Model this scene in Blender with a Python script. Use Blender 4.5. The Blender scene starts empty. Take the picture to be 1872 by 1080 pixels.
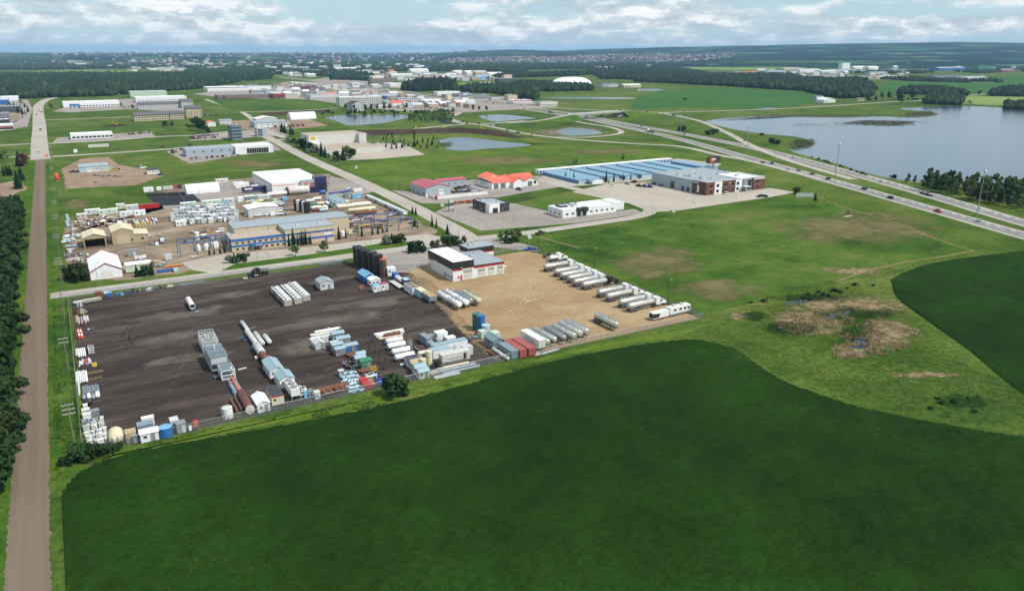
import bpy,math,random
import numpy as np
from mathutils import Vector
R=math.radians
rng=random.Random(7)
scene=bpy.context.scene
COL=scene.collection
# ---------------------------------------------------------------- camera
# world: +Y runs along the gravel road (town grid north), +X along the cross street; metres
F,CX,CY,CAM_H=1398.0,936.0,540.0,90.0
PITCH,YAW=math.atan(445/1398.0),R(30.26)
cam=bpy.data.objects.new('camera',bpy.data.cameras.new('camera'))
COL.objects.link(cam)
cam.location=(0,0,CAM_H)
cam.rotation_euler=(math.pi/2-PITCH,0,-YAW)
cam.data.sensor_width=36.0
cam.data.lens=36.0*F/1872.0
cam.data.clip_start,cam.data.clip_end=1.0,120000.0
scene.camera=cam
# ---------------------------------------------------------------- sky, sun, exposure
SUN_EL,SUN_AZ=R(52),R(143)
wd=bpy.data.worlds.new('World');scene.world=wd;wd.use_nodes=True
nt=wd.node_tree;nt.nodes.clear();L=nt.links.new
def wn(t,**k):
 n=nt.nodes.new(t)
 for a,b in k.items():setattr(n,a,b)
 return n
def wm(op,a,b=None,c=None):
 n=wn('ShaderNodeMath',operation=op)
 for i,v in enumerate((a,b,c)):
  if v is None:continue
  if isinstance(v,(int,float)):n.inputs[i].default_value=v
  else:L(v,n.inputs[i])
 return n.outputs[0]
sky=wn('ShaderNodeTexSky',sky_type='NISHITA',sun_disc=False,sun_elevation=SUN_EL,sun_rotation=SUN_AZ,air_density=1.0,dust_density=0.6,ozone_density=1.2)
tc=wn('ShaderNodeTexCoord');sx=wn('ShaderNodeSeparateXYZ');L(tc.outputs['Generated'],sx.inputs[0])
zz=wm('ABSOLUTE',sx.outputs[2])
den=wm('ADD',zz,0.075)
cxn=wn('ShaderNodeCombineXYZ')
L(wm('DIVIDE',sx.outputs[0],den),cxn.inputs[0]);L(wm('DIVIDE',sx.outputs[1],den),cxn.inputs[1])
def noise(vec,sc,det=6,ro=.55,off=(0,0,0)):
 mp=wn('ShaderNodeMapping');mp.inputs['Location'].default_value=off;L(vec,mp.inputs[0])
 n=wn('ShaderNodeTexNoise');n.inputs['Scale'].default_value=sc;n.inputs['Detail'].default_value=det;n.inputs['Roughness'].default_value=ro
 L(mp.outputs[0],n.inputs['Vector']);return n.outputs['Fac']
def ramp(f,stops):
 r=wn('ShaderNodeValToRGB');L(f,r.inputs[0]);e=r.color_ramp.elements
 while len(e)<len(stops):e.new(0.5)
 for el,(p,c)in zip(e,stops):
  el.position=p;el.color=(c[0],c[1],c[2],1)if isinstance(c,tuple)else(c,c,c,1)
 return r.outputs[0]
n_big=noise(cxn.outputs[0],.42,8,.6,(3.1,1.2,0))
n_sha=noise(cxn.outputs[0],.8,7,.58,(9.3,4.4,2))
# a second layer of heaped cloud seen side-on: direction stretched upward
sq=wn('ShaderNodeCombineXYZ');L(sx.outputs[0],sq.inputs[0]);L(sx.outputs[1],sq.inputs[1]);L(wm('MULTIPLY',sx.outputs[2],2.6),sq.inputs[2])
n_pf=noise(sq.outputs[0],15,9,.62,(.2,.7,.1))
n_pf2=noise(sq.outputs[0],15,9,.62,(.2,.7,.127))
cov=wm('ADD',wm('MULTIPLY',n_big,.62),wm('MULTIPLY',n_pf,.38))
fac=ramp(cov,[(.44,0.0),(.51,.75),(.60,1.0)])
lit=wm('ADD',wm('MULTIPLY',wm('SUBTRACT',n_pf,n_pf2),3.2),wm('ADD',wm('MULTIPLY',wm('SUBTRACT',n_sha,.5),1.7),.5))
ccol=ramp(lit,[(.16,(3.9,4.55,5.0)),(.42,(5.1,5.65,6.0)),(.62,(6.2,6.6,6.8)),(.84,(8.4,8.45,8.4))])
hz_f=ramp(zz,[(0.0,.5),(.016,.15),(.04,0.0)])
mx=wn('ShaderNodeMix',data_type='RGBA');L(fac,mx.inputs[0])
hs=wn('ShaderNodeMix',data_type='RGBA',blend_type='MIX');hs.inputs[0].default_value=.55
L(sky.outputs[0],hs.inputs[6]);hs.inputs[7].default_value=(3.5,5.7,7.1,1)
L(hs.outputs[2],mx.inputs[6]);L(ccol,mx.inputs[7])
mh=wn('ShaderNodeMix',data_type='RGBA');L(hz_f,mh.inputs[0]);L(mx.outputs[2],mh.inputs[6]);mh.inputs[7].default_value=(4.6,6.3,7.1,1)
bg=wn('ShaderNodeBackground');bg.inputs['Strength'].default_value=0.1;L(mh.outputs[2],bg.inputs[0])
wo=wn('ShaderNodeOutputWorld');L(bg.outputs[0],wo.inputs[0])
sd=bpy.data.lights.new('sun','SUN');sd.energy=3.7;sd.angle=R(0.6);sd.color=(1.0,.965,.9)
sun=bpy.data.objects.new('sun',sd);COL.objects.link(sun)
sdir=Vector((math.sin(SUN_AZ)*math.cos(SUN_EL),math.cos(SUN_AZ)*math.cos(SUN_EL),math.sin(SUN_EL)))
sun.rotation_euler=(-sdir).to_track_quat('-Z','Y').to_euler();sun.location=(0,0,400)
vs=scene.view_settings;vs.view_transform='Standard';vs.look='None';vs.exposure=0.32;vs.gamma=1.0;vs.use_curve_mapping=False
scene.cycles.max_bounces=6;scene.cycles.diffuse_bounces=2;scene.cycles.glossy_bounces=2;scene.cycles.transparent_max_bounces=12;scene.cycles.volume_bounces=0
scene.cycles.use_denoising=True
# ---------------------------------------------------------------- layout helpers: where a sight line meets the ground
_cp,_sp,_cy,_sy=math.cos(PITCH),math.sin(PITCH),math.cos(YAW),math.sin(YAW)
def G(px,py,z=0.0):
 u,v=(px-CX)/F,(py-CY)/F
 t=(z-CAM_H)/(-_sp-v*_cp)
 f,r=(_cp-v*_sp)*t,u*t
 return(f*_sy+r*_cy,f*_cy-r*_sy)
def PXP(x,y,z=0.0):
 f,r,q=x*_sy+y*_cy,x*_cy-y*_sy,z-CAM_H
 d=f*_cp-q*_sp
 return CX+F*r/d,CY-F*(f*_sp+q*_cp)/d
def width_to(px0,py0,px1):
 """metres from the ground point under (px0, py0) eastward to the column px1"""
 x,y=G(px0,py0);lo,hi=0.0,3000.0
 for _ in range(50):
  m=(lo+hi)/2
  if PXP(x+m,y)[0]<px1:lo=m
  else:hi=m
 return lo
# ---------------------------------------------------------------- materials
MATS={}
def lin(c):return tuple(((v/255)/12.92 if v/255<.04045 else((v/255+.055)/1.055)**2.4)for v in c)
class NT:
 def __init__(s,name):
  s.m=bpy.data.materials.new(name);s.m.use_nodes=True;s.t=s.m.node_tree;s.b=s.t.nodes['Principled BSDF'];s.out=s.t.nodes['Material Output']
 def n(s,t,**k):
  n=s.t.nodes.new(t)
  for a,b in k.items():setattr(n,a,b)
  return n
 def l(s,a,b):s.t.links.new(a,b)
 def pos(s,scale=(1,1,1),rot=0.0,obj=False):
  if obj:src=s.n('ShaderNodeTexCoord').outputs['Object']
  else:src=s.n('ShaderNodeNewGeometry').outputs['Position']
  mp=s.n('ShaderNodeMapping');mp.inputs['Scale'].default_value=scale;mp.inputs['Rotation'].default_value=(0,0,rot);s.l(src,mp.inputs[0]);return mp.outputs[0]
 def noise(s,vec,sc,det=5,ro=.55):
  n=s.n('ShaderNodeTexNoise');n.inputs['Scale'].default_value=sc;n.inputs['Detail'].default_value=det;n.inputs['Roughness'].default_value=ro;s.l(vec,n.inputs['Vector']);return n.outputs['Fac']
 def ramp(s,f,stops):
  r=s.n('ShaderNodeValToRGB');s.l(f,r.inputs[0]);e=r.color_ramp.elements
  while len(e)<len(stops):e.new(.5)
  for el,(p,c)in zip(e,stops):el.position=p;el.color=(*c,1)if isinstance(c,tuple)else(c,c,c,1)
  return r.outputs[0]
 def mix(s,f,a,b,bt='MIX'):
  m=s.n('ShaderNodeMix',data_type='RGBA',blend_type=bt)
  for i,v in((0,f),(6,a),(7,b)):
   if isinstance(v,(int,float)):m.inputs[i].default_value=v
   elif isinstance(v,tuple):m.inputs[i].default_value=(*v,1)
   else:s.l(v,m.inputs[i])
  return m.outputs[2]
 def math(s,op,a,b=0.0):
  m=s.n('ShaderNodeMath',operation=op)
  for i,v in enumerate((a,b)):
   if isinstance(v,(int,float)):m.inputs[i].default_value=v
   else:s.l(v,m.inputs[i])
  return m.outputs[0]
 def bump(s,h,st,dist):
  b=s.n('ShaderNodeBump');b.inputs['Strength'].default_value=st;b.inputs['Distance'].default_value=dist;s.l(h,b.inputs['Height']);s.l(b.outputs[0],s.b.inputs['Normal'])
def paint(name,rgb,rough=.5,metal=0.0,dirt=.25,rib=0.0,spec=.4,dirtc=(.16,.13,.1),vary=.12):
 """painted or plain solid: mottled, a little dirty, each object slightly different; rib = corrugation pitch in m"""
 if name in MATS:return MATS[name]
 k=NT(name);c=lin(rgb);c=tuple(v*.92 for v in c)
 p=k.pos(obj=True);n1=k.noise(p,.55,6,.6);n2=k.noise(k.pos((3.2,3.2,.5),obj=True),1.0,4,.6)
 oi=k.n('ShaderNodeObjectInfo')
 f=k.math('ADD',k.math('MULTIPLY',n1,.6),k.math('MULTIPLY',n2,.5))
 base=k.mix(k.ramp(f,[(.38,0.0),(.78,dirt)]),c,dirtc)
 v=k.math('ADD',k.math('MULTIPLY',oi.outputs['Random'],vary),1-vary*.62)
 hsv=k.n('ShaderNodeHueSaturation');k.l(base,hsv.inputs['Color']);k.l(v,hsv.inputs['Value'])
 k.l(hsv.outputs[0],k.b.inputs['Base Color'])
 k.b.inputs['Roughness'].default_value=rough;k.b.inputs['Metallic'].default_value=metal;k.b.inputs['Specular IOR Level'].default_value=spec
 if rib:
  w=k.n('ShaderNodeTexWave',wave_type='BANDS',bands_direction='X');w.inputs['Scale'].default_value=.314/rib;k.l(k.pos((1,1,0),R(37),obj=True),w.inputs[0]);k.bump(w.outputs['Fac'],.5,.05)
 else:k.bump(n1,.12,.05)
 MATS[name]=k.m;return k.m
PAL=dict(white=((236,238,238),.45),offwhite=((214,214,206),.55),galv=((164,172,176),.4),grey=((136,143,146),.55),bluegrey=((122,142,152),.5),darkgrey=((72,76,80),.6),
 black=((20,21,24),.5),rust=((112,62,46),.85),brown=((84,62,52),.85),maroon=((104,52,50),.6),tan=((176,158,128),.7),beige=((196,184,158),.7),cream=((224,212,178),.5),
 paleblue=((168,200,212),.45),skyblue=((118,176,212),.4),blue=((36,104,172),.4),navy=((28,32,92),.45),royal=((40,82,170),.45),teal=((60,130,120),.5),green=((44,120,96),.5),palegreen=((190,212,190),.55),
 red=((186,34,40),.4),orange=((226,92,44),.45),salmon=((244,106,84),.5),rosered=((178,80,98),.5),pinkred=((160,76,72),.65),yellow=((222,190,50),.45),lime=((150,190,60),.5),wood=((168,140,104),.85),concrete=((176,172,162),.85),
 brick=((102,62,54),.85),roofgrey=((164,176,184),.4),roofwhite=((246,248,250),.5),roofdark=((58,62,70),.75),roofbrown=((128,112,104),.85),gravelroof=((178,162,146),.95),stainless=((216,213,205),.3),roofblue=((122,164,186),.45),shingle=((92,92,98),.9),tyre=((22,22,23),.85),sand=((176,150,114),.95),asphaltpatch=((84,82,82),.9),windowgrey=((110,118,122),.3),fabric=((240,242,246),.7),rubber=((34,38,44),.7),wallgrey=((168,180,190),.5),lightgrey=((198,202,204),.5),wire=((70,72,76),.5),charcoal=((46,46,50),.6),signwhite=((235,235,232),.5),cabinroof=((150,176,188),.45),steelblue=((82,102,140),.5))
METAL={'galv':.5,'stainless':.45,'roofgrey':.15}
RIB={'wallgrey':.9,'roofgrey':1.0,'roofblue':.9,'cabinroof':.6,'rosered':1.2,'white':0,'pinkred':.5,'palegreen':.6}
def M(k):
 if k in MATS:return MATS[k]
 if k=='glass':
  t=NT('glass');t.b.inputs['Base Color'].default_value=(.02,.026,.032,1);t.b.inputs['Roughness'].default_value=.08;t.b.inputs['Specular IOR Level'].default_value=.6;MATS[k]=t.m;return t.m
 rgb,ro=PAL[k]
 heavy=k in('rust','brown','maroon','galv','roofgrey','gravelroof','concrete','offwhite','cream','stainless','sand')
 return paint(k,rgb,ro,METAL.get(k,0),.45 if heavy else .27,RIB.get(k,0))
# ---------------------------------------------------------------- mesh helpers
class B:
 """collects solids into one mesh"""
 def __init__(s):s.v=[];s.f=[];s.p=[]
 def add(s,vs,fs):
  o=len(s.v);s.p.append((o,len(s.f)));s.v+=vs;s.f+=[tuple(i+o for i in f)for f in fs];return s
 def box(s,x0,y0,z0,x1,y1,z1):
  return s.add([(x0,y0,z0),(x1,y0,z0),(x1,y1,z0),(x0,y1,z0),(x0,y0,z1),(x1,y0,z1),(x1,y1,z1),(x0,y1,z1)],
     [(0,3,2,1),(4,5,6,7),(0,1,5,4),(1,2,6,5),(2,3,7,6),(3,0,4,7)])
 def bar(s,p,q,w,h=None):
  """square bar from p to q"""
  p,q=Vector(p),Vector(q);d=(q-p)
  if d.length<1e-6:return s
  d.normalize();up=Vector((0,0,1))if abs(d.z)<.95 else Vector((1,0,0))
  a=d.cross(up).normalized()*(w/2);b=a.cross(d).normalized()*((h or w)/2)
  vs=[tuple(c+i*a+j*b)for c in(p,q)for i,j in((-1,-1),(1,-1),(1,1),(-1,1))]
  return s.add(vs,[(3,2,1,0),(4,5,6,7),(0,1,5,4),(1,2,6,5),(2,3,7,6),(3,0,4,7)])
 def cyl(s,p,q,r,n=12,r2=None,dome=0.0,cap=True):
  """round solid from p to q; dome = bulge of both ends in m"""
  p,q=Vector(p),Vector(q);d=(q-p).normalized();up=Vector((0,0,1))if abs(d.z)<.95 else Vector((1,0,0))
  a=d.cross(up).normalized();b=a.cross(d).normalized();r2=r if r2 is None else r2
  rings=[]
  if dome:rings+=[(p-d*dome,r*.35),(p-d*dome*.72,r*.72),(p-d*dome*.3,r*.93)]
  rings+=[(p,r),(q,r2)]
  if dome:rings+=[(q+d*dome*.3,r2*.93),(q+d*dome*.72,r2*.72),(q+d*dome,r2*.35)]
  vs,fs=[],[]
  for c,rr in rings:
   for i in range(n):
    t=2*math.pi*i/n;vs.append(tuple(c+(a*math.cos(t)+b*math.sin(t))*rr))
  for k in range(len(rings)-1):
   for i in range(n):
    j=(i+1)%n;fs.append((k*n+j,k*n+i,(k+1)*n+i,(k+1)*n+j))
  if cap:fs+=[tuple(range(n)),tuple(reversed(range((len(rings)-1)*n,len(rings)*n)))]
  return s.add(vs,fs)
 def tube(s,p,q,r,t=.03,n=12):
  """open pipe with wall thickness"""
  p,q=Vector(p),Vector(q);d=(q-p).normalized();up=Vector((0,0,1))if abs(d.z)<.95 else Vector((1,0,0))
  a=d.cross(up).normalized();b=a.cross(d).normalized();vs,fs=[],[]
  for c,rr in((p,r),(q,r),(q,r-t),(p,r-t)):
   for i in range(n):
    u=2*math.pi*i/n;vs.append(tuple(c+(a*math.cos(u)+b*math.sin(u))*rr))
  for k in range(4):
   for i in range(n):
    j=(i+1)%n;m=(k+1)%4;fs.append((k*n+j,k*n+i,m*n+i,m*n+j))
  return s.add(vs,fs)
 def prism(s,poly,a0,a1,axis='y'):
  """poly in the plane across axis, extruded from a0 to a1; axis y: poly=(x,z); x: poly=(y,z); z: poly=(x,y)"""
  n=len(poly);mk={'y':lambda u,v,a:(u,a,v),'x':lambda u,v,a:(a,u,v),'z':lambda u,v,a:(u,v,a)}[axis]
  vs=[mk(u,v,a0)for u,v in poly]+[mk(u,v,a1)for u,v in poly]
  fs=[tuple(range(n)),tuple(reversed(range(n,2*n)))]+[(i,i+n,(i+1)%n+n,(i+1)%n)for i in range(n)]
  return s.add(vs,fs)
 SPLIT={'column','leg','landing_leg','post','skid','timber','runner','canopy_post','frame_beam','brace','foot','patio_rail_post','steel'}
 def obj(s,name,mat,parent=None,loc=(0,0,0),rot=0.0,smooth=False):
  if parent and name in B.SPLIT and len(s.p)>1:
   e=s.p[1:]+[(len(s.v),len(s.f))]
   for(a,c),(a2,c2)in zip(s.p,e):o=B().add(s.v[a:a2],[tuple(i-a for i in f)for f in s.f[c:c2]]).obj(name,mat,parent,loc,rot,smooth)
   return o
  me=bpy.data.meshes.new(name);me.from_pydata(s.v,[],s.f);me.materials.append(mat if not isinstance(mat,str)else M(mat))
  if smooth:
   me.polygons.foreach_set('use_smooth',[True]*len(me.polygons));me.set_sharp_from_angle(angle=R(42))
  o=bpy.data.objects.new(name,me);COL.objects.link(o);o.location=loc;o.rotation_euler=(0,0,rot)
  if parent:kid(parent,o)
  return o
def tag(o,label,cat,group=None,kind=None):
 o['label']=label;o['category']=cat
 if group:o['group']=group
 if kind:o['kind']=kind
 return o
def thing(name,label,cat,loc,rot=0.0,group=None):
 o=bpy.data.objects.new(name,None);COL.objects.link(o);o.location=(loc[0],loc[1],loc[2]if len(loc)>2 else 0.0);o.rotation_euler=(0,0,R(rot));o.empty_display_size=.5
 return tag(o,label,cat,group)
KIDS={}
def kid(p,o):o.parent=p;KIDS.setdefault(p.session_uid,[]).append(o)
def dup(root,loc,rot,label=None,group=None,scale=None):
 """copy of a thing with its parts and sub-parts, mesh data shared"""
 r=root.copy();COL.objects.link(r);r.location=(loc[0],loc[1],loc[2]if len(loc)>2 else 0.0);r.rotation_euler=(0,0,R(rot))
 if label:r['label']=label
 if group:r['group']=group
 if scale:r.scale=scale if isinstance(scale,tuple)else(scale,)*3
 for ch in KIDS.get(root.session_uid,()):
  c=ch.copy();COL.objects.link(c);c.parent=r
  for g in KIDS.get(ch.session_uid,()):
   d=g.copy();COL.objects.link(d);d.parent=c
 return r
ORD='first second third fourth fifth sixth seventh eighth ninth tenth eleventh twelfth thirteenth fourteenth fifteenth sixteenth'.split()
def poly_px(pts,z=0.0):return[G(x,y,z)for x,y in pts]
def catmull(pts,step=6):
 p=[Vector(q)for q in pts];p=[2*p[0]-p[1]]+p+[2*p[-1]-p[-2]];out=[]
 for i in range(1,len(p)-2):
  for k in range(step):
   t=k/step;a,b,c,d=p[i-1:i+3]
   out.append(.5*(2*b+(c-a)*t+(2*a-5*b+4*c-d)*t*t+(3*b-a-3*c+d)*t**3))
 return out+[p[-2]]
def sheet(name,pts,mat,z,label,cat,kind='structure',jag=0.0,step=None):
 pts=[Vector((x,y))for x,y in pts]
 if step:pts=catmull([*pts,pts[0]],step)[:-1]
 if jag:
  q=[]
  for i,a in enumerate(pts):
   b=pts[(i+1)%len(pts)];n=max(1,int((b-a).length/(jag*3)))
   for k in range(n):
    p=a.lerp(b,k/n);q.append(p+Vector((rng.uniform(-jag,jag),rng.uniform(-jag,jag)))if k else p)
  pts=q
 area=sum(a.x*b.y-b.x*a.y for a,b in zip(pts,pts[1:]+pts[:1]))
 if area<0:pts.reverse()
 o=B().add([(p.x,p.y,z)for p in pts],[tuple(range(len(pts)))]).obj(name,mat)
 return tag(o,label,cat,kind=kind)
def ribbon(name,line,w,mat,z,label,cat='road',step=6,kind='structure',px=True,w2=None):
 c=catmull([G(*p)for p in line]if px else line,step);v=[]
 n=len(c)
 for i,p in enumerate(c):
  d=(c[min(i+1,n-1)]-c[max(i-1,0)]).normalized();nn=Vector((-d.y,d.x));h=(w+((w2 or w)-w)*i/(n-1))/2
  zz=z(i/(n-1))if callable(z)else z
  v+=[(p.x+nn.x*h,p.y+nn.y*h,zz),(p.x-nn.x*h,p.y-nn.y*h,zz)]
 o=B().add(v,[(2*i+1,2*i+3,2*i+2,2*i)for i in range(n-1)]).obj(name,mat)
 return tag(o,label,cat,kind=kind),c
# ================================================================ ground materials
def ground_mat(name,stops,sc=(.004,.035,.45),w=(.35,.35,.3),rough=.95,stretch=(1,1,1),rot=0.0,bump=.6,bdist=.15,spec=.02):
 """stops: ramp of colours (sRGB) over a three-scale noise in world metres"""
 k=NT(name);p=k.pos(stretch,rot)
 f=None
 for s,ww in zip(sc,w):
  t=k.math('MULTIPLY',k.noise(p,s,6,.6),ww);f=t if f is None else k.math('ADD',f,t)
 c=k.ramp(f,[(a,tuple(v*.9 for v in lin(b)))for a,b in stops])
 k.l(c,k.b.inputs['Base Color']);k.b.inputs['Roughness'].default_value=rough;k.b.inputs['Specular IOR Level'].default_value=spec
 k.bump(k.noise(k.pos(),sc[2]*1.4,5,.65),bump,bdist);MATS[name]=k.m;return k
ground_mat('grass',[(.40,(46,68,28)),(.46,(65,87,34)),(.52,(82,100,43)),(.58,(102,110,57)),(.66,(118,114,75))],bump=.8,bdist=.3)
ground_mat('lawn',[(.40,(56,84,30)),(.5,(78,102,38)),(.6,(104,114,50))],sc=(.012,.08,.6))
ground_mat('rough_grass',[(.40,(46,70,27)),(.465,(63,90,33)),(.525,(79,101,41)),(.58,(98,106,56)),(.65,(113,105,77))],sc=(.011,.05,.35),w=(.45,.33,.22),bump=.9,bdist=.35)
ground_mat('verge',[(.40,(46,76,27)),(.5,(66,95,32)),(.6,(96,111,46))],sc=(.02,.12,.8),bump=.9,bdist=.3)
ground_mat('crop',[(.39,(23,44,14)),(.46,(29,53,16)),(.53,(35,62,19)),(.60,(45,72,24)),(.68,(62,82,30))],sc=(.011,.05,.8),w=(.46,.28,.26),bump=1.0,bdist=.5)
ground_mat('crop_far',[(.36,(50,86,40)),(.5,(60,97,46)),(.66,(76,108,57))],sc=(.003,.02,.1))
ground_mat('crop_pale',[(.36,(96,122,62)),(.5,(116,136,74)),(.66,(136,142,90))],sc=(.003,.02,.1))
ground_mat('dark_gravel',[(.40,(52,46,44)),(.48,(63,56,53)),(.545,(77,69,65)),(.61,(96,88,82)),(.68,(120,111,103))],sc=(.03,.16,1.2),w=(.44,.36,.2),stretch=(.3,1.5,1),rot=R(-8),bump=.5,bdist=.06)
ground_mat('tan_gravel',[(.40,(141,118,89)),(.5,(155,132,102)),(.6,(168,146,116))],sc=(.025,.15,1.2),w=(.4,.3,.3),stretch=(.7,1.2,1),rot=R(30),bump=.5,bdist=.05)
ground_mat('gravel_road',[(.32,(100,88,76)),(.5,(114,101,88)),(.68,(128,115,101))],sc=(.03,.25,2.2),w=(.4,.35,.25),stretch=(2.2,.03,1),bump=.15,bdist=.02)
ground_mat('yard_soil',[(.40,(96,83,72)),(.47,(122,107,92)),(.54,(146,130,112)),(.62,(166,152,132))],sc=(.03,.16,1.1),w=(.42,.33,.25),stretch=(.7,1.2,1),rot=R(10),bump=.5,bdist=.06)
ground_mat('dark_soil',[(.35,(52,42,38)),(.5,(70,58,50)),(.68,(92,78,68))],sc=(.02,.1,.6),bump=.8,bdist=.5)
ground_mat('bare_soil',[(.35,(118,98,82)),(.5,(142,122,104)),(.68,(164,146,126))],sc=(.02,.1,.6),bump=.5,bdist=.15)
def asphalt(name,a,b,c,crack=.5):
 k=ground_mat(name,[(.36,a),(.52,b),(.68,c)],sc=(.03,.3,3.0),w=(.4,.3,.3),bump=.2,bdist=.02,rough=.9)
 return k
asphalt('street',(150,143,134),(168,161,152),(184,178,168));asphalt('lot',(128,120,114),(150,142,136),(172,164,154));asphalt('highway',(118,117,115),(132,130,127),(146,143,139));asphalt('fresh_asphalt',(44,46,54),(54,56,64),(74,76,84));asphalt('lot_pale',(156,148,136),(171,163,150),(186,178,165))
def water(name,base,rough=.1,bs=.9):
 k=NT(name);k.b.inputs['Base Color'].default_value=(*base,1);k.b.inputs['Roughness'].default_value=rough;k.b.inputs['IOR'].default_value=1.33
 n=k.n('ShaderNodeTexNoise');n.inputs['Scale'].default_value=bs;n.inputs['Detail'].default_value=4;k.l(k.pos((1,.35,1),R(-25)),n.inputs['Vector']);k.bump(n.outputs['Fac'],.35,.22);MATS[name]=k.m
water('lake_water',(.05,.075,.1));water('pond_water',(.03,.045,.055),.06,1.6);water('dark_water',(.012,.02,.026),.03,2.0)
def soft_mat(name,base,cut=.5,nsc=.25,top=.9):
 """like a ground material, but the sheet frays out towards its rim (point attribute 'fade')"""
 src=MATS[base];m=src.copy();m.name=name;t=m.node_tree;ns=t.nodes
 a=ns.new('ShaderNodeAttribute');a.attribute_name='fade'
 g=ns.new('ShaderNodeNewGeometry');n=ns.new('ShaderNodeTexNoise');n.inputs['Scale'].default_value=nsc;n.inputs['Detail'].default_value=6;n.inputs['Roughness'].default_value=.65
 t.links.new(g.outputs['Position'],n.inputs['Vector'])
 ad=ns.new('ShaderNodeMath');ad.operation='MULTIPLY_ADD';t.links.new(n.outputs['Fac'],ad.inputs[0]);ad.inputs[1].default_value=3.2;t.links.new(a.outputs['Fac'],ad.inputs[2])
 r=ns.new('ShaderNodeMapRange');r.inputs[1].default_value=cut+1.35;r.inputs[2].default_value=cut+2.25;r.inputs[4].default_value=top;t.links.new(ad.outputs[0],r.inputs[0])
 tr=ns.new('ShaderNodeBsdfTransparent');mx=ns.new('ShaderNodeMixShader');t.links.new(r.outputs[0],mx.inputs[0]);t.links.new(tr.outputs[0],mx.inputs[1]);t.links.new(ns['Principled BSDF'].outputs[0],mx.inputs[2]);t.links.new(mx.outputs[0],ns['Material Output'].inputs[0])
 MATS[name]=m
ground_mat('reed',[(.34,(108,92,66)),(.48,(152,132,102)),(.66,(178,156,126))],sc=(.03,.3,1.5),w=(.3,.4,.3),bump=1,bdist=.6)
ground_mat('sedge',[(.34,(22,46,22)),(.5,(36,66,28)),(.66,(52,82,36))],sc=(.03,.3,1.2),bump=1,bdist=.6)
ground_mat('dry_grass',[(.34,(98,92,58)),(.5,(122,112,78)),(.66,(142,128,98))],sc=(.03,.2,1.0),bump=.7,bdist=.2)
ground_mat('shore_mud',[(.34,(58,60,42)),(.5,(78,78,56)),(.66,(100,96,72))],sc=(.03,.2,1.0),bump=.7,bdist=.2)
ground_mat('pale_dust',[(.34,(110,101,94)),(.5,(126,117,108)),(.66,(146,137,127))],sc=(.03,.3,1.0),stretch=(.3,1.6,1),rot=R(14),bump=.3,bdist=.05)
for s,b,cut,nsc in(('soft_reed','reed',.46,.3),('soft_sedge','sedge',.5,.3),('soft_dry','dry_grass',.4,.07),('soft_soil','bare_soil',.55,.18),('soft_mud','shore_mud',.55,.12),('soft_grass','verge',.6,.5),('soft_dust','pale_dust',.5,.14),('soft_dark','dark_soil',.5,.2),('soft_crop','crop_far',.5,.03),('soft_lawn','lawn',.5,.25)):soft_mat(s,b,cut,nsc,.55 if s=='soft_dust' else .75 if s=='soft_dry' else .9)
def soft(name,pts,mat,z,label,cat,px=True,kind='structure',blob=None):
 pts=[Vector(G(*p))if px else Vector(p)for p in pts];pts=catmull([*pts,pts[0]],4)[:-1]
 c=sum(pts,Vector((0,0)))/len(pts);n=len(pts);v,fd=[],[]
 for s,f in((1.0,0.0),(.82,.42),(.55,.8),(.25,1.0)):
  for p in pts:q=c.lerp(p,s);v.append((q.x,q.y,z));fd.append(f)
 v.append((c.x,c.y,z));fd.append(1.0)
 fs=[(k*n+i,k*n+(i+1)%n,(k+1)*n+(i+1)%n,(k+1)*n+i)for k in range(3)for i in range(n)]+[(3*n+i,3*n+(i+1)%n,4*n)for i in range(n)]
 area=sum(a.x*b.y-b.x*a.y for a,b in zip(pts,pts[1:]+pts[:1]))
 if area<0:fs=[tuple(reversed(f))for f in fs]
 o=B().add(v,fs).obj(name,M(mat));at=o.data.attributes.new('fade','FLOAT','POINT');at.data.foreach_set('value',fd)
 return tag(o,label,cat,kind=kind)
def ell(px,py,rx,ry,n=10):return[(px+rx*math.cos(2*math.pi*i/n)*rng.uniform(.8,1.15),py+ry*math.sin(2*math.pi*i/n)*rng.uniform(.8,1.15))for i in range(n)]
# ---------------------------------------------------------------- value noise on arrays
def vnoise(x,y,seed=0):
 xi,yi=np.floor(x).astype(np.int64),np.floor(y).astype(np.int64);xf,yf=x-xi,y-yi
 def h(a,b):
  n=(a*374761393+b*668265263+seed*1442695041)&0x7fffffff;n=((n^(n>>13))*1274126177)&0x7fffffff;return((n^(n>>16))&0xffff)/65535.0
 u,v=xf*xf*(3-2*xf),yf*yf*(3-2*yf)
 return(h(xi,yi)*(1-u)+h(xi+1,yi)*u)*(1-v)+(h(xi,yi+1)*(1-u)+h(xi+1,yi+1)*u)*v
def fbm(x,y,o=4,seed=0):return sum(vnoise(x*2**i,y*2**i,seed+i)*.5**(i+1)for i in range(o))/(1-.5**o)
def inside(px,py,poly):
 r=np.zeros(px.shape,bool);n=len(poly)
 for i in range(n):
  (x0,y0),(x1,y1)=poly[i],poly[(i+1)%n]
  c=((y0>py)!=(y1>py))&(px<(x1-x0)*(py-y0)/((y1-y0)if y1!=y0 else 1e-9)+x0);r^=c
 return r
def np_mesh(name,v,f,mat,smooth=False):
 v=np.asarray(v,np.float32);f=np.asarray(f,np.int32);me=bpy.data.meshes.new(name);k=f.shape[1]
 me.vertices.add(len(v));me.vertices.foreach_set('co',v.ravel());me.loops.add(f.size);me.loops.foreach_set('vertex_index',f.ravel())
 me.polygons.add(len(f));me.polygons.foreach_set('loop_start',np.arange(0,f.size,k,dtype=np.int32))
 if smooth:me.polygons.foreach_set('use_smooth',np.ones(len(f),bool))
 me.update(calc_edges=True);me.materials.append(M(mat)if isinstance(mat,str)else mat);return me
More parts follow.
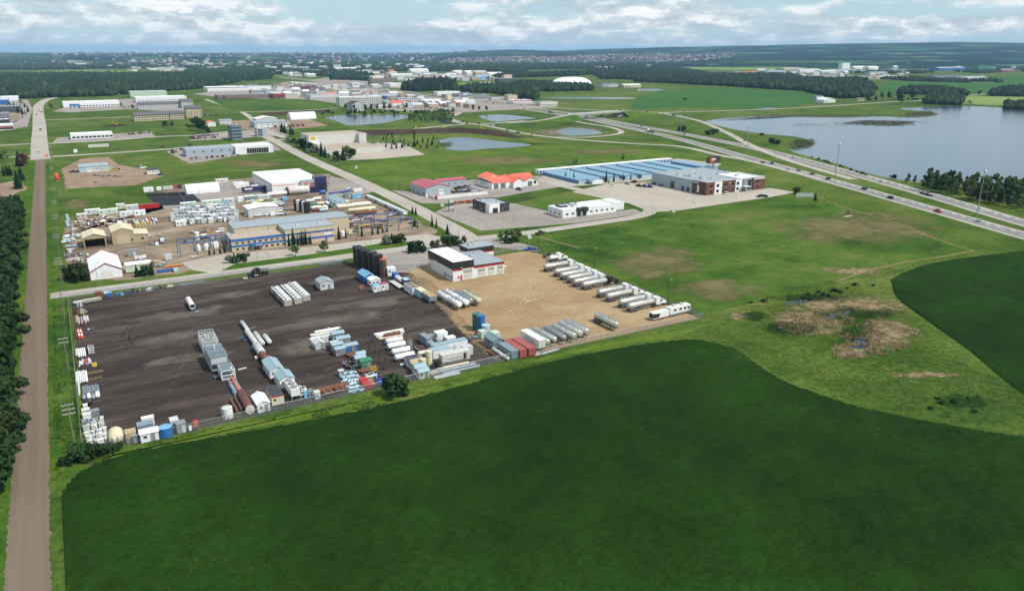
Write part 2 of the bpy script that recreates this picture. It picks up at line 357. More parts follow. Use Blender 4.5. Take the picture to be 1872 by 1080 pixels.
def link(name,me,parent=None):
 o=bpy.data.objects.new(name,me);COL.objects.link(o)
 if parent:kid(parent,o)
 return o
def grid_mesh(name,xs,ys,zf,mat,keep=None,smooth=True):
 X,Y=np.meshgrid(xs,ys);Z=zf(X,Y);nx=len(xs);v=np.stack([X,Y,Z],-1).reshape(-1,3)
 i,j=np.meshgrid(np.arange(nx-1),np.arange(len(ys)-1));a=(j*nx+i).ravel();f=np.stack([a,a+1,a+nx+1,a+nx],1)
 if keep is not None:
  cx,cy=v[f,0].mean(1),v[f,1].mean(1);f=f[keep(cx,cy)];u,inv=np.unique(f,return_inverse=True);v=v[u];f=inv.reshape(f.shape)
 return np_mesh(name,v,f,mat,smooth)
# ================================================================ land
steps=[0,40,80,120,160,200,250,300,350,400,480,560,640,740,860,1000,1200,1500,1900,2400,3000,3800,4800,6000,8000,11000,15000,20000,27000,34000]
ax=np.array([-s for s in steps[:0:-1]]+steps,float)
tag(link('ground',grid_mesh('ground',ax,ax,lambda x,y:x*0,'grass',smooth=False)),'open grassland reaching out to the horizon','ground',kind='structure')
def far_land_mat():
 k=NT('far_land');p=k.pos((1,1,0));vo=k.n('ShaderNodeTexVoronoi');vo.inputs['Scale'].default_value=.0011;k.l(k.pos((1,1.5,0),R(4)),vo.inputs['Vector'])
 se=k.n('ShaderNodeSeparateColor');k.l(vo.outputs['Color'],se.inputs[0])
 fld=k.ramp(se.outputs[0],[(0,lin((44,78,48))),(.35,lin((56,92,56))),(.7,lin((72,102,62))),(1,lin((92,108,74)))])
 wood=k.ramp(k.noise(p,.0016,8,.62),[(.43,0.0),(.48,1.0)])
 c=k.mix(wood,fld,k.mix(k.noise(p,.02,3),lin((16,32,26)),lin((30,46,34))));k.l(c,k.b.inputs['Base Color']);k.b.inputs['Roughness'].default_value=1;k.b.inputs['Specular IOR Level'].default_value=0
 k.bump(k.noise(p,.025,3),1.0,10);MATS['far_land']=k.m
far_land_mat()
def hill_h(az,d):
 """height of the far land: az = bearing from the view axis in degrees, d = distance"""
 sk=np.interp(az,[-50,-34,-6,-2.5,0,3,8,12,16,20,25,29,34,50],[-.12,-.12,-.18,.05,.16,.06,.22,.32,.38,.46,.52,.56,.48,.45])
 top=90+13500*np.tan(np.radians(sk));up=np.clip((d-5200)/8300,0,1);up=up*up*(3-2*up)
 rough_=(fbm(az*.55+20,d/1500,5,3)-.5)*np.where(az>-4,85,22)*up
 return np.maximum(top*up**1.15+rough_*np.clip((14000-d)/6000,.15,1),-.5)
A_,D_=np.linspace(-46,46,300),np.concatenate([np.linspace(5000,13500,90),np.linspace(14000,30000,12)])
AA,DD=np.meshgrid(A_,D_);ZZ=hill_h(AA,DD);ZZ[0,:]=-.6
BR=np.radians(AA)+YAW;V_=np.stack([DD*np.sin(BR),DD*np.cos(BR),ZZ+.6],-1).reshape(-1,3);V_[:300,2]=-.3
i_,j_=np.meshgrid(np.arange(299),np.arange(len(D_)-1));a_=(j_*300+i_).ravel()
tag(link('hills',np_mesh('hills',V_,np.stack([a_,a_+1,a_+301,a_+300],1),'far_land',True)),'low wooded hills and farmland along the skyline','hills',kind='structure')
def foliage_mat(name,a,b,c,sc=.08,rough=.9,tr=True):
 k=NT(name);oi=k.n('ShaderNodeObjectInfo');n=k.math('ADD',k.math('MULTIPLY',k.noise(k.pos(),sc,4,.6),.55),k.math('MULTIPLY',k.noise(k.pos(),sc*9,3,.6),.45))
 col=k.ramp(n,[(.36,lin(a)),(.52,lin(b)),(.68,lin(c))])
 h=k.n('ShaderNodeHueSaturation');k.l(col,h.inputs['Color']);k.l(k.math('ADD',k.math('MULTIPLY',oi.outputs['Random'],.45),.78),h.inputs['Value']);k.l(k.math('ADD',k.math('MULTIPLY',oi.outputs['Random'],.03),.485),h.inputs['Hue'])
 k.l(h.outputs[0],k.b.inputs['Base Color']);k.b.inputs['Roughness'].default_value=rough;k.b.inputs['Specular IOR Level'].default_value=.15;MATS[name]=k.m
 if tr:
  tl=k.n('ShaderNodeBsdfTranslucent');k.l(h.outputs[0],tl.inputs[0]);ms=k.n('ShaderNodeMixShader');ms.inputs[0].default_value=.4;k.l(k.b.outputs[0],ms.inputs[1]);k.l(tl.outputs[0],ms.inputs[2]);k.l(ms.outputs[0],k.out.inputs[0])
foliage_mat('far_foliage',(26,42,28),(40,58,36),(62,80,48),.02,tr=False);foliage_mat('spruce',(38,62,42),(52,80,50),(76,100,62),.3);foliage_mat('poplar',(72,92,52),(98,116,68),(130,144,96),.3);foliage_mat('sapling',(74,104,50),(98,128,62),(132,154,86),.5);foliage_mat('silver_leaf',(92,110,92),(124,140,120),(160,172,152),.6);foliage_mat('poplar_dark',(38,60,34),(54,78,42),(80,102,56),.25);foliage_mat('reddish_leaf',(86,60,54),(106,78,66),(130,104,84),.5)
# tree of a far wood: few faces
def tmpl(kind):
 n=6;v,f=[],[]
 rings=[(0.02,.5),(.3,1.0),(1.0,0.02)]if kind=='cone' else[(.0,.55),(.28,1.0),(.68,.86),(1.0,.2)]
 for z,r in rings:
  for i in range(n):t=2*math.pi*(i+.37*(z>.2))/n;v.append((r*math.cos(t),r*math.sin(t),z))
 for k in range(len(rings)-1):
  for i in range(n):f+=[(k*n+i,k*n+(i+1)%n,(k+1)*n+i),(k*n+(i+1)%n,(k+1)*n+(i+1)%n,(k+1)*n+i)]
 return np.array(v),np.array(f)
TM={k:tmpl(k)for k in('cone','blob')}
nrng=np.random.default_rng(5)
def scatter(poly,spacing):
 P=np.array(poly);(x0,y0),(x1,y1)=P.min(0),P.max(0);nx,ny=int((x1-x0)/spacing)+1,int((y1-y0)/spacing)+1
 X,Y=np.meshgrid(x0+(np.arange(nx)+.5)*spacing,y0+(np.arange(ny)+.5)*spacing);X=X.ravel()+nrng.uniform(-.45,.45,X.size)*spacing;Y=Y.ravel()+nrng.uniform(-.45,.45,Y.size)*spacing
 k=inside(X,Y,poly);return X[k],Y[k]
def tree_mass(name,X,Y,h,r,mat,conif=.4):
 vs,fs,o=[],[],0
 n=len(X);isc=nrng.random(n)<conif
 for kind,sel in(('cone',isc),('blob',~isc)):
  m=int(sel.sum())
  if not m:continue
  tv,tf=TM[kind];hh=h*nrng.uniform(.55,1.15,m);rr=r*nrng.uniform(.6,1.25,m)*(.7 if kind=='cone' else 1.0);a=nrng.uniform(0,6.3,m)
  J=nrng.uniform(.75,1.25,(m,len(tv)))
  x=(tv[None,:,0]*np.cos(a)[:,None]-tv[None,:,1]*np.sin(a)[:,None])*rr[:,None]*J+X[sel][:,None]
  y=(tv[None,:,0]*np.sin(a)[:,None]+tv[None,:,1]*np.cos(a)[:,None])*rr[:,None]*J+Y[sel][:,None]
  z=tv[None,:,2]*hh[:,None]*(.9+.1*J)
  vs.append(np.stack([x,y,z],-1).reshape(-1,3));fs.append((tf[None]+(np.arange(m)*len(tv))[:,None,None]).reshape(-1,3)+o);o+=m*len(tv)
 return np_mesh(name,np.concatenate(vs),np.concatenate(fs),mat)
def woods(px,spacing,h,r,label,conif=.4,mat='far_foliage',thin=None,name='woodland',world=False):
 X,Y=scatter(px if world else poly_px(px),spacing)
 if thin:k=fbm(X/thin[0],Y/thin[0],3,11)>thin[1];X,Y=X[k],Y[k]
 if len(X)==0:return
 return tag(link(name,tree_mass(name,X,Y,h,r,mat,conif)),label,'woods',kind='stuff')
# far wooded plain and town parkland beyond 3.5 km
woods([(-60,128),(330,126),(700,124),(980,121),(1180,117),(1180,108),(700,105),(-60,105)],44,17,22,'wide tree cover around the far-off town below the skyline',.3,thin=(300,.46))
woods([(-60,106),(1180,108),(1180,103),(-60,101.5)],120,22,60,'most distant blue woods along the flat skyline',.2,thin=(1500,.38))
woods([(820,128),(1180,124),(1500,113),(1900,110),(1900,105),(1180,108)],50,16,24,'scattered shelterbelts and groves on the far farmland',.3,thin=(700,.56))
woods([(0,181),(70,180),(200,176),(300,168),(365,163),(440,150),(440,140),(330,138),(240,139),(130,138),(60,140),(0,141)],12.5,17,8,'dark spruce and poplar wood across the upper left',.55)
woods([(-80,132),(0,128),(150,125),(330,121),(330,117),(-80,117)],26,17,14,'tree belt behind the pale green rise, upper left',.4,thin=(260,.4))
woods([(380,152),(430,150),(495,145),(500,138),(450,137),(430,142)],11,18,7,'spruce grove between the trailer park and the shopping street',.8)
woods([(340,128),(590,128),(620,136),(600,140),(520,136),(440,137),(340,138)],17,14,11,'town trees around the distant houses',.35,thin=(140,.35))
woods([(600,130),(760,128),(980,121),(1180,120),(1180,125),(960,128),(960,133),(830,131),(700,131),(610,134)],16,16,10,'tree belt behind the far warehouses',.4,thin=(200,.3))
woods([(605,146),(640,147),(680,149),(684,141),(650,136),(605,137)],12,17,8,'dark trees in front of the brown hotel',.6)
woods([(732,166),(770,168),(830,163),(833,153),(810,150),(765,151),(740,159)],8,17,6,'tall dark spruce stand beside the highway',.9)
woods([(818,169),(900,171),(950,180),(978,184),(985,178),(960,172),(985,168),(1080,166),(1085,162),(1040,157),(1010,155),(960,153),(940,157),(930,160),(870,160)],9,14,7,'mixed wood in front of the white dome',.5)
woods([(900,140),(1000,137),(1090,133),(1160,131),(1170,140),(1180,146),(1100,145),(1085,137),(1000,141),(900,143)],12,16,9,'tree belt behind the white dome',.35)
woods([(1160,150),(1250,154),(1330,158),(1400,163),(1470,167),(1510,177),(1545,181),(1590,178),(1602,168),(1590,157),(1530,152),(1470,147),(1440,140),(1380,140),(1300,140),(1240,128),(1160,127)],12,16,8.5,'long poplar wood beyond the green field',.3)
woods([(1640,173),(1700,174),(1765,177),(1765,172),(1730,167),(1700,163),(1650,166)],9,13,6.5,'farmyard trees beyond the lake',.3)
woods([(1690,191),(1755,193),(1760,184),(1735,176),(1695,180)],7,12,6,'thick trees on the far shore of the lake',.2)
woods([(1810,176),(1900,178),(1900,166),(1850,163),(1815,170)],9,13,7,'dark shelterbelt at the right edge beyond the lake',.3)
woods([(1836,199),(1900,203),(1900,195),(1840,193)],7,11,6,'bushes on the lake shore at the right edge',.1)
woods([(1472,151),(1600,146),(1700,150),(1830,153),(1830,149),(1600,142),(1472,143)],14,10,8,'trees among the far industrial sheds, right',.3,thin=(90,.5))
woods([(1560,135),(1880,134),(1880,131),(1560,130)],26,12,12,'field hedgerow trees on the far farmland',.3,thin=(160,.52))
woods([(1140,120),(1330,118),(1480,123),(1480,118),(1140,114)],26,13,13,'trees around the far suburb',.3,thin=(200,.45))
def track_mat(name,rgb,a):
 k=NT(name);k.b.inputs['Base Color'].default_value=(*lin(rgb),1);k.b.inputs['Roughness'].default_value=.95;k.b.inputs['Specular IOR Level'].default_value=.02
 f=k.ramp(k.noise(k.pos(),.35,5,.65),[(.42,0.0),(.6,a)]);tr=k.n('ShaderNodeBsdfTransparent');mx_=k.n('ShaderNodeMixShader');k.l(f,mx_.inputs[0]);k.l(tr.outputs[0],mx_.inputs[1]);k.l(k.b.outputs[0],mx_.inputs[2]);k.l(mx_.outputs[0],k.out.inputs[0]);MATS[name]=k.m
track_mat('track_pale',(186,168,138),.75);track_mat('track_dark',(44,38,36),.4);track_mat('track_dust',(112,102,93),.3);track_mat('track_road',(94,83,72),.3);track_mat('seal',(92,88,84),.8)
soft_mat('soft_tan','tan_gravel',.25,.3)
woods([(800,118),(960,120),(1200,117.5),(1340,114),(1340,110.5),(1150,110),(820,111)],55,13,14,'garden trees between the roofs of the far suburb',.3,thin=(160,.42))
foliage_mat('weed',(46,72,28),(60,88,34),(80,104,44),.2);foliage_mat('weed_dark',(36,60,28),(50,76,34),(68,92,42),.2)
foliage_mat('crop_leaf',(28,51,17),(37,62,20),(50,75,26),.05)
ground_mat('meadow_weed',[(.36,(38,66,24)),(.5,(52,80,29)),(.66,(68,92,36))],sc=(.03,.3,1.2))
ground_mat('verge_bright',[(.36,(58,82,30)),(.5,(78,102,36)),(.64,(106,118,50))],sc=(.03,.16,.9),bump=.9,bdist=.3)
# ================================================================ water, fields, roads, lots
def SH(name,px,mat,z,label,cat,jag=0.0,step=None,kind='structure'):return sheet(name,poly_px(px),M(mat),z,label,cat,kind,jag,step)
def c3(*p):return[(760+a/4.68,80+b/4.68)for a,b in p]
def c2(*p):return[(380+a/4.68,80+b/4.68)for a,b in p]
def c4(*p):return[(1140+a/4.68,80+b/4.68)for a,b in p]
def c5(*p):return[(1472+a/4.68,80+b/4.68)for a,b in p]
SH('lake',[(1287,222),(1332,215.7),(1396,212.5),(1540,213.5),(1600,213),(1654,214.6),(1690,213),(1716,210),(1690,204),(1660,201.5),(1643,198.6),(1690,196),(1758,194),(1835,197.5),(1872,200.7),(2150,205),(2150,380),(1872,341),(1740,338),(1627,326),(1562,310),(1540,302),(1473,285),(1443,274),(1473,270),(1486,264),(1460,251),(1392,244.5),(1328,234)],'lake_water',.05,'large grey lake beside the highway','lake',step=4)
SH('pond',c3((180,830),(350,800),(560,815),(760,840),(990,865),(850,885),(600,900),(420,915),(280,905),(250,880),(300,860),(210,850)),'pond_water',.06,'heart-shaped pond right of the yellow-sign warehouse','pond',step=4)
SH('pond',c3((530,620),(660,608),(800,610),(1030,640),(900,650),(700,668),(600,650)),'pond_water',.06,'pond in the ramp loop left of the overpass','pond',step=4)
SH('pond',c3((1200,755),(1280,725),(1400,722),(1550,745),(1590,770),(1450,785),(1280,785)),'pond_water',.08,'small pond with a bare bank below the overpass','pond',step=4)
SH('pond',c2((1000,635),(1130,615),(1400,610),(1780,615),(1640,650),(1500,680),(1250,700),(1180,695),(1090,660)),'pond_water',.06,'long pond in front of the dark-roofed hotel','pond',step=4)
for p,l in((c3((1040,470),(1300,458),(1830,462),(1800,474),(1300,472)),'long thin slough in the meadow below the dome'),(c4((410,503),(500,499),(660,511),(640,516),(480,512)),'thin slough in the green field'),(c4((960,538),(1100,540),(1330,556),(1200,560),(1020,548)),'slough along the country road'),(c4((120,388),(250,386),(360,395),(250,405),(130,404)),'slough beside the golf sheds')):
 SH('slough',p,'pond_water',.1,l,'pond',step=3)
soft('pond_bank',[(965,240),(1040,230),(1110,234),(1115,248),(1040,251),(975,248)],'soft_soil',.05,'bare bank around the small pond','bank')
soft('pond_bank',[(800,260),(826,258),(828,268),(808,272)],'soft_mud',.08,'sandy spit in the heart-shaped pond','bank')
soft('mud_shore',[(1430,262),(1486,252),(1496,262),(1480,273),(1445,279),(1440,272)],'soft_mud',.09,'brown reedy point on the lake shore','shore')
soft('mud_shore',[(1640,208),(1700,202),(1722,209),(1690,216),(1640,217)],'soft_mud',.09,'reedy spit reaching into the lake','shore')
soft('mud_shore',[(1280,219),(1400,208),(1560,209),(1660,212),(1560,216),(1400,214),(1300,223)],'soft_mud',.09,'muddy strip along the far lake shore','shore')
soft('reed_island',[(1532,226),(1568,219),(1677,221),(1690,226),(1654,232.6),(1575,231)],'soft_mud',.12,'long reed island in the lake','island')
# fields
CROP=[(110,1080),(112,905),(150,862),(240,828),(420,795),(700,742),(900,690),(1010,661),(1130,637),(1240,622),(1290,624),(1345,640),(1420,690),(1500,722),(1600,752),(1720,775),(1872,800)]
cw=[Vector(G(*p))for p in CROP];cw=[*cw,Vector((330,130)),Vector((420,-60)),Vector((300,-200)),Vector((-8,-200))]
cw2=catmull(cw[1:17],5);crop_poly=[(p.x,p.y)for p in cw2]+[(330,128),(420,-60),(300,-200),(-10.4,-200)]
sheet('crop_field',crop_poly,M('crop'),.012,'dark green crop field filling the foreground','field')
inset=[(x,y)for x,y in crop_poly]
gxs,gys=np.arange(-11,330,.9),np.arange(40,205,.9)
def rimw(X,Y,poly):
 s=0
 for r in(1.0,2.2,3.6):
  for a in range(6):s=s+inside(X+r*math.cos(a*1.05),Y+r*math.sin(a*1.05),poly)
 return s/18.0
def crop_z(X,Y,poly=None):
 n=fbm(X/2.6,Y/2.0,3,2);b=fbm(X/26,Y/26,3,9)
 return .02+1.0*n*(.25+1.1*b)*rimw(X,Y,poly or inset)**1.5
CP=np.array(inset)
def crop_keep(cx,cy):
 k=inside(cx,cy,inset)
 return k
cc=link('crop_canopy',grid_mesh('crop_canopy',gxs,gys,crop_z,'crop',crop_keep));tag(cc,'leafy crop canopy with paler weedy patches, foreground','crop',kind='stuff')
SH('crop_field',[(1628,512),(1660,495),(1720,478),(1872,458),(2050,440),(2300,900),(1990,770),(1872,722),(1770,640),(1700,590),(1640,545)],'crop',.02,'dark green crop field at the right edge','field',step=4)
cw3=[(p.x,p.y)for p in catmull([Vector(p)for p in poly_px([(1630,512),(1660,497),(1720,480),(1872,460),(1990,450),(1990,766),(1872,718),(1770,637),(1700,588),(1642,545)])],4)]
cc=link('crop_canopy',grid_mesh('crop_canopy',np.arange(200,400,1.1),np.arange(90,220,1.1),lambda a,b:crop_z(a,b,cw3),'crop',lambda a,b:inside(a,b,cw3)));tag(cc,'leafy crop canopy in the right-hand field','crop',kind='stuff')
SH('hay_field',[(1180,172),(1280,160),(1400,164),(1470,170),(1510,182),(1490,190),(1380,199),(1260,196),(1150,200),(1160,186)],'crop_far',.15,'smooth bright green field right of the dome','field')
SH('hay_field',[(1605,170),(1620,150),(1720,148),(1872,154),(1900,166),(1800,172),(1660,176)],'crop_far',.15,'green field beyond the lake farmyards','field')
SH('hay_field',[(1760,176),(1900,178),(1900,197),(1835,194),(1758,190)],'crop_pale',.17,'pale pasture at the right end of the lake','field')
SH('hay_field',[(1600,143),(1872,139),(1900,143),(1900,154),(1720,147)],'crop_far',.2,'green field behind the far industrial sheds','field')
SH('hay_field',[(1160,121),(1330,113),(1480,120),(1470,126),(1360,129),(1240,126)],'crop_pale',.3,'pale hillside field under the suburb','field')
SH('hay_field',[(1410,108),(1560,107),(1872,111),(1872,123),(1560,121),(1420,116)],'crop_far',.6,'far green fields on the slope at right','field')
SH('hay_field',[(60,131),(150,128),(240,130),(245,139),(80,140)],'crop_pale',.2,'pale green rise behind the wood, upper left','field')
SH('meadow',[(840,152),(990,147),(1000,153),(940,158),(835,157)],'crop_pale',.2,'yellowish meadow below the far warehouses','field')
SH('meadow',[(390,186),(560,182),(610,190),(620,198),(430,205)],'rough_grass',.15,'rough empty field below the big-box store','field')
SH('meadow',[(865,500),(1000,440),(1180,405),(1400,365),(1470,352),(1560,392),(1640,410),(1780,460),(1700,478),(1560,510),(1420,545),(1290,572),(1120,505),(990,455)],'rough_grass',.006,'rough weedy meadow right of the tanker trucks','field')
SH('meadow',[(620,305),(760,285),(1000,265),(1230,275),(1360,315),(1260,290),(985,318),(880,322),(740,338),(660,325)],'lawn',.006,'mown grass between the ponds and the storage units','field')
for i,(px,py,rx,ry,m,l)in enumerate([(1560,420,190,32,'soft_dry','brownish dry patch in the meadow, upper right'),(1200,480,90,36,'soft_dry','worn brown patch beside the tanker trucks'),(1320,530,90,22,'soft_dry','dry patch at the lower end of the meadow'),(920,293,120,10,'soft_dry','dry streak in the grass above the red roofs'),(1110,278,90,6,'soft_dry','dry streak above the storage units'),(1010,373,70,11,'soft_dry','dry patch in the lot above the white office'),(140,375,30,14,'soft_dry','dry patch beside the power line'),(260,352,60,12,'soft_grass','green weedy field left of the fenced yard'),(470,300,60,9,'soft_dry','dry patch below the car dealer')]):
 soft('dry_patch',ell(px,py,rx,ry),m,.016,l,'patch')
# marsh in the fold between the crop fields
soft('marsh',[(1290,575),(1400,540),(1500,520),(1580,525),(1680,560),(1760,640),(1800,700),(1720,720),(1560,680),(1400,640),(1320,610)],'soft_grass',.010,'lush grass around the marsh','marsh',kind='stuff')
for px,py,rx,ry,l in[(1482,588,82,28,'dead reeds on the left half of the marsh'),(1615,612,72,34,'dead reeds right of the open pool'),(1560,642,48,15,'dead reeds below the open pool'),(1560,560,130,20,'thin dead reeds at the top of the marsh'),(1355,577,30,8,'dead reed patch at the end of the yard'),(1690,685,75,7,'straw-coloured streak below the marsh'),(1560,495,70,9,'dead reeds along the ditch'),(1500,545,60,8,'reeds beside the ditch water')]:
 soft('reed_bed',ell(px,py,rx,ry,14),'soft_reed',.018+rng.uniform(0,.004),l,'reeds',kind='stuff')
for px,py,rx,ry,l in[(1565,612,40,26,'dark sedge ring around the open pool'),(1450,600,60,14,'dark sedge on the left of the marsh'),(1380,578,35,10,'dark sedge tongue towards the yard'),(1560,575,90,14,'green sedge in the middle of the marsh'),(1760,735,60,16,'dark brushy grass right of the marsh'),(1480,545,70,8,'dark grass along the ditch')]:
 soft('sedge_bed',ell(px,py,rx,ry,14),'soft_sedge',.026+rng.uniform(0,.004),l,'sedge',kind='stuff')
SH('marsh_pool',[(1556,624),(1566,616),(1580,617),(1585,633),(1574,638),(1557,634)],'dark_water',.045,'small dark pool in the marsh','pond',step=3)
for i,(px,py,w,l)in enumerate([(1455,552,26,'ditch water under the meadow edge'),(1520,578,12,'narrow water gap among the reeds'),(1545,572,9,'second narrow water gap among the reeds')]):
 SH('marsh_pool',[(px-w,py+4),(px-w*.2,py-2),(px+w,py-5),(px+w*.6,py+2)],'dark_water',.05,l,'pond',step=3)
ribbon('footpath',[(1780,458),(1730,468),(1650,480),(1580,497),(1530,515)],1.5,M('dry_grass'),.03,'dry ditch line between meadow and crop','path')
ribbon('footpath',[(1480,355),(1560,385),(1640,408),(1720,440),(1780,458)],1.1,M('dry_grass'),.03,'pale trodden line below the highway','path')
ribbon('footpath',[(985,433),(1020,443),(1060,453)],1.6,M('dry_grass'),.03,'wheel track leading from the street into the meadow','path')
# yards and lots
DY=[(-5.5,189),(108,189),(108.5,205),(112,230),(117,262),(121,292),(117,299),(112,322),(-5.5,325.5)]
sheet('dark_yard',DY,M('dark_gravel'),.016,'dark gravel storage yard behind the chain-link fence','yard')
for x,y,rx,ry,l in[(30,285,22,8,'pale dusty streaks near the striped pipes'),(22,262,18,7,'pale dusty streaks in the middle of the dark yard'),(75,250,22,9,'pale worn ground right of the cabins'),(60,230,14,10,'pale ground between the equipment rows'),(90,300,16,5,'worn dusty wheel track near the street side'),(95,262,14,8,'worn ground below the parked trailers'),(25,240,20,6,'faint dusty patch left of the steel modules'),(50,300,14,6,'worn ground around the grey frames')]:
 soft('dust_patch',[(x+rx*math.cos(t)*rng.uniform(.7,1.1),y+ry*math.sin(t)*rng.uniform(.7,1.1))for t in[i*.63 for i in range(10)]],'soft_dust',.021+rng.uniform(0,.003),l,'patch',px=False)
TY=[(108,189),(186.5,187.5),(186,300),(176,301),(158,299),(131,301),(121,296),(121,292),(117,262),(112,230),(108.5,205)]
sheet('tan_yard',TY,M('tan_gravel'),.02,'tan gravel yard of the tanker fleet','yard')
SH('paved_lot',[(692,481),(706,498),(742,498),(790,486),(800,470),(905,452),(965,459),(985,453),(938,441),(905,436),(850,440),(770,452),(690,466)],'lot',.026,'worn asphalt forecourt of the black and white workshop','lot')
SH('yard_lot',[(121,402),(200,392),(292,377),(300,384),(262,346),(330,338),(465,324),(600,318),(652,345),(722,388),(800,421),(790,436),(640,452),(420,482),(352,492),(330,500),(215,513),(123,508)],'yard_soil',.012,'brown industrial storage yard across the street','yard',jag=1.3)
SH('paved_lot',[(352,494),(330,480),(405,466),(560,452),(700,436),(780,428),(838,438),(760,450),(650,464),(470,488),(395,500)],'lot_pale',.024,'pale concrete parking strip in front of the blue-striped office','lot')
SH('verge_strip',[(398,498),(480,486),(650,462),(740,450),(752,444),(735,440),(690,446),(560,466),(430,482)],'verge',.034,'grass verge between the office parking and the street','verge')
SH('paved_lot',[(300,384),(292,360),(420,330),(470,338),(500,360),(430,372),(380,378)],'lot',.022,'asphalt yard left of the white warehouse','lot')
SH('paved_lot',[(285,377),(268,354),(348,350),(368,368),(340,374)],'fresh_asphalt',.03,'fresh black paving behind the fence','lot')
SH('paved_lot',[(596,356),(605,322),(640,330),(690,350),(640,358)],'lot',.024,'parking lot right of the navy entrance tower','lot')
SH('paved_lot',[(745,350),(850,330),(985,322),(1035,340),(960,352),(850,372),(770,372),(715,348)],'lot',.022,'asphalt around the red-roofed buildings','lot')
SH('paved_lot',[(795,388),(830,372),(960,372),(985,380),(1040,398),(1160,382),(1178,390),(1060,407),(880,422)],'lot',.022,'asphalt lot around the black restaurant and white office','lot')
SH('island_grass',[(940,372),(1040,350),(1120,366),(1100,378),(1010,388)],'rough_grass',.034,'weedy empty plot between the orange roof and the white office','verge')
SH('paved_lot',[(1040,352),(1110,336),(1190,332),(1270,352),(1410,344),(1455,352),(1410,360),(1240,385),(1190,388),(1150,372)],'lot_pale',.022,'pale concrete parking lot of the brick and grey building','lot')
SH('paved_lot',[(988,322),(1240,290),(1320,300),(1300,310),(1180,330),(1030,342)],'street',.018,'lanes between the storage units','lot')
SH('paved_lot',[(605,295),(640,272),(690,262),(735,262),(778,283),(700,290)],'lot_pale',.022,'empty pale parking lot beside the yellow-sign warehouse','lot')
SH('paved_lot',[(305,278),(320,270),(490,258),(515,274),(440,284),(370,296),(345,299)],'lot',.022,'parking lot of the grey car dealer','lot')
SH('paved_lot',[(95,262),(105,252),(275,240),(286,251),(200,256)],'lot',.04,'parking lot of the long white shop','lot')
SH('paved_lot',[(345,258),(360,246),(420,240),(500,236),(530,248),(490,250)],'lot',.04,'parking lot around the dark four-storey block','lot')
SH('dirt_lot',[(122,345),(112,310),(150,290),(200,287),(215,300),(275,312),(300,322),(250,338)],'bare_soil',.012,'bare dirt lot around the pale metal garage','lot',jag=1.3)
SH('dirt_lot',[(400,222),(560,216),(600,230),(500,240),(430,236)],'bare_soil',.03,'bare equipment yard behind the dealer','lot',jag=1.3)
SH('dirt_lot',[(0,335),(32,330),(50,345),(20,360),(0,364)],'bare_soil',.014,'bare clearing left of the gravel road','lot',jag=1.3)
SH('soil_strip',[(470,207),(600,201),(605,205),(500,212)],'dark_soil',.05,'strip of turned dark soil above the equipment yard','soil')
for p,l in(([(180,229),(215,226),(235,228),(230,232),(190,233)],'black soil heap with a digger beside it'),):soft('soil_heap',p,'soft_dark',.06,l,'soil')
for px0,l in(((560,150),'paved shopping district around the big-box store'),):
 SH('paved_lot',[(350,172),(540,150),(640,152),(720,170),(860,186),(1010,190),(1020,196),(830,207),(720,203),(560,182),(420,180)],'lot',.12,l,'lot')
SH('paved_lot',[(830,184),(880,176),(1020,190),(1015,196),(920,194)],'lot',.14,'paved strip of shops right of the highway','lot')
SH('paved_lot',[(560,148),(680,158),(740,163),(735,155),(600,142)],'lot',.14,'paved lots left of the spruce stand','lot')
SH('paved_lot',[(690,140),(900,148),(930,142),(860,135),(700,134)],'lot',.2,'paved yards of the far warehouses','lot')
SH('paved_lot',[(1350,141),(1470,136),(1700,142),(1830,150),(1680,147),(1480,142)],'lot',.3,'paved yards of the far industrial park, right','lot')
SH('paved_lot',[(0,185),(50,182),(60,200),(50,232),(0,240)],'lot',.08,'paved lots left of the main road','lot')
SH('paved_lot',[(95,204),(160,185),(330,176),(350,205),(230,200),(130,206)],'lot',.08,'paved lots of the white factories','lot')
# roads
sheet('gravel_road',[(-20.6,-300),(-13.4,-300),(-13.4,830),(-20.6,830)],M('gravel_road'),.03,'straight brown gravel road along the left edge','road',jag=.28)
for x,l in((-23.5,'grass verge left of the gravel road'),(-9.9,'bright grass strip between the gravel road and the fence')):tag(B().box(x-3.3,180 if x>-20 else-300,.002,x+3.3,815,.01).obj('verge_strip',M('verge')),l,'verge',kind='structure')
def road(name,line,w,m,z,label,**k):return ribbon(name,line,w,M(m),z,label,**k)
road('main_road',[(74,292),(72,262),(72,230),(70,205),(72,192),(90,181),(130,176),(210,170),(300,166)],15,'street',.05,'wide paved road running north past the upper left buildings')
road('street',[(92,541),(300,514),(500,487),(700,460),(870,436)],8.4,'street',.04,'pale street along the top of the yards',step=3)
road('street',[(858,440),(840,424),(735,368),(650,328),(560,288),(505,259),(480,247)],11,'street',.044,'wide avenue running up past the white warehouse',step=5)
road('street',[(850,438),(960,426),(1088,408),(1160,397),(1188,387),(1180,374),(1139,364),(1037,342),(985,327)],8.2,'street',.048,'street curving round the white office to the storage units',step=6)
road('street',[(70,288),(200,280),(350,270),(430,264),(520,255)],9,'street',.046,'cross street above the dirt lot',step=3)
road('street',[(80,263),(200,257),(290,250),(360,248),(500,246)],8,'street',.06,'cross street in front of the long white shop',step=3)
road('street',[(80,220),(160,217),(240,214)],8,'street',.07,'lane leading to the grey apartments',step=3)
road('street',[(521,252),(487,238),(444,206),(400,190),(375,182)],8,'street',.065,'street running up towards the big-box store',step=4)
road('street',[(444,205),(530,203),(620,198)],8,'street',.07,'lane above the turned soil',step=3)
road('street',[(-30,268),(20,265),(56,263)],7,'street',.06,'lane joining the main road from the left',step=3)
road('street',[(-20,290),(40,286),(70,286)],7,'street',.042,'driveway left of the gravel road end',step=3)
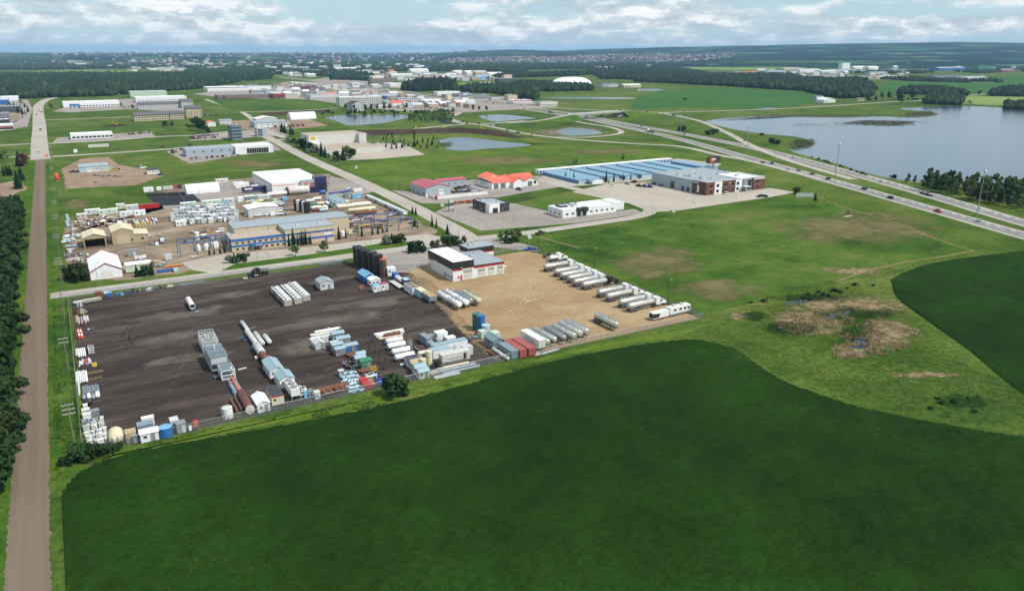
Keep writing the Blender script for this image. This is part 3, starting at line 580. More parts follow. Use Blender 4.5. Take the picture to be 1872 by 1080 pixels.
road('street',[(640,250),(700,242),(760,236),(820,229.6),(860,227),(910,225),(960,221)],9,'street',.09,'collector road past the black earth berm',step=4)
road('street',[(700,195),(790,196),(826,203),(838,207),(822,215),(832,222),(852,226)],11,'street',.1,'winding service road between the ponds',step=6)
road('street',[(818,211),(805,217),(812,224),(835,228)],10,'fresh_asphalt',.11,'fresh black paving beside the service road',step=5)
road('ramp',[(852,226),(888,230),(952,243),(1006,251),(1059,256),(1160,263),(1242,268),(1311,283),(1364,293),(1418,306),(1500,328)],7.5,'street',.1,'slip road curving down to the near carriageway',step=6)
road('ramp',[(1006,251),(1060,251.5),(1102,249),(1132,244.5),(1134,239),(1112,232),(1085,228),(1050,222)],7,'street',.12,'loop ramp around the small pond',step=6)
road('ramp',[(1210,207),(1277,221),(1332,244.5),(1364,261.6),(1418,285),(1480,305),(1560,328)],8,'street',.1,'slip road along the lake',step=6)
road('country_road',[(1200,207.5),(1247,205),(1354,202),(1460,197.5),(1579,190),(1634,186.5),(1690,184),(1740,178),(1800,172)],9,'street',.14,'country road running east past the lake',step=5)
road('country_road',[(960,195),(1060,200),(1140,204),(1210,206)],8,'street',.14,'service road right of the highway',step=4)
hw={}
for key,line,l in(('near',[(1990,464),(1872,431),(1640,365),(1400,298),(1240,254),(1140,232),(1060,215.5),(980,203),(900,191),(780,176),(700,165),(636,156.5),(560,147),(510,142)],'near carriageway of the highway'),('far',[(1990,438),(1872,408),(1700,357),(1560,318),(1460,291),(1366,268),(1240,243.5),(1140,226),(1060,210.5),(980,198.5),(900,187),(780,172.5),(700,162.5),(636,154.5),(560,145.5),(510,141)],'far carriageway of the highway')):
 o,c=road('highway',line,15,'highway',.08,l,step=6);hw[key]=(o,c)
def dashed(parent,c,off,z,dl,gap,w,tmax,nm='edge_line',mt='signwhite'):
 """painted dashes along a centre line, each a part of its road; one solid line if gap is 0"""
 s,out=0.0,[]
 P=[c[0]];
 for a,b in zip(c,c[1:]):
  n=max(1,int((b-a).length/3));P+=[a.lerp(b,(k+1)/n)for k in range(n)]
 acc,b_=0.0,None
 for a,b in zip(P,P[1:]):
  d=b-a;nn=Vector((-d.y,d.x)).normalized()
  q,r=a+nn*off,b+nn*off;h=nn*w/2;cyc=acc%(dl+gap)if gap else 0
  if acc>tmax:break
  if cyc<dl:
   bb=B().add([(q.x+h.x,q.y+h.y,z),(q.x-h.x,q.y-h.y,z),(r.x-h.x,r.y-h.y,z),(r.x+h.x,r.y+h.y,z)],[(0,1,2,3)])
   if gap:bb.obj('lane_dash','signwhite',parent)
   else:out.append(bb)
  acc+=d.length
 if out:
  m=B();[m.add(x.v,x.f)for x in out];m.obj(nm,mt,parent)
for k in('near','far'):
 o,c=hw[k];dashed(o,c,6.4,.088,3,0,2.2,3200,'shoulder','street');dashed(o,c,-6.4,.088,3,0,2.2,3200,'shoulder','street');dashed(o,c,0,.095,3,9,.3,520);dashed(o,c,5.4,.095,3,0,.25,900);dashed(o,c,-5.4,.095,3,0,.25,900)
dashed(hw['near'][0],hw['near'][1],-3.4,.097,4,5,.7,260);dashed(hw['far'][0],hw['far'][1],-3.4,.097,4,5,.7,330)
# overpass
def embank(line,w,zf,label):
 c=catmull([Vector(p)for p in line],8);n=len(c);v=[]
 for i,p in enumerate(c):
  d=(c[min(i+1,n-1)]-c[max(i-1,0)]).normalized();nn=Vector((-d.y,d.x));z=zf(i/(n-1));h=w/2+1.5
  for s,zz in((h+z*2.2,-.05),(h,z),(-h,z),(-h-z*2.2,-.05)):v.append((p.x+nn.x*s,p.y+nn.y*s,zz))
 f=[(4*i+k+1,4*i+5+k,4*i+4+k,4*i+k)for i in range(n-1)for k in range(3)]
 for e,rev in((0,False),(4*(n-1),True)):f.append(tuple(reversed((e,e+1,e+2,e+3)))if rev else(e,e+1,e+2,e+3))
 tag(B().add(v,f).obj('embankment',M('lawn')),label,'embankment',kind='structure')
BZ=7.2
bw,be=Vector(G(1046,209.5,BZ)),Vector(G(1134,203.5,BZ));bd=(be-bw).normalized();bn=Vector((-bd.y,bd.x))
wl=[Vector(G(925,225)),Vector(G(985,220.5,2)),Vector(G(1020,214,5.5)),bw];el=[be,Vector(G(1165,203.5,6)),Vector(G(1195,206,2.5)),Vector(G(1215,207))]
zw=lambda t:BZ*(t*t*(3-2*t));ze=lambda t:BZ*((1-t)**2*(1+2*t))
embank(wl,11,zw,'grass embankment left of the overpass');embank(el,11,ze,'grass embankment right of the overpass')
ribbon('bridge_approach',wl,10,M('street'),lambda t:zw(t)+.12,'road climbing to the overpass from the left',px=False,step=8);ribbon('bridge_approach',el,10,M('street'),lambda t:ze(t)+.12,'road descending from the overpass to the right',px=False,step=8)
br=thing('overpass_bridge','concrete overpass carrying the road over the highway','bridge',(bw.x,bw.y,0),math.degrees(math.atan2(bd.y,bd.x)));BL=(be-bw).length
B().box(-3,-5.6,BZ-1.5,BL+3,5.6,BZ+.14).obj('deck','concrete',br)
for s in(-1,1):B().box(-3,s*5.6-.2,BZ+.14,BL+3,s*5.6+.2,BZ+1.1).obj('parapet','lightgrey',br)
for t in(.3,.62):
 p=B().box(BL*t-.7,-5,BZ-2.6,BL*t+.7,5,BZ-1.5).obj('pier','concrete',br)
 for y in(-3.6,0,3.6):B().cyl((BL*t,y,-.1),(BL*t,y,BZ-2.6),.65,10).obj('column','concrete',p,smooth=True)
for x0,x1 in((-14,-2.5),(BL+14,BL+2.5)):B().prism([(x0+(22 if x0<0 else-22),-.05),(x1,BZ-1.5),(x0,BZ-1.6),(x0,-.05)],-5.5,5.5).obj('abutment_slope','concrete',br)
# black earth berm
bl=[(600,246),(660,245.5),(760,243),(830,241),(890,244),(955,253)]
embank([Vector(G(*p))for p in bl],7,lambda t:4.2*min(1,6*t,6*(1-t)),'long dark earth berm between road and pond');bpy.data.objects[[o.name for o in COL.objects if o.name.startswith('embankment')][-1]].data.materials[0]=M('dark_soil')
def track(parent,line,m,z,w=.55,gauge=1.9,px=True):
 """pair of wheel marks worn into a yard or road"""
 c=catmull([Vector(G(*q_))if px else Vector(q_)for q_ in line],8);n=len(c)
 for s in(-1,1):
  v=[]
  for i,p_ in enumerate(c):
   d=(c[min(i+1,n-1)]-c[max(i-1,0)]).normalized();nn=Vector((-d.y,d.x))
   for e in(s*gauge/2+w/2,s*gauge/2-w/2):v.append((p_.x+nn.x*e,p_.y+nn.y*e,z))
  B().add(v,[(2*i+1,2*i+3,2*i+2,2*i)for i in range(n-1)]).obj('wheel_track',m,parent)
yd={o.name:o for o in COL.objects if o.name in('dark_yard','tan_yard','gravel_road')}
for i,l in enumerate([[(900,520),(950,545),(985,548),(1040,530),(1120,545)],[(870,545),(940,548),(1000,556),(1080,580)],[(930,500),(960,520),(965,545),(930,575)],[(1000,480),(975,510),(985,550),(1050,590)],[(860,530),(930,520),(1000,500)],[(920,590),(980,570),(1060,560),(1150,575)]]):track(yd['tan_yard'],l,'track_pale',.024+i*.0012)
for i,l in enumerate([[(540,590),(600,575),(640,540),(700,500)],[(560,580),(590,560),(600,535),(570,520),(530,530)],[(230,620),(260,590),(330,590),(420,560),(520,540)],[(240,640),(230,615),(250,590),(300,580)],[(420,600),(440,580),(460,590),(430,620),(400,600)],[(640,660),(680,640),(670,600),(720,560),(760,570)],[(300,720),(330,660),(360,600),(450,540)],[(690,690),(720,600),(800,590),(860,640)]]):track(yd['dark_yard'],l,'track_dark' if i%2 else 'track_dust',.026+i*.0012)
for i,l in enumerate([[(200,590),(340,575),(480,575),(640,560)],[(210,640),(330,625),(420,610)],[(220,690),(300,668),(380,660)],[(520,620),(600,600),(700,590)],[(560,690),(600,680),(640,660)],[(600,560),(680,575),(760,600)]]):track(yd['dark_yard'],l,'track_dust',.036+i*.0012,1.6,3.2)
soft('gravel_mix',[(121,300),(124,280),(119,255),(114,230),(111,205),(110,189),(105,189),(106,210),(110,235),(114,262),(117,290)],'soft_tan',.0245,'mixed gravel along the join of the two yards','patch',px=False)
q_=random.Random(5)
for o in[o for o in COL.objects if o.name.split('.')[0]=='paved_lot' and len(o.data.vertices)][:9]:
 xs_=[v.co.x for v in o.data.vertices];ys_=[v.co.y for v in o.data.vertices];pl_=[(v.co.x,v.co.y)for v in o.data.vertices];z_=o.data.vertices[0].co.z
 for i in range(9):
  x,y=q_.uniform(min(xs_),max(xs_)),q_.uniform(min(ys_),max(ys_));a=q_.choice((0,1.57,q_.uniform(0,3)));L_=q_.uniform(5,16);pts=[(x+math.cos(a)*L_*t+q_.uniform(-.6,.6),y+math.sin(a)*L_*t+q_.uniform(-.6,.6))for t in(0,.33,.66,1)]
  if all(inside(np.array([p_[0]]),np.array([p_[1]]),pl_)[0]for p_ in pts):ribbon('crack_seal',pts,.45,M('seal'),z_+.006+.0007*i,'x',px=False);r_=COL.objects[-1];[r_.pop(k_)for k_ in('label','category','kind')];kid(o,r_)
def tufts(name,X,Y,Z,s,mat,label,cat):
 m=len(X);a=nrng.uniform(0,6.28,m);e=nrng.uniform(.1,.6,m);k=s*nrng.uniform(.5,1.2,m)[:,None]
 u=np.stack([np.cos(a),np.sin(a),np.zeros(m)],1)*k;v=np.stack([-np.sin(a)*np.cos(e),np.cos(a)*np.cos(e),np.sin(e)],1)*k;c=np.stack([X,Y,Z+k[:,0]*.5],1)
 P=np.stack([c-u-v,c+u-v*.5,c+u*.6+v,c-u*.7+v*.8],1).reshape(-1,3)
 return tag(link(name,np_mesh(name,P,np.arange(len(P)).reshape(-1,4),mat)),label,cat,kind='stuff')
vis=[(-11,110),(60,95),(190,30),(300,60),(330,130),(210,190),(-11,190)]
X,Y=scatter(vis,.55);kk=inside(X,Y,crop_poly)&(fbm(X/9,Y/9,3,21)>.36);X,Y=X[kk]+nrng.normal(0,.7,int(kk.sum())),Y[kk]+nrng.normal(0,.7,int(kk.sum()));tufts('crop_leaves',X,Y,crop_z(X,Y),.14,'crop_leaf','leafy tops of the crop in the near field','crop')
mead=poly_px([(1000,452),(1100,415),(1400,370),(1560,395),(1760,458),(1560,508),(1290,570),(1120,505)]);X,Y=scatter(mead,1.15);kk=fbm(X/12,Y/12,4,31)>.5;X,Y=X[kk],Y[kk];tufts('meadow_weeds',X,Y,X*0,.17,'weed','dark weed tufts scattered over the meadow','weeds')
strip=poly_px([(1290,625),(1345,640),(1500,720),(1720,772),(1872,795),(1872,725),(1700,592),(1640,520),(1780,462),(1540,505),(1290,575)]);X,Y=scatter(strip,.95);kk=fbm(X/10,Y/10,4,37)>.5;X,Y=X[kk],Y[kk];tufts('rank_grass',X,Y,X*0,.2,'weed','rank grass tufts around the marsh','grass')
SH('verge_strip',[(165,842),(300,812),(460,782),(700,736),(900,684),(1010,655),(1130,631),(1250,614),(1275,598),(1130,622),(1000,650),(880,680),(700,722),(460,772),(300,802)],'verge_bright',.008,'bright yellow-green grass strip along the near fence','verge',jag=.6)
X,Y=scatter(cw3,.75);kk=fbm(X/9,Y/9,3,23)>.36;X,Y=X[kk]+nrng.normal(0,.9,int(kk.sum())),Y[kk]+nrng.normal(0,.9,int(kk.sum()));tufts('crop_leaves',X,Y,crop_z(X,Y,cw3),.14,'crop_leaf','leafy tops of the crop in the right-hand field','crop')
# ================================================================ builders
def T(name,label,cat,px,py,rot=0.0,group=None,z=0.03):x,y=G(px,py);return thing(name,label,cat,(x,y,z),rot,group)
def gable(t,w,d,h,rise,wall,roof,ridge='y',z0=.15,over=.2,th=.12):
 """walls with gable ends and two roof slabs, base centred on the origin of t"""
 a,b=(w/2,d/2)if ridge=='y' else(d/2,w/2);ax_=ridge
 B().prism([(-a,z0),(a,z0),(a,h),(0,h+rise),(-a,h)]if ridge=='y' else[(a,z0),(-a,z0),(-a,h),(0,h+rise),(a,h)],-b,b,ax_).obj('wall',wall,t)
 r=B();k=rise/a
 for s in(-1,1):
  pl=[(0,h+rise+.01),(s*(a+over),h-over*k+.01),(s*(a+over),h-over*k+th),(0,h+rise+th)]
  r.prism(pl if s>0 else pl[::-1],-b-over,b+over,ax_)
 return r.obj('roof',roof,t)
def fpart(t,name,face,u0,u1,z0,z1,mat,w,d,proud=.04,ox=0.0,oy=0.0,deep=.02):
 """a flat piece on a wall of the box (ox..ox+w, oy..oy+d): face s, w, e or n"""
 b=B()
 if face=='s':b.box(ox+u0,oy-proud,z0,ox+u1,oy+deep,z1)
 elif face=='n':b.box(ox+u0,oy+d-deep,z0,ox+u1,oy+d+proud,z1)
 elif face=='w':b.box(ox-proud,oy+u0,z0,ox+deep,oy+u1,z1)
 else:b.box(ox+w-deep,oy+u0,z0,ox+w+proud,oy+u1,z1)
 return b.obj(name,mat,t)
def window(t,face,u0,u1,z0,z1,w,d,frame='lightgrey',ox=0,oy=0,bars=0):
 f=fpart(t,'window',face,u0,u1,z0,z1,frame,w,d,.05,ox,oy);m=.07
 fpart(f,'pane',face,u0+m,u1-m,z0+m,z1-m,'glass',w,d,.065,ox,oy);return f
def cabin(label,px,py,w,d,h=2.5,rise=.7,wall='white',roof='roofblue',ridge='y',rot=0,name='cabin',win=1,door='grey',group=None,ribs=False):
 t=T(name,label,'cabin',px,py,rot,group)
 rf=gable(t,w,d,h,rise,wall,roof,ridge);ox,oy=-w/2,-d/2
 B().box(-w/2+.2,-d/2-.25,0,-w/2+.5,d/2+.25,.15).box(w/2-.5,-d/2-.25,0,w/2-.2,d/2+.25,.15).obj('skid','darkgrey',t)
 dw=min(1.0,w*.35);fpart(t,'door','s',w*.55,w*.55+dw,.2,min(2.2,h-.2),door,w,d,.04,ox,oy)
 if win:window(t,'s',w*.15,w*.15+min(.9,w*.25),h*.5,h*.78,w,d,'offwhite',ox,oy)
 for k in range(win):
  u=d*(k+.5)/win;window(t,'w',u-.45,u+.45,h*.5,h*.78,w,d,'offwhite',ox,oy)
 if ridge=='y':B().box(-.12,-d/2-.2,h+rise+.1,.12,d/2+.2,h+rise+.17).obj('ridge_cap',roof if isinstance(roof,str)else 'lightgrey',rf)
 else:B().box(-w/2-.2,-.12,h+rise+.1,w/2+.2,.12,h+rise+.17).obj('ridge_cap',roof,rf)
 return t
def boxunit(label,px,py,w,d,h=2.6,wall='grey',roof=None,rot=0,name='skid_building',cat='shed',win=1,door=True,ribs=0,group=None,rim=True,doorc='lightgrey',z=.03,legs=.2):
 t=T(name,label,cat,px,py,rot,group,z);ox,oy=-w/2,-d/2
 B().box(ox,oy,legs,-ox,-oy,h).obj('body',wall,t)
 r=B().box(ox-.06,oy-.06,h,-ox+.06,-oy+.06,h+.1)
 n=max(2,int(max(w,d)/.8))
 for i in range(1,n):
  if w>=d:r.box(ox+w*i/n-.05,oy,h+.1,ox+w*i/n+.05,-oy,h+.15)
  else:r.box(ox,oy+d*i/n-.05,h+.1,-ox,oy+d*i/n+.05,h+.15)
 r.obj('roof',roof or wall,t)
 B().box(ox,oy+.1,0,-ox,oy+.3,legs).box(ox,-oy-.3,0,-ox,-oy-.1,legs).obj('skid','darkgrey',t)
 if ribs:
  b=B()
  for i in range(ribs):u=d*(i+.5)/ribs;b.box(ox-.05,oy+u-.06,legs,ox,oy+u+.06,h)
  for i in range(max(2,int(ribs*w/d))):u=w*(i+.5)/max(2,int(ribs*w/d));b.box(ox+u-.06,oy-.05,legs,ox+u+.06,oy,h)
  b.obj('rib',wall,t)
 if door:fpart(t,'door','s',w*.55,w*.55+min(.95,w*.35),.25,min(2.2,h-.25),doorc,w,d,.05,ox,oy)
 for k in range(win):
  u=w*(k+.5)/(win+1);window(t,'s',u-.4,u+.4,h*.5,h*.78,w,d,'offwhite',ox,oy)
 if d>3.5 and win:window(t,'w',d*.4,d*.4+.9,h*.5,h*.78,w,d,'offwhite',ox,oy)
 return t
def container(label,px,py,w,d,h=2.6,col='pinkred',rot=0,group=None,name='shipping_container',roof=None):
 """long axis along y, doors on the south end"""
 t=T(name,label,'container',px,py,rot,group);ox,oy=-w/2,-d/2
 B().box(ox+.06,oy+.08,.15,-ox-.06,-oy-.06,h-.06).obj('body',col,t)
 c=B();n=int(d/.55)
 for i in range(n):y=oy+.15+(d-.3)*i/n;c.box(ox+.02,y,.25,ox+.06,y+.24,h-.12).box(-ox-.06,y,.25,-ox-.02,y+.24,h-.12)
 c.obj('side_corrugation',col,t)['kind']='stuff'
 f=B()
 for sx_ in(-1,1):
  for sy_ in(-1,1):f.box(sx_*(w/2)-.07,sy_*(d/2)-.07,0,sx_*(w/2)+.07,sy_*(d/2)+.07,h)
  f.box(sx_*w/2-.06,oy,h-.1,sx_*w/2+.06,-oy,h).box(sx_*w/2-.06,oy,.08,sx_*w/2+.06,-oy,.2)
 f.obj('frame',col,t)
 B().box(ox+.06,oy+.05,h-.06,-ox-.06,-oy-.05,h-.01).obj('roof',roof or col,t)
 for s in(0,1):
  dd=B().box(ox+.1+s*(w/2-.08),oy,.2,ox+w/2-.02+s*(w/2-.08),oy+.08,h-.15).obj('door',col,t)
  B().box(ox+.1+s*(w/2-.08)+.35,oy-.05,.3,ox+.1+s*(w/2-.08)+.4,oy,h-.25).obj('lock_bar','galv',dd)
 return t
def vtank(label,px,py,r,h,col='black',top=None,group=None,name='vertical_tank',cone=.25,ladder=True,n=20,rot=0,z=.03,hoops=0):
 t=T(name,label,'tank',px,py,rot,group,z)
 B().cyl((0,0,.05),(0,0,h),r,n).obj('shell',col,t,smooth=True)
 l=B().cyl((0,0,h),(0,0,h+cone),r*1.02,n,r2=r*.15).obj('lid',top or col,t,smooth=True);B().cyl((r*.45,0,h+cone*.3),(r*.45,0,h+cone+.2),.22,8).obj('hatch',top or col,l)
 for i in range(hoops):z_=h*(i+1)/(hoops+1);B().cyl((0,0,z_),(0,0,z_+.08),r+.03,n).obj('hoop',col,t,smooth=True)
 if ladder:
  b=B();x=-r-.18
  for s in(-.22,.22):b.box(x-.03,s-.03,0,x+.03,s+.03,h+.4)
  for i in range(int(h/.5)):b.box(x-.02,-.22,.4+i*.5,x+.02,.22,.44+i*.5)
  b.obj('ladder','grey' if col!='grey' else 'darkgrey',t)
 B().cyl((0,-r-.15,.5),(0,-r+.1,.5),.14,8).obj('valve','darkgrey',t);return t
def htank(label,px,py,L_,r,col='white',axis='x',saddle='darkgrey',rot=0,group=None,name='horizontal_tank',z=.03,gap=.25,dome=None,fit=True,endc=None):
 t=T(name,label,'tank',px,py,rot+(0 if axis=='x' else 90),group,z);zc=r+gap;dm=r*.45 if dome is None else dome
 B().cyl((-L_/2+dm,0,zc),(L_/2-dm,0,zc),r,16,dome=dm).obj('shell',col,t,smooth=True)
 for s in(-.3,.3):B().box(L_*s-.15,-r*.8,0,L_*s+.15,r*.8,zc-r*.55).obj('saddle',saddle,t)
 if fit:
  B().cyl((L_*.1,0,zc+r-.05),(L_*.1,0,zc+r+.3),.25,10).obj('manway',col,t,smooth=True)
  b=B()
  for s in(-.2,.28):b.cyl((L_*s,0,zc+r-.05),(L_*s,0,zc+r+.22),.1,6)
  b.obj('nozzle','darkgrey',t)
 if endc:B().cyl((-L_/2-.06,0,zc),(-L_/2+dm*.6,0,zc),r*1.03,16).obj('end_plate',endc,t,smooth=True)
 return t
def pipes(label,px,py,n,L_,r,cols,axis='x',name='pipe_stack',layers=1,group=None,rot=0,open_=False,cat='pipes',sp=2.3,jit=.3,z=.03,rack=True):
 """n pipes lying side by side on timbers, each pipe a part"""
 t=T(name,label,cat,px,py,rot+(0 if axis=='x' else 90),group,z);cols=[cols]if isinstance(cols,str)else cols
 wd_=(n-1)*r*sp
 if rack:B().box(-L_*.32,-wd_/2-r,0,-L_*.32+.2,wd_/2+r,.18).box(L_*.3,-wd_/2-r,0,L_*.3+.2,wd_/2+r,.18).obj('timber','wood',t)
 for l in range(layers):
  for i in range(n-l):
   y=-wd_/2+i*r*sp+l*r*sp/2;zc=.18+r+l*r*1.8;j=rng.uniform(-jit,jit);ll=L_*rng.uniform(.86,1.0)
   b=B().tube((-ll/2+j,y,zc),(ll/2+j,y,zc),r,max(.02,r*.12),10)if open_ else B().cyl((-ll/2+j,y,zc),(ll/2+j,y,zc),r,10)
   b.obj('pipe',rng.choice(cols),t,smooth=True)
 return t
def skid(label,px,py,w,d,cols=('white','skyblue','galv'),h=1.8,seed=1,rot=0,group=None,name='equipment_skid',base='darkgrey',cat='machinery'):
 """process skid: base frame, vessels, pump and motor, pipe runs, panel"""
 q=random.Random(seed*17+3);t=T(name,label,cat,px,py,rot,group);a,b_=w/2,d/2
 f=B()
 for y in(-b_,0,b_):f.box(-a,y-.1,.02,a,y+.1,.28)
 for x in(-a,0,a):f.box(x-.1,-b_,.03,x+.1,b_,.27)
 f.obj('base_frame',base,t)
 for i in range(max(1,int(w*d/6))):
  x,y=q.uniform(-a*.7,a*.7),q.uniform(-b_*.7,b_*.7);k=q.random();c=q.choice(cols);r=q.uniform(.22,.45)
  if k<.4:B().cyl((x,y,.28),(x,y,h*q.uniform(.6,1.1)),r,10,dome=.12).obj('vessel',c,t,smooth=True)
  elif k<.75:
   ll=min(w,d)*q.uniform(.25,.4);dx,dy=(ll,0)if q.random()<.5 else(0,ll)
   B().cyl((x-dx,y-dy,.28+r),(x+dx,y+dy,.28+r),r,10,dome=.1).obj('vessel',c,t,smooth=True)
  else:B().box(x-.4,y-.3,.28,x+.4,y+.3,h*q.uniform(.4,.8)).obj('control_panel',c,t)
 p=B()
 for i in range(4):
  x,y,z=q.uniform(-a,a),q.uniform(-b_,b_),q.uniform(.5,h*.9);x2,y2=(q.uniform(-a,a),y)if q.random()<.5 else(x,q.uniform(-b_,b_));p.cyl((x,y,z),(x2,y2,z+.02),.07,6).cyl((x,y,.28),(x,y,z),.07,6)
 p.obj('pipework',q.choice(cols),t,smooth=True)
 B().cyl((a*.4,-b_*.6,.6),(a*.85,-b_*.6,.6),.28,10).box(a*.4,-b_*.6-.3,.28,a*.85,-b_*.6+.3,.4).obj('motor',q.choice(('royal','grey','skyblue','darkgrey')),t,smooth=True)
 return t
def module(label,px,py,w,d,h,col='galv',bays=4,deck=True,seed=2,clutter=0,rot=0,roofbars=0,name='steel_module',panel=None,group=None):
 """open steel frame: columns, beams, deck, bracing, optional pipe clutter"""
 q=random.Random(seed);t=T(name,label,'module',px,py,rot,group);a,b_=w/2,d/2
 c=B()
 for i in range(bays+1):
  y=-b_+d*i/bays
  for x in(-a,a):c.box(x-.11,y-.11,0,x+.11,y+.11,h)
 c.obj('column',col,t)
 bm=B()
 for z in(.25,h*.5,h):
  for x in(-a,a):bm.bar((x,-b_,z),(x,b_,z),.2)
  for i in range(bays+1):y=-b_+d*i/bays;bm.bar((-a,y,z),(a,y,z),.2)
 bm.obj('frame_beam',col,t)
 br_=B()
 for i in range(bays):
  y0,y1=-b_+d*i/bays,-b_+d*(i+1)/bays
  for x in(-a,a):br_.bar((x,y0,.25),(x,y1,h*.5),.08).bar((x,y1,h*.5),(x,y0,h),.08)
 br_.obj('brace',col,t)
 if deck:B().box(-a,-b_,.3,a,b_,.38).obj('deck','grey',t)
 if roofbars:
  for i in range(roofbars):y=-b_+d*(i+.5)/roofbars;B().bar((-a,y,h+.12),(a,y,h+.12),.3,.2).obj('roof_beam','bluegrey',t)
  B().box(-a+.1,-b_+.1,h-.2,a-.1,b_-.1,h-.12).obj('grating','grey',t)
 if panel:B().box(-a-.05,-b_,h*.55,a+.05,-b_+.08,h).box(-a-.06,-b_,.3,-a-.02,b_,h*.9).obj('cladding',panel,t)
 for i in range(clutter):
  x,y,z=q.uniform(-a,a),q.uniform(-b_,b_),q.choice((.4,h*.5,h));v=q.random()
  if v<.35:B().cyl((x,y,z),(x,y,z+q.uniform(.8,1.8)),q.uniform(.12,.35),8,dome=.1).obj('vessel',q.choice(('white',col,'lightgrey')),t,smooth=True)
  elif v<.7:B().cyl((x,-b_*q.random(),z+.3),(x,b_*q.random(),z+.3),q.uniform(.06,.16),6).obj('pipe',q.choice(('white',col,'lightgrey')),t)
  else:B().bar((-a,y,z+1),(a,y,z+1),.06).bar((-a,y,z),(-a,y,z+1),.06).bar((a,y,z),(a,y,z+1),.06).obj('railing','lightgrey',t)
 return t
def crate(label,px,py,w,d,h,col='wood',rot=0,group=None,name='crate',slats=True,cat='crate'):
 t=T(name,label,cat,px,py,rot,group);a,b_=w/2,d/2;t_=.06
 B().box(-a,-b_,.1,a,b_,.1+t_).box(-a,-b_,.1,-a+t_,b_,h).box(a-t_,-b_,.1,a,b_,h).box(-a+t_,-b_,.1,a-t_,-b_+t_,h).box(-a+t_,b_-t_,.1,a-t_,b_,h).obj('box',col,t)
 k=B()
 for x in(-a+.1,0,a-.1):k.box(x-.06,-b_,0,x+.06,b_,.1)
 k.obj('runner','wood' if slats else 'darkgrey',t)
 B().box(-a-.04,-b_-.04,h-.14,a+.04,-b_,h).box(-a-.04,b_,h-.14,a+.04,b_+.04,h).box(-a-.04,-b_,h-.14,-a,b_,h).box(a,-b_,h-.14,a+.04,b_,h).obj('rim',col,t)
 return t
def beams(label,px,py,n,L_,cols,axis='x',s=.25,layers=1,group=None,rot=0,name='beam_stack',wide=1.6):
 t=T(name,label,'steel',px,py,rot+(0 if axis=='x' else 90),group);cols=[cols]if isinstance(cols,str)else cols
 B().box(-L_*.3,-n*s*wide/2,0,-L_*.3+.2,n*s*wide/2,.15).box(L_*.3,-n*s*wide/2,0,L_*.3+.2,n*s*wide/2,.15).obj('timber','wood',t)
 for l in range(layers):
  for i in range(n):
   y=(i-(n-1)/2)*s*wide;z=.15+l*s*1.25;j=rng.uniform(-.4,.4);e=s/2
   B().box(-L_/2+j,y-e,z,L_/2+j,y+e,z+.04).box(-L_/2+j,y-.03,z+.04,L_/2+j,y+.03,z+s-.04).box(-L_/2+j,y-e,z+s-.04,L_/2+j,y+e,z+s).obj('beam',rng.choice(cols),t)
 return t
# ---------------------------------------------------------------- vehicles
def wheel_set(t,pos,r=.5,w=.3,dual=False):
 for x,y in pos:
  s=1 if y>0 else-1
  o=B().cyl((x,y-w/2,r),(x,y+w/2,r),r,14).obj('wheel','tyre',t,smooth=True)
  B().cyl((x,y+s*(w/2-.02),r),(x,y+s*(w/2+.02),r),r*.5,10).obj('rim','galv',o)
def tank_body(t,x0,x1,r,zc,col,rings=5):
 B().cyl((x0+.35,0,zc),(x1-.35,0,zc),r,20,dome=.35).obj('barrel',col,t,smooth=True)
 for i in range(rings):
  x=x0+.5+(x1-x0-1)*i/(rings-1);B().cyl((x-.05,0,zc),(x+.05,0,zc),r+.025,20).obj('ring','lightgrey' if col=='white' else 'galv',t,smooth=True)
 c=B().box(x0+1.2,.1,zc+r+.02,x1-1.2,.6,zc+r+.1)
 for i in range(6):x=x0+1.2+(x1-x0-2.4)*i/5;c.bar((x,.6,zc+r+.05),(x,.6,zc+r+.6),.05)
 c.bar((x0+1.2,.6,zc+r+.6),(x1-1.2,.6,zc+r+.6),.05);c.obj('catwalk','galv',t)
 for f in(.35,.65):x=x0+(x1-x0)*f;B().cyl((x,-.2,zc+r-.04),(x,-.2,zc+r+.16),.28,10).obj('manhole','galv',t,smooth=True)
 l=B()
 for y in(.2,.55):l.bar((x0+.05,y,.8),(x0+.05,y,zc+r+.3),.05)
 for i in range(6):l.bar((x0+.05,.2,1.0+.35*i),(x0+.05,.55,1.0+.35*i),.04)
 l.obj('ladder','galv',t)
def trailer_parts(t,x0,x1,r=1.02,zc=2.25,col='stainless',axles=3,legs=True):
 tank_body(t,x0,x1,r,zc,col)
 B().box(x0+.1,-.5,.95,x1-.2,-.34,1.25).box(x0+.1,.34,.95,x1-.2,.5,1.25).box(x0,-1.2,.6,x0+.15,1.2,.85).obj('chassis','charcoal',t)
 xs=[x0+1.0+1.28*i for i in range(axles)];wheel_set(t,[(x,s*1.02)for x in xs for s in(-1,1)],.5,.42)
 for s in(-1,1):
  B().box(xs[0]-.65,s*1.05-.28,1.06,xs[-1]+.65,s*1.05+.28,1.1).obj('fender','galv',t);B().cyl((x0+5.2,s*1.12,1.1),(x1-2.2,s*1.12,1.1),.15,8).obj('hose_tube','galv',t,smooth=True)
 if legs:B().box(x1-3.1,-.85,0,x1-2.9,-.7,1.1).box(x1-3.1,.7,0,x1-2.9,.85,1.1).box(x1-3.2,-.95,0,x1-2.8,-.6,.05).box(x1-3.2,.6,0,x1-2.8,.95,.05).obj('landing_leg','charcoal',t)
 for s in(-1,1):B().box(x0-.03,s*.9-.15,.65,x0,s*.9+.15,.8).obj('tail_light','red',t)
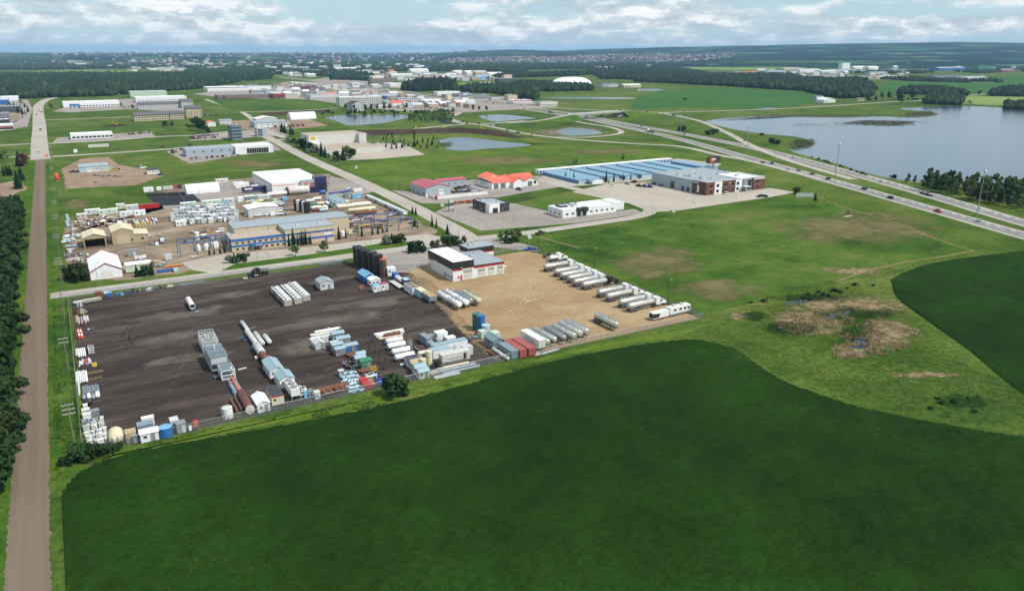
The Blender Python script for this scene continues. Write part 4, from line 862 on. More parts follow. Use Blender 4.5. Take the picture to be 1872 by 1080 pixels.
def tractor_parts(t,x,col='white'):
 """conventional sleeper tractor, rear end at x, facing +x, about 8 m"""
 B().box(x,-.45,.7,x+7.4,.45,.95).obj('frame','charcoal',t)
 s=B().prism([(x+2.2,.95),(x+4.2,.95),(x+4.2,3.5),(x+3.2,3.75),(x+2.2,3.55)],-1.15,1.15).obj('sleeper',col,t)
 c=B().prism([(x+4.2,.95),(x+5.7,.95),(x+5.7,1.95),(x+5.25,2.85),(x+4.2,2.95)],-1.1,1.1).obj('cab',col,t)
 B().prism([(x+5.3,2.05),(x+5.72,2.0),(x+5.3,2.82),(x+5.22,2.78)],-.95,.95).obj('windshield','glass',c)
 for k in(-1,1):B().box(x+4.5,k*1.1-.03,2.0,x+5.3,k*1.1+.03,2.6).obj('side_window','glass',c)
 B().prism([(x+5.7,.75),(x+7.5,.75),(x+7.6,1.5),(x+7.3,1.75),(x+5.7,1.98)],-.85,.85).obj('hood',col,t);B().box(x+7.57,-.55,.8,x+7.63,.55,1.55).obj('grille','galv',t)
 B().box(x+7.5,-1.15,.45,x+7.75,1.15,.75).obj('bumper','galv',t)
 for k in(-1,1):
  B().box(x+5.9,k*1.0-.18,.95,x+7.3,k*1.0+.18,1.15).obj('fender',col,t);B().cyl((x+4.3,k*1.22,1.0),(x+4.3,k*1.22,3.9),.09,8).obj('exhaust_stack','galv',t,smooth=True)
  B().cyl((x+3.0,k*.95,.75),(x+4.7,k*.95,.75),.32,10).obj('fuel_tank','galv',t,smooth=True);B().box(x+7.55,k*.85-.12,1.0,x+7.65,k*.85+.12,1.25).obj('headlight','signwhite',t)
 wheel_set(t,[(x+.8,-1.0),(x+.8,1.0),(x+2.1,-1.0),(x+2.1,1.0),(x+6.6,-1.0),(x+6.6,1.0)],.5,.4)
def tanker_truck(label,px,py,col='stainless',cab='white',rot=0,group=None,axles=3):
 t=T('tanker_truck',label,'truck',px,py,rot,group,.03);trailer_parts(t,-10.2,2.0,axles=axles,col=col,legs=False,zc=2.3);tractor_parts(t,.4,cab);return t
def tanker_trailer(label,px,py,L_=11.5,col='stainless',rot=0,group=None,r=1.0,axles=3):
 t=T('tanker_trailer',label,'trailer',px,py,rot,group);trailer_parts(t,-L_/2,L_/2,r=r,col=col,axles=axles);return t
CARS={}
def car_proto(kind,col):
 """sedan, suv, pickup, van: body, cabin glass, roof, wheels, lights; facing +x"""
 t=bpy.data.objects.new('car',None);COL.objects.link(t)
 L_,w,h={'sedan':(4.6,.9,1.42),'suv':(4.8,.95,1.75),'pickup':(5.8,1.0,1.85),'van':(5.6,1.0,2.3)}[kind];a=L_/2;hb_=h*.56
 B().prism([(-a,.3),(a-.1,.3),(a,.55),(a-.05,hb_*.85),(a*.45,hb_),(-a+.05,hb_),(-a,hb_*.8)],-w,w).obj('body',col,t)
 if kind=='pickup':g=[(-.5,hb_),(a*.42,hb_),(a*.18,h-.06),(-.4,h-.06)];rf=(-.4,a*.16)
 elif kind=='sedan':g=[(-a*.78,hb_),(a*.42,hb_),(a*.1,h-.05),(-a*.42,h-.05)];rf=(-a*.42,a*.08)
 else:g=[(-a*.97,hb_),(a*.46,hb_),(a*.2,h-.05),(-a*.86,h-.05)];rf=(-a*.86,a*.18)
 B().prism(g,-w*.9,w*.9).obj('windows','glass',t);B().box(rf[0],-w*.84,h-.06,rf[1],w*.84,h).obj('roof',col,t)
 if kind=='pickup':B().box(-a+.15,-w+.12,hb_-.02,-.6,w-.12,hb_+.01).obj('bed','charcoal',t)
 for x in(-a*.62,a*.64):
  for s in(-1,1):B().cyl((x,s*w-.12*s-.1,.34),(x,s*w-.12*s+.1,.34),.34,10).obj('wheel','tyre',t,smooth=True)
 for s in(-1,1):B().box(a-.09,s*w*.7-.15,.55,a+.02,s*w*.7+.15,.7).obj('headlight','signwhite',t);B().box(-a-.02,s*w*.75-.12,.6,-a+.05,s*w*.75+.12,.78).obj('tail_light','red',t)
 return t
def car(label,px,py,kind='sedan',col='white',rot=0.0,group=None,z=.05,xy=None):
 k=(kind,col);nm={'sedan':'parked_car','suv':'parked_car','pickup':'pickup_truck','van':'van'}[kind]
 x,y=xy or G(px,py)
 if k not in CARS:CARS[k]=t=car_proto(kind,col);t.location=(x,y,z);t.rotation_euler=(0,0,R(rot))
 else:t=dup(CARS[k],(x,y,z),rot)
 t.name=nm;t.pop('group',None)if 'group' in t else None
 return tag(t,label,{'sedan':'car','suv':'car','pickup':'pickup','van':'van'}[kind],group)
# ---------------------------------------------------------------- buildings
def rtu(t,x,y,z,s=1.6,col='lightgrey'):
 o=B().box(x-s*.7,y-s*.5,z,x+s*.7,y+s*.5,z+s*.65).obj('rooftop_unit',col,t);B().cyl((x+s*.25,y,z+s*.65),(x+s*.25,y,z+s*.75),s*.32,10).obj('fan','darkgrey',o);return o
def bld(label,px,py,px1=None,w=None,d=20,h=6,wall='white',roof='roofgrey',name='building',cat='building',par=.5,win=(),doors=(),bands=(),units=0,gab=None,rise=2.0,rot=0.0,group=None,trim=None,xy=None,z=.03,over=.3,usz=1.6):
 """footprint south-west corner at the pixel's ground point; w metres east (or out to column px1), d metres north.
    win: (face, z0, z1, n, width, u0, u1); doors: (face, u0, u1, h, colour); bands: (faces, z0, z1, colour)"""
 x,y=xy or G(px,py);w=w or max(3.0,width_to(px,py,px1));t=thing(name,label,cat,(x,y,z),rot,group);q=random.Random(hash(label)%9999 if False else len(label)*31+int(px))
 if gab:
  k0=len(KIDS.get(t.session_uid,()));gable(t,w,d,h,rise,wall,roof,gab,z0=0,over=over,th=.2)
  for o in KIDS[t.session_uid][k0:]:o.location=(w/2,d/2,0)
 else:
  B().box(0,0,0,w,d,h).obj('wall',wall,t);B().box(.25,.25,h+.001,w-.25,d-.25,h+.06).obj('roof',roof,t)
  if par:
   b=B()
   for a in((0,0,w,.25),(0,d-.25,w,d),(0,.25,.25,d-.25),(w-.25,.25,w,d-.25)):b.box(a[0],a[1],h,a[2],a[3],h+par)
   b.obj('parapet',trim or wall,t)
 for face,z0,z1,n,ww,u0,u1 in win:
  ln=w if face in 'sn' else d;u1=u1 if u1 else ln
  for i in range(n):
   u=u0+(u1-u0)*(i+.5)/n;window(t,face,u-ww/2,u+ww/2,z0,z1,w,d)
 for face,u0,u1,hh,c in doors:
  dr=fpart(t,'door',face,u0,u1,0,hh,c,w,d,.05)
  if u1-u0>2.4:fpart(dr,'door_window',face,u0+.3,u1-.3,hh*.58,hh*.72,'windowgrey',w,d,.065)
 for faces,z0,z1,c in bands:
  for f in faces:fpart(t,'band',f,-.02,(w if f in 'sn' else d)+.02,z0,z1,c,w,d,.035)
 for i in range(units):rtu(t,q.uniform(w*.1,w*.9),q.uniform(d*.2,d*.85),h+.06,q.uniform(.8,1.2)*usz)
 t['w']=w;return t
def quonset(label,px,py,L_,r,col='fabric',axis='x',endc=None,hs=1.0,name='quonset_hut',base=0.0,n=14):
 t=T(name,label,'hut',px,py,0 if axis=='x' else 90)
 arc=[(r*math.cos(math.pi*i/n),base+r*hs*math.sin(math.pi*i/n))for i in range(n+1)]
 if base:arc=[(r,0),*arc,(-r,0)]
 b=B();m=len(arc);b.add([(x,u,v)for x in(-L_/2,L_/2)for u,v in arc],[(i,i+1,m+i+1,m+i)for i in range(m-1)]);b.obj('shell',col,t,smooth=True)
 for x in(-L_/2+.05,L_/2-.05):B().add([(x,u,v)for u,v in arc],[tuple(range(m))]).obj('end_wall',endc or col,t)
 B().box(-L_/2-.02,-r*.35,0,-L_/2+.1,r*.35,r*hs*.6).obj('door','lightgrey',t)
 for i in range(int(L_/5)):
  x=-L_/2+2.5+i*5;B().add([(x+e,u*1.006,v*1.006)for e in(-.12,.12)for u,v in arc],[(k,k+1,m+k+1,m+k)for k in range(m-1)]).obj('rib',col,t)
 return t
def pole(label,px,py,h,name='light_pole',arm=2.0,col='galv',r=.12,rot=0,group=None,head=True,cat='pole',mast=False,base=False):
 t=T(name,label,cat,px,py,rot,group);B().cyl((0,0,0),(0,0,h),r,8,r2=r*.6).obj('shaft',col,t,smooth=True)
 if mast:
  B().cyl((0,0,h),(0,0,h+.35),.9,10,r2=.6).obj('ring',col,t)
  for i in range(6):a=i*math.pi/3;B().box(math.cos(a)*.9-.2,math.sin(a)*.9-.2,h-.3,math.cos(a)*.9+.2,math.sin(a)*.9+.2,h).obj('lamp','signwhite',t)
 elif head:
  if arm:B().bar((0,0,h-.1),(arm,0,h+.25),.09).obj('arm',col,t)
  B().box(arm-.1,-.15,h+.15,arm+.5,.15,h+.3).obj('lamp','lightgrey',t)
 if base:B().cyl((0,0,0),(0,0,.9),.32,10).obj('base','yellow',t)
 return t
# ================================================================ buildings around the yards
def sub(t,x,y,w,d,h,wall,roof,par=.4,name='wing',trim=None,z0=0):
 """a further block of the same building, in the building's own coordinates"""
 o=B().box(x,y,z0,x+w,y+d,h).obj(name,wall,t);B().box(x+.2,y+.2,h+.001,x+w-.2,y+d-.2,h+.05).obj('roof',roof,o)
 if par:
  b=B()
  for a in((x,y,x+w,y+.2),(x,y+d-.2,x+w,y+d),(x,y+.2,x+.2,y+d-.2),(x+w-.2,y+.2,x+w,y+d-.2)):b.box(a[0],a[1],h,a[2],a[3],h+par)
  b.obj('parapet',trim or wall,o)
 return o
# black, white and red workshop
t=thing('workshop','white workshop with black upper walls and red stripe on the tan gravel','building',(131,272.5,.03))
B().box(0,0,0,9.6,24.5,8.1).obj('wall','white',t);B().box(.15,.15,8.1,9.45,24.35,8.2).obj('roof','roofwhite',t)
for f,w_ in(('s',9.6),('w',24.5)):fpart(t,'upper_cladding',f,-.05,w_+.05,4.9,8.15,'black',9.6,24.5,.07)
fpart(t,'upper_cladding','e',-.05,24.5,5.6,8.15,'black',9.6,24.5,.07);fpart(t,'upper_cladding','n',-.05,9.6,4.9,8.15,'black',9.6,24.5,.07)
fpart(t,'red_stripe','s',-.05,4.3,4.3,4.9,'red',9.6,24.5,.08);fpart(t,'red_stripe','w',19.5,24.5,4.3,4.9,'red',9.6,24.5,.08)
B().box(4.7,.2,8.2,4.9,24.3,8.28).obj('roof_seam','grey',t)
lo=B().prism([(9.6,0),(24.3,0),(24.3,5.2),(9.6,5.4)],.3,22.5).obj('low_wing','white',t)
B().prism([(9.6,5.42),(24.5,5.22),(24.5,5.4),(9.6,5.6)],.1,22.7).obj('roof','roofgrey',lo)
fpart(lo,'upper_cladding','s',9.65,24.4,4.75,5.35,'black',0,0,.06,0,.3);fpart(lo,'red_stripe','s',9.65,24.4,4.15,4.75,'red',0,0,.07,0,.3)
B().box(24.28,.25,4.6,24.36,22.5,5.3).obj('upper_cladding','black',lo)
an=B().box(18.5,22.52,0,31.5,31,6.6).obj('office_wing','white',t);B().box(18.4,22.45,6.6,31.6,31.1,6.8).obj('roof','roofgrey',an)
fpart(an,'upper_cladding','s',18.45,31.55,4.4,6.6,'black',0,0,.06,0,22.52);fpart(an,'upper_cladding','w',22.45,31,4.4,6.6,'black',0,0,.06,18.5,0);B().box(31.5,22.5,4.4,31.56,31,6.6).obj('upper_cladding','black',an)
fpart(an,'red_stripe','s',24.5,31.5,3.9,4.4,'red',0,0,.07,0,22.52);fpart(an,'red_stripe','s',28,31.5,2.2,2.5,'red',0,0,.07,0,22.52)
rtu(t,22,27,6.8,1.5);rtu(t,25,28,6.8,1.5);rtu(t,16,14,5.5,1.3)
for x0,x1,oy,h_ in((4.6,8.9,0,4.95),(11.6,15.0,.3,4.1),(16.4,19.6,.3,4.1),(20.8,23.8,.3,4.1)):
 d_=fpart(t,'overhead_door','s',x0,x1,.05,h_,'offwhite',0,0,.05,0,oy)
 for k in range(2):fpart(d_,'door_window','s',x0+.15,x1-.15,h_*(.62+.12*k),h_*(.62+.12*k)+.3,'windowgrey',0,0,.07,0,oy)
 for k in range(3):u=x0+(x1-x0)*(k+.5)/3;fpart(d_,'door_pane','s',u-.2,u+.2,h_*.3,h_*.3+.2,'glass',0,0,.075,0,oy)
fpart(t,'door','s',3.3,4.1,.05,2.2,'red',0,0,.06);fpart(t,'sign','s',2.1,2.8,.9,1.9,'red',0,0,.05);fpart(t,'door','w',7.2,8.2,.05,2.2,'darkgrey',0,0,.05);fpart(t,'window','w',1.0,1.7,.8,2.0,'glass',0,0,.05);fpart(t,'door','w',22.4,23.4,.05,2.2,'red',0,0,.05)
for i,(u,h_)in enumerate(((2.4,.9),(3.1,.7),(3.7,.8),(4.4,.7),(5.0,.9),(5.7,.7),(6.3,.5))):fpart(t,'wall_lettering','w',u,u+.45,1.0,1.0+h_,'bluegrey',0,0,.045)
for p in((3.9,-.3,5.3),):B().box(p[0]-.3,p[1],p[2],p[0]+.3,0,p[2]+.25).obj('floodlight','signwhite',t)
B().box(-.35,15.5,5.0,-.07,16.1,5.3).obj('floodlight','signwhite',t)
for x in(3,6.5):B().cyl((x,9,8.2),(x,9,9.0),.12,8).obj('vent','grey',t,smooth=True)
B().cyl((24.3,.8,2.6),(25.6,.8,2.9),.4,12).obj('exhaust_hood','offwhite',t,smooth=True)
container('white container unit against the west wall of the workshop',808,500,2.3,6.2,2.6,'white',0)
# blue-striped office and fabrication shop across the street
t=thing('office_building','beige fabrication shop and office with two blue stripes and grey roofs','building',(62.3,368,.03))
B().box(0,0,0,25,13,5.9).obj('wall','beige',t);B().box(.3,.3,5.9,24.7,13,6.0).obj('roof','gravelroof',t)
for z0,z1 in((4.9,6.15),(2.3,3.2)):
 fpart(t,'blue_band','s',-.05,25.02,z0,z1,'blue',25,13,.12);fpart(t,'blue_band','w',-.05,13,z0,z1,'blue',25,13,.12)
for k in range(9):
 u=1.8+k*2.7;window(t,'s',u,u+1.3,3.6,4.6,25,13,'beige')
 if k not in(3,4):window(t,'s',u,u+1.3,.7,1.8,25,13,'beige')
a_=B().prism([(8.2,2.2),(14.6,2.2),(13.6,3.5),(8.6,3.5)],-2.2,-.13).obj('entrance_canopy','blue',t)
for i in range(6):B().box(10.6+i*.5,-2.26,2.6,10.95+i*.5,-2.2,3.05 if i%2 else 2.9).obj('sign_letter','signwhite',a_)
fpart(t,'door','s',10.2,12.4,.05,2.1,'glass',25,13,.05)
for x,y in((3,9),(7.5,7),(11,9.5),(15.5,10),(18.5,10.2),(20.5,11)):rtu(t,x,y,6.0,1.0)
m_=B().box(25.02,-1,0,49,13,8.1).obj('shop_block','beige',t);B().prism([(24.8,8.1),(49.2,8.1),(49.2,8.25),(24.8,8.25)],-1.2,13).obj('roof','roofgrey',m_)
for z0,z1 in((5.2,6.0),(2.2,3.1)):fpart(m_,'blue_band','s',25.1,48.9,z0,z1,'royal',0,0,.06,0,-1)
for k in range(5):u=26.5+k*4.6;window(m_,'s',u,u+1.2,5.2,6.1,0,0,'beige',0,-1)
fpart(m_,'door','s',44.4,45.3,.05,2.2,'royal',0,0,.06,0,-1);fpart(m_,'sign','s',44,48,3.6,4.7,'signwhite',0,0,.06,0,-1)
rtu(m_,44,5,8.25,1.6);rtu(m_,33,6,8.25,1.5)
k_=B().prism([(13.0,0),(31,0),(31,7.8),(22,8.9),(13.0,8.3)],4,61.5,'x').obj('long_shop','beige',t);B().prism([(12.8,8.35),(22,8.95),(31.2,7.85),(31.2,8.05),(22,9.15),(12.8,8.55)],3.8,61.7,'x').obj('roof','roofgrey',k_)
for x in(12,23,37,50):B().box(x,12.85,8.56,x+.1,31,8.62).obj('roof_seam','grey',k_)
for x in(10.5,20):B().box(x,12.94,6.0,x+.1,13.0,8.3).obj('downpipe','darkgrey',k_)
B().prism([(13,5.2),(20,5.2),(20,5.6),(13,5.6)],1.5,4,'x').obj('side_canopy','lightgrey',k_)
# long blue gantry frames either side
def gantry(label,x0,y0,L_,h,n,col='steelblue',w=9.0):
 t=thing('gantry_crane_runway',label,'gantry',(x0,y0,.03))
 for y in(0,w):
  B().box(0,y-.25,h-.6,L_,y+.25,h).obj('runway_beam',col,t)
  for i in range(n+1):
   x=L_*i/n;B().box(x-.2,y-.2,0,x+.2,y+.2,h-.6).obj('column',col,t)
 return t
gantry('blue steel crane runway left of the office',40,371,22,6.6,3);gantry('blue steel crane runway right of the fabrication shop',124.5,370,30,7.2,4,'steelblue',16)
t=thing('lifting_frame','yellow lifting frame under the right crane runway','gantry',(127,374,.03));B().box(-.2,-.2,0,.2,.2,4.2).box(6.8,-.2,0,7.2,.2,4.2).obj('column','yellow',t);B().box(-.2,-.25,4.2,7.2,.25,4.7).obj('beam','yellow',t)
# white warehouse with navy tower
t=bld('large white warehouse with a flat white roof and navy glass tower',498,358,w=34,d=58,h=7.6,wall='white',roof='roofwhite',xy=(115.5,509.5),bands=(('s',6.1,6.5,'orange'),),units=2)
g_=B().box(18.5,-1.6,0,28.2,0,8.8).obj('facade_panel','wallgrey',t)
for u0,u1,z0,z1 in((20.5,23.3,6.2,7.0),(24.3,28.1,6.2,6.9),(23.8,28.1,4.2,4.9)):fpart(g_,'orange_panel','s',u0,u1,z0,z1,'orange',0,0,.08,0,-1.6)
fpart(g_,'sign','s',20.4,23.4,2.6,3.8,'signwhite',0,0,.06,0,-1.6)
for u in(21.4,25.2,26.2,27.2):fpart(g_,'window','s',u,u+.8,5.2,6.0,'glass',0,0,.06,0,-1.6)
n_=B().box(28.22,-2.6,0,35.6,6,10.2).box(24.4,-2.6,0,28.22,-1.62,4.1).obj('entrance_tower','navy',t)
for i in range(5):
 for j in range(5):fpart(n_,'pane','s',29.4+i*1.05,30.3+i*1.05,.6+j*1.15,1.6+j*1.15,'glass',0,0,.05,0,-2.6)
for i in range(3):fpart(n_,'pane','s',25.0+i*1.0,25.85+i*1.0,.6,2.6,'glass',0,0,.05,0,-2.6)
for u in(4,20,34):fpart(t,'overhead_door','w',u,u+4,0,4.2,'lightgrey',34,58,.05)
fpart(t,'window_band','w',1,56,6.1,6.6,'windowgrey',34,58,.05)
# yellow sign warehouse
t=bld('cream warehouse with a tall windowless hall and a yellow oval sign',594,284.5,w=55.5,d=50,h=4.4,wall='offwhite',roof='gravelroof',xy=(207,693),units=10,par=.3,usz=1.4)
hall=sub(t,0,50.02,55.5,27,13,'offwhite','gravelroof',.5,'tall_hall');sub(t,48.5,44,7.5,6.0,13,'offwhite','gravelroof',.5,'tall_bay');sub(t,0,43,9,7,7.2,'white','roofwhite',.2,'entrance_block')
def oval(t,x,y,z,rx,rz,th=.15):
 o=B().prism([(x+rx*math.cos(i*math.pi/12),z+rz*math.sin(i*math.pi/12))for i in range(24)],y-th,y).obj('sign','yellow',t)
 B().prism([(x-rx*.5,z-rz*.25),(x+rx*.5,z-rz*.02),(x+rx*.5,z+rz*.1),(x-rx*.5,z-rz*.12)],y-th-.05,y-th).prism([(x-rx*.35,z-rz*.2),(x-rx*.1,z-rz*.15),(x+rx*.02,z+rz*.5),(x-rx*.1,z+rz*.48)],y-th-.07,y-th).obj('sign_script','charcoal',o)
oval(t,4.6,50.0,10.4,2.7,1.6);fpart(hall,'sign','w',60,66,8,10.5,'yellow',0,0,.1)
t=T('roadside_sign','small yellow oval sign in the shrubs by the avenue','sign',609,292);B().box(-.1,-.1,0,.1,.1,2).obj('post','grey',t);oval(t,0,0,2.9,1.6,1.0)
for i,px in enumerate((669,672.5,677)):t=T('flagpole',ORD[i]+' flagpole from the left beside the yellow-sign warehouse','flagpole',px,262);B().cyl((0,0,0),(0,0,10),.1,6).obj('shaft','galv',t);B().box(0,-.03,8.6,1.6,.03,9.7).obj('flag',('yellow','red','royal')[i],t)
# tan open shelter, tan shop, white fabric shed, pale trailer
t=thing('open_shelter','tan open-fronted shelter with a pale gable roof','shed',(7.3,418.5,.03));w_,d_,h_=9.6,14,5
for x in(-w_/2,w_/2-.5):B().box(x,-d_/2,0,x+.5,d_/2,h_).obj('side_wall','tan',t)
B().prism([(-w_/2,h_-.8),(w_/2,h_-.8),(w_/2,h_),(0,h_+1.7),(-w_/2,h_)],-d_/2-.02,-d_/2+.3).obj('gable','tan',t);B().prism([(-w_/2,0),(w_/2,0),(w_/2,h_),(0,h_+1.7),(-w_/2,h_)],d_/2-.2,d_/2).obj('back_wall','tan',t)
r=B()
for s in(-1,1):pl=[(0,h_+1.72),(s*5.1,h_-.1),(s*5.1,h_+.06),(0,h_+1.88)];r.prism(pl if s>0 else pl[::-1],-7.3,7.2)
r.obj('roof','cream',t)
t=thing('shop_building','tan metal shop with a tall overhead door and a lean-to','building',(19.8,421.5,.03));gable(t,9.8,16,6.1,1.6,'tan','cream','y',0);fpart(t,'overhead_door','s',-2.8,2.8,0,4.2,'beige',0,16,.05,0,-8);fpart(t,'window','s',3.4,4.2,.9,2.0,'glass',0,16,.05,0,-8)
B().prism([(4.9,0),(11.4,0),(11.4,3.5),(4.9,4.1)],-7.5,5).obj('lean_to','tan',t);B().prism([(4.9,4.12),(11.7,3.52),(11.7,3.66),(4.9,4.26)],-7.8,5.2).obj('lean_to_roof','cream',t);fpart(t,'window','s',8,9,1,2,'glass',0,15,.05,0,-7.5);B().box(-.8,5,7.2,1,6.5,8.9).obj('roof_vent','signwhite',t)
t=thing('fabric_shed','white fabric shed with dark pink edging beside the street','shed',(8.5,362,.03));gable(t,12,25.5,3.4,3.1,'fabric','fabric','y',0,.1)
for y in(-12.9,12.7):
 for s in(-1,1):B().bar((0,y,6.66),(s*6.15,y,3.44),.3).bar((s*6.15,y,0),(s*6.15,y,3.44),.3).obj('edging','rosered',t)
fpart(t,'door','s',-2,2.6,0,3.4,'signwhite',0,25.5,.06,0,-12.75)
t=thing('long_trailer','long pale green trailer with a pink stripe beside the fabric shed','trailer',(20.5,355.5,.03));B().box(-4.6,-2.2,.4,5.4,2.2,3.6).obj('body','palegreen',t);B().prism([(-2.3,3.6),(2.3,3.6),(2.2,3.9),(0,4.1),(-2.2,3.9)],-4.7,5.5,'x').obj('roof','roofwhite',t);fpart(t,'stripe','s',-4.6,5.4,2.7,2.9,'rosered',0,4.4,.03,0,-2.2);wheel_set(t,[(3,-1.8),(3,1.8),(4.2,-1.8),(4.2,1.8)],.4,.3)
# pale metal garage and small white house on the dirt lot
bld('pale blue metal garage with three overhead doors on the dirt lot',146,316,199,d=14,h=4.2,wall='paleblue',roof='roofgrey',gab='x',rise=1.6,doors=(('s',5,8.4,3.4,'white'),('s',9.5,13.2,3.2,'offwhite'),('s',14,17.6,3.2,'offwhite'),('s',18.4,22,3.2,'offwhite')))
bld('small white office trailer with a dark roof on the dirt lot',270,319,292,d=10,h=3.2,wall='white',roof='roofdark',gab='x',rise=.6,win=(('s',1.3,2.3,4,.8,1,0),))
# red-roofed shop, orange-roofed workshop
bld('grey metal shop with a rose red gable roof',778,359,w=18,d=26,h=5.2,wall='wallgrey',roof='rosered',gab='y',rise=2.2,xy=(201.3,456.5),doors=(('s',9.5,13,4,'signwhite'),('w',3,4,2.2,'darkgrey'),('w',12,13,2.2,'darkgrey'),('w',20,21,2.2,'darkgrey')),win=(('s',3.6,4.2,2,.6,1,17),))
bld('long low grey wing with a red roof behind the rose-roofed shop',800,345,w=22,d=9,h=4.4,wall='wallgrey',roof='rosered',gab='x',rise=1.0,xy=(221.5,482.5),win=(('s',1.6,2.6,4,1.0,1,0),))
t=thing('compound_wall','white panel wall around the car compound of the rose-roofed shop','wall',(0,0,.03))
for i in range(13):x0=201.6+i*2.95;B().box(x0,443.5,0,x0+2.85,443.7,2.0).obj('panel','white',t)
for i in range(12):y0=444+i*2.9;B().box(240,y0,0,240.2,y0+2.8,2.0).obj('panel','white',t)
for i in range(4):y0=444+i*2.9;B().box(201.6,y0,0,201.8,y0+2.8,2.0).obj('panel','white',t)
t=bld('white workshop with bright orange-red hipped roofs',900,346,w=15.5,d=22,h=3.9,wall='white',roof='salmon',gab='x',rise=2.6,xy=(251.8,459),doors=(('s',1.4,5.2,3.4,'windowgrey'),('s',6.8,10.8,3.4,'windowgrey')))
fpart(t,'gable_cladding','w',.5,21.5,3.9,5.0,'charcoal',15,22,.06)
for i in range(5):fpart(t,'wall_sign','w',8+i*1.8,9.2+i*1.8,2.2,2.9,'teal',15,22,.05)
for(x,y,w2,d2,h2,ri,rd)in((15.5,-3,9,20,4.1,2.4,'y'),(24.5,-1.5,12,14,3.9,2.2,'y'),(24,12,16,10,3.9,2.2,'x'),(6,20,14,12,4.2,2.4,'y')):
 k0=len(KIDS[t.session_uid]);gable(t,w2,d2,h2,ri,'white','salmon',rd,0,.5,.2)
 for o in KIDS[t.session_uid][k0:]:o.location=(x+w2/2,y+d2/2,0);o.name='wing' if o.name.startswith('wall')else 'roof'
fpart(t,'overhead_door','s',28,31.6,0,3.4,'windowgrey',0,0,.06,0,-1.5)
o=B().prism([(34+1.2*math.cos(i*math.pi/8),2.4+1.2*math.sin(i*math.pi/8))for i in range(16)],-1.62,-1.5).obj('round_emblem','charcoal',t)
# black restaurant, white office
t=bld('black flat-roofed restaurant with a white corner',893,390,w=13.8,d=20.5,h=4.6,wall='charcoal',roof='roofgrey',xy=(210.5,387.5),units=3,win=(('w',.9,3.2,3,3.2,1,20),('s',.5,3.2,1,3.6,8,13)),par=.5)
sub(t,-.15,-.6,7,4.5,5.3,'white','roofgrey',.2,'corner_block');fpart(t,'entrance','s',2.2,5.6,0,2.9,'glass',0,0,.06,0,-.6)
for u in(6.2,13):fpart(t,'brown_panel','w',u,u+2.6,.2,4.0,'brown',14,20,.05)
for i in range(16):B().box(-1.2+i*.7,-2.6,0,-1.1+i*.7,-2.5,1.0).obj('patio_rail_post','charcoal',t)
B().box(-1.2,-2.6,1.0,9.6,-2.5,1.08).obj('patio_rail','charcoal',t)
t=bld('long white single-storey office with black round entrances',1028,399,w=38,d=15.5,h=4.2,wall='white',roof='roofwhite',xy=(239.8,354),units=5,par=.6,win=(('s',1.5,2.6,2,1.9,1,9),('s',1.5,2.6,5,1.6,18,37),('w',1.5,2.6,3,1.6,1,15)),usz=1.8)
for x in(11.2,15.2):B().cyl((x,.2,2.9),(x,.2,4.9),1.9 if x<12 else 2.4,20).obj('round_canopy','charcoal',t,smooth=True);fpart(t,'entrance','s',x-1.2,x+1.2,0,2.9,'glass',0,0,.06)
sub(t,38.02,3.5,8.5,12,4.4,'white','roofwhite',.5);sub(t,4,8,9,6,5.0,'charcoal','roofgrey',.3)
# storage units: one long back row and the blue-roofed rows
def store_row(label,x,y,w,d,axis,wall='paleblue',roof='roofblue',nd=12):
 t=thing('storage_row',label,'building',(x,y,.03),0,'rows of storage units');B().box(0,0,0,w,d,2.7).obj('wall',wall,t)
 if axis=='y':B().prism([(-.3,2.7),(w+.3,2.7),(w/2,3.5)],-.3,d+.3).obj('roof',roof,t)
 else:B().prism([(-.3,2.7),(d+.3,2.7),(d+.3,2.9),(-.3,3.4)],-.3,w+.3,'x').obj('roof',roof,t)
 ln=d if axis=='y' else w
 for i in range(nd):u=ln*i/nd;fpart(t,'roller_door','w' if axis=='y' else 's',u+.4,u+ln/nd-.4,.05,2.3,'blue',w,d,.05)
 return t
store_row('long white-roofed storage row along the back of the compound',316,500,134,6.5,'x','white','roofwhite',44)
sx0=[316,341.5,357.5,372,387.5,402.5,418.5,440];syb=[447,447,446,445,444,443,443,446]
for i,(x,y0)in enumerate(zip(sx0,syb)):
 wd2=21 if i==0 else 10.5
 store_row('wide blue-roofed storage row with an office porch, nearest the street' if i==0 else 'blue-roofed storage row, %s from the porch end'%ORD[i],x,y0,wd2,(495-y0)*(1 if i<7 else .9),'y',nd=14)
t=thing('porch','gabled white porch on the end of the wide storage row','porch',(328,443.5,.03));gable(t,9,6,2.6,1.2,'white','roofblue','y',0)
# billboard
t=T('billboard','dark billboard with a glowing orange picture above the storage units','billboard',1303,312);B().cyl((0,0,0),(0,0,6),.5,12).obj('post','darkgrey',t,smooth=True);bb_=B().box(-7,-.5,6,7,.5,11.2).obj('panel','charcoal',t);B().box(-3.8,-.56,7,.4,-.5,10.2).obj('orange_artwork','orange',bb_);B().box(-2.2,-.6,8.2,1.8,-.56,9.8).obj('pale_artwork','offwhite',bb_);B().box(3.2,-.56,6.6,6.4,-.5,8).obj('brown_artwork','brown',bb_);B().box(-6,-1.4,5.7,6,-.6,5.85).obj('catwalk','grey',t)
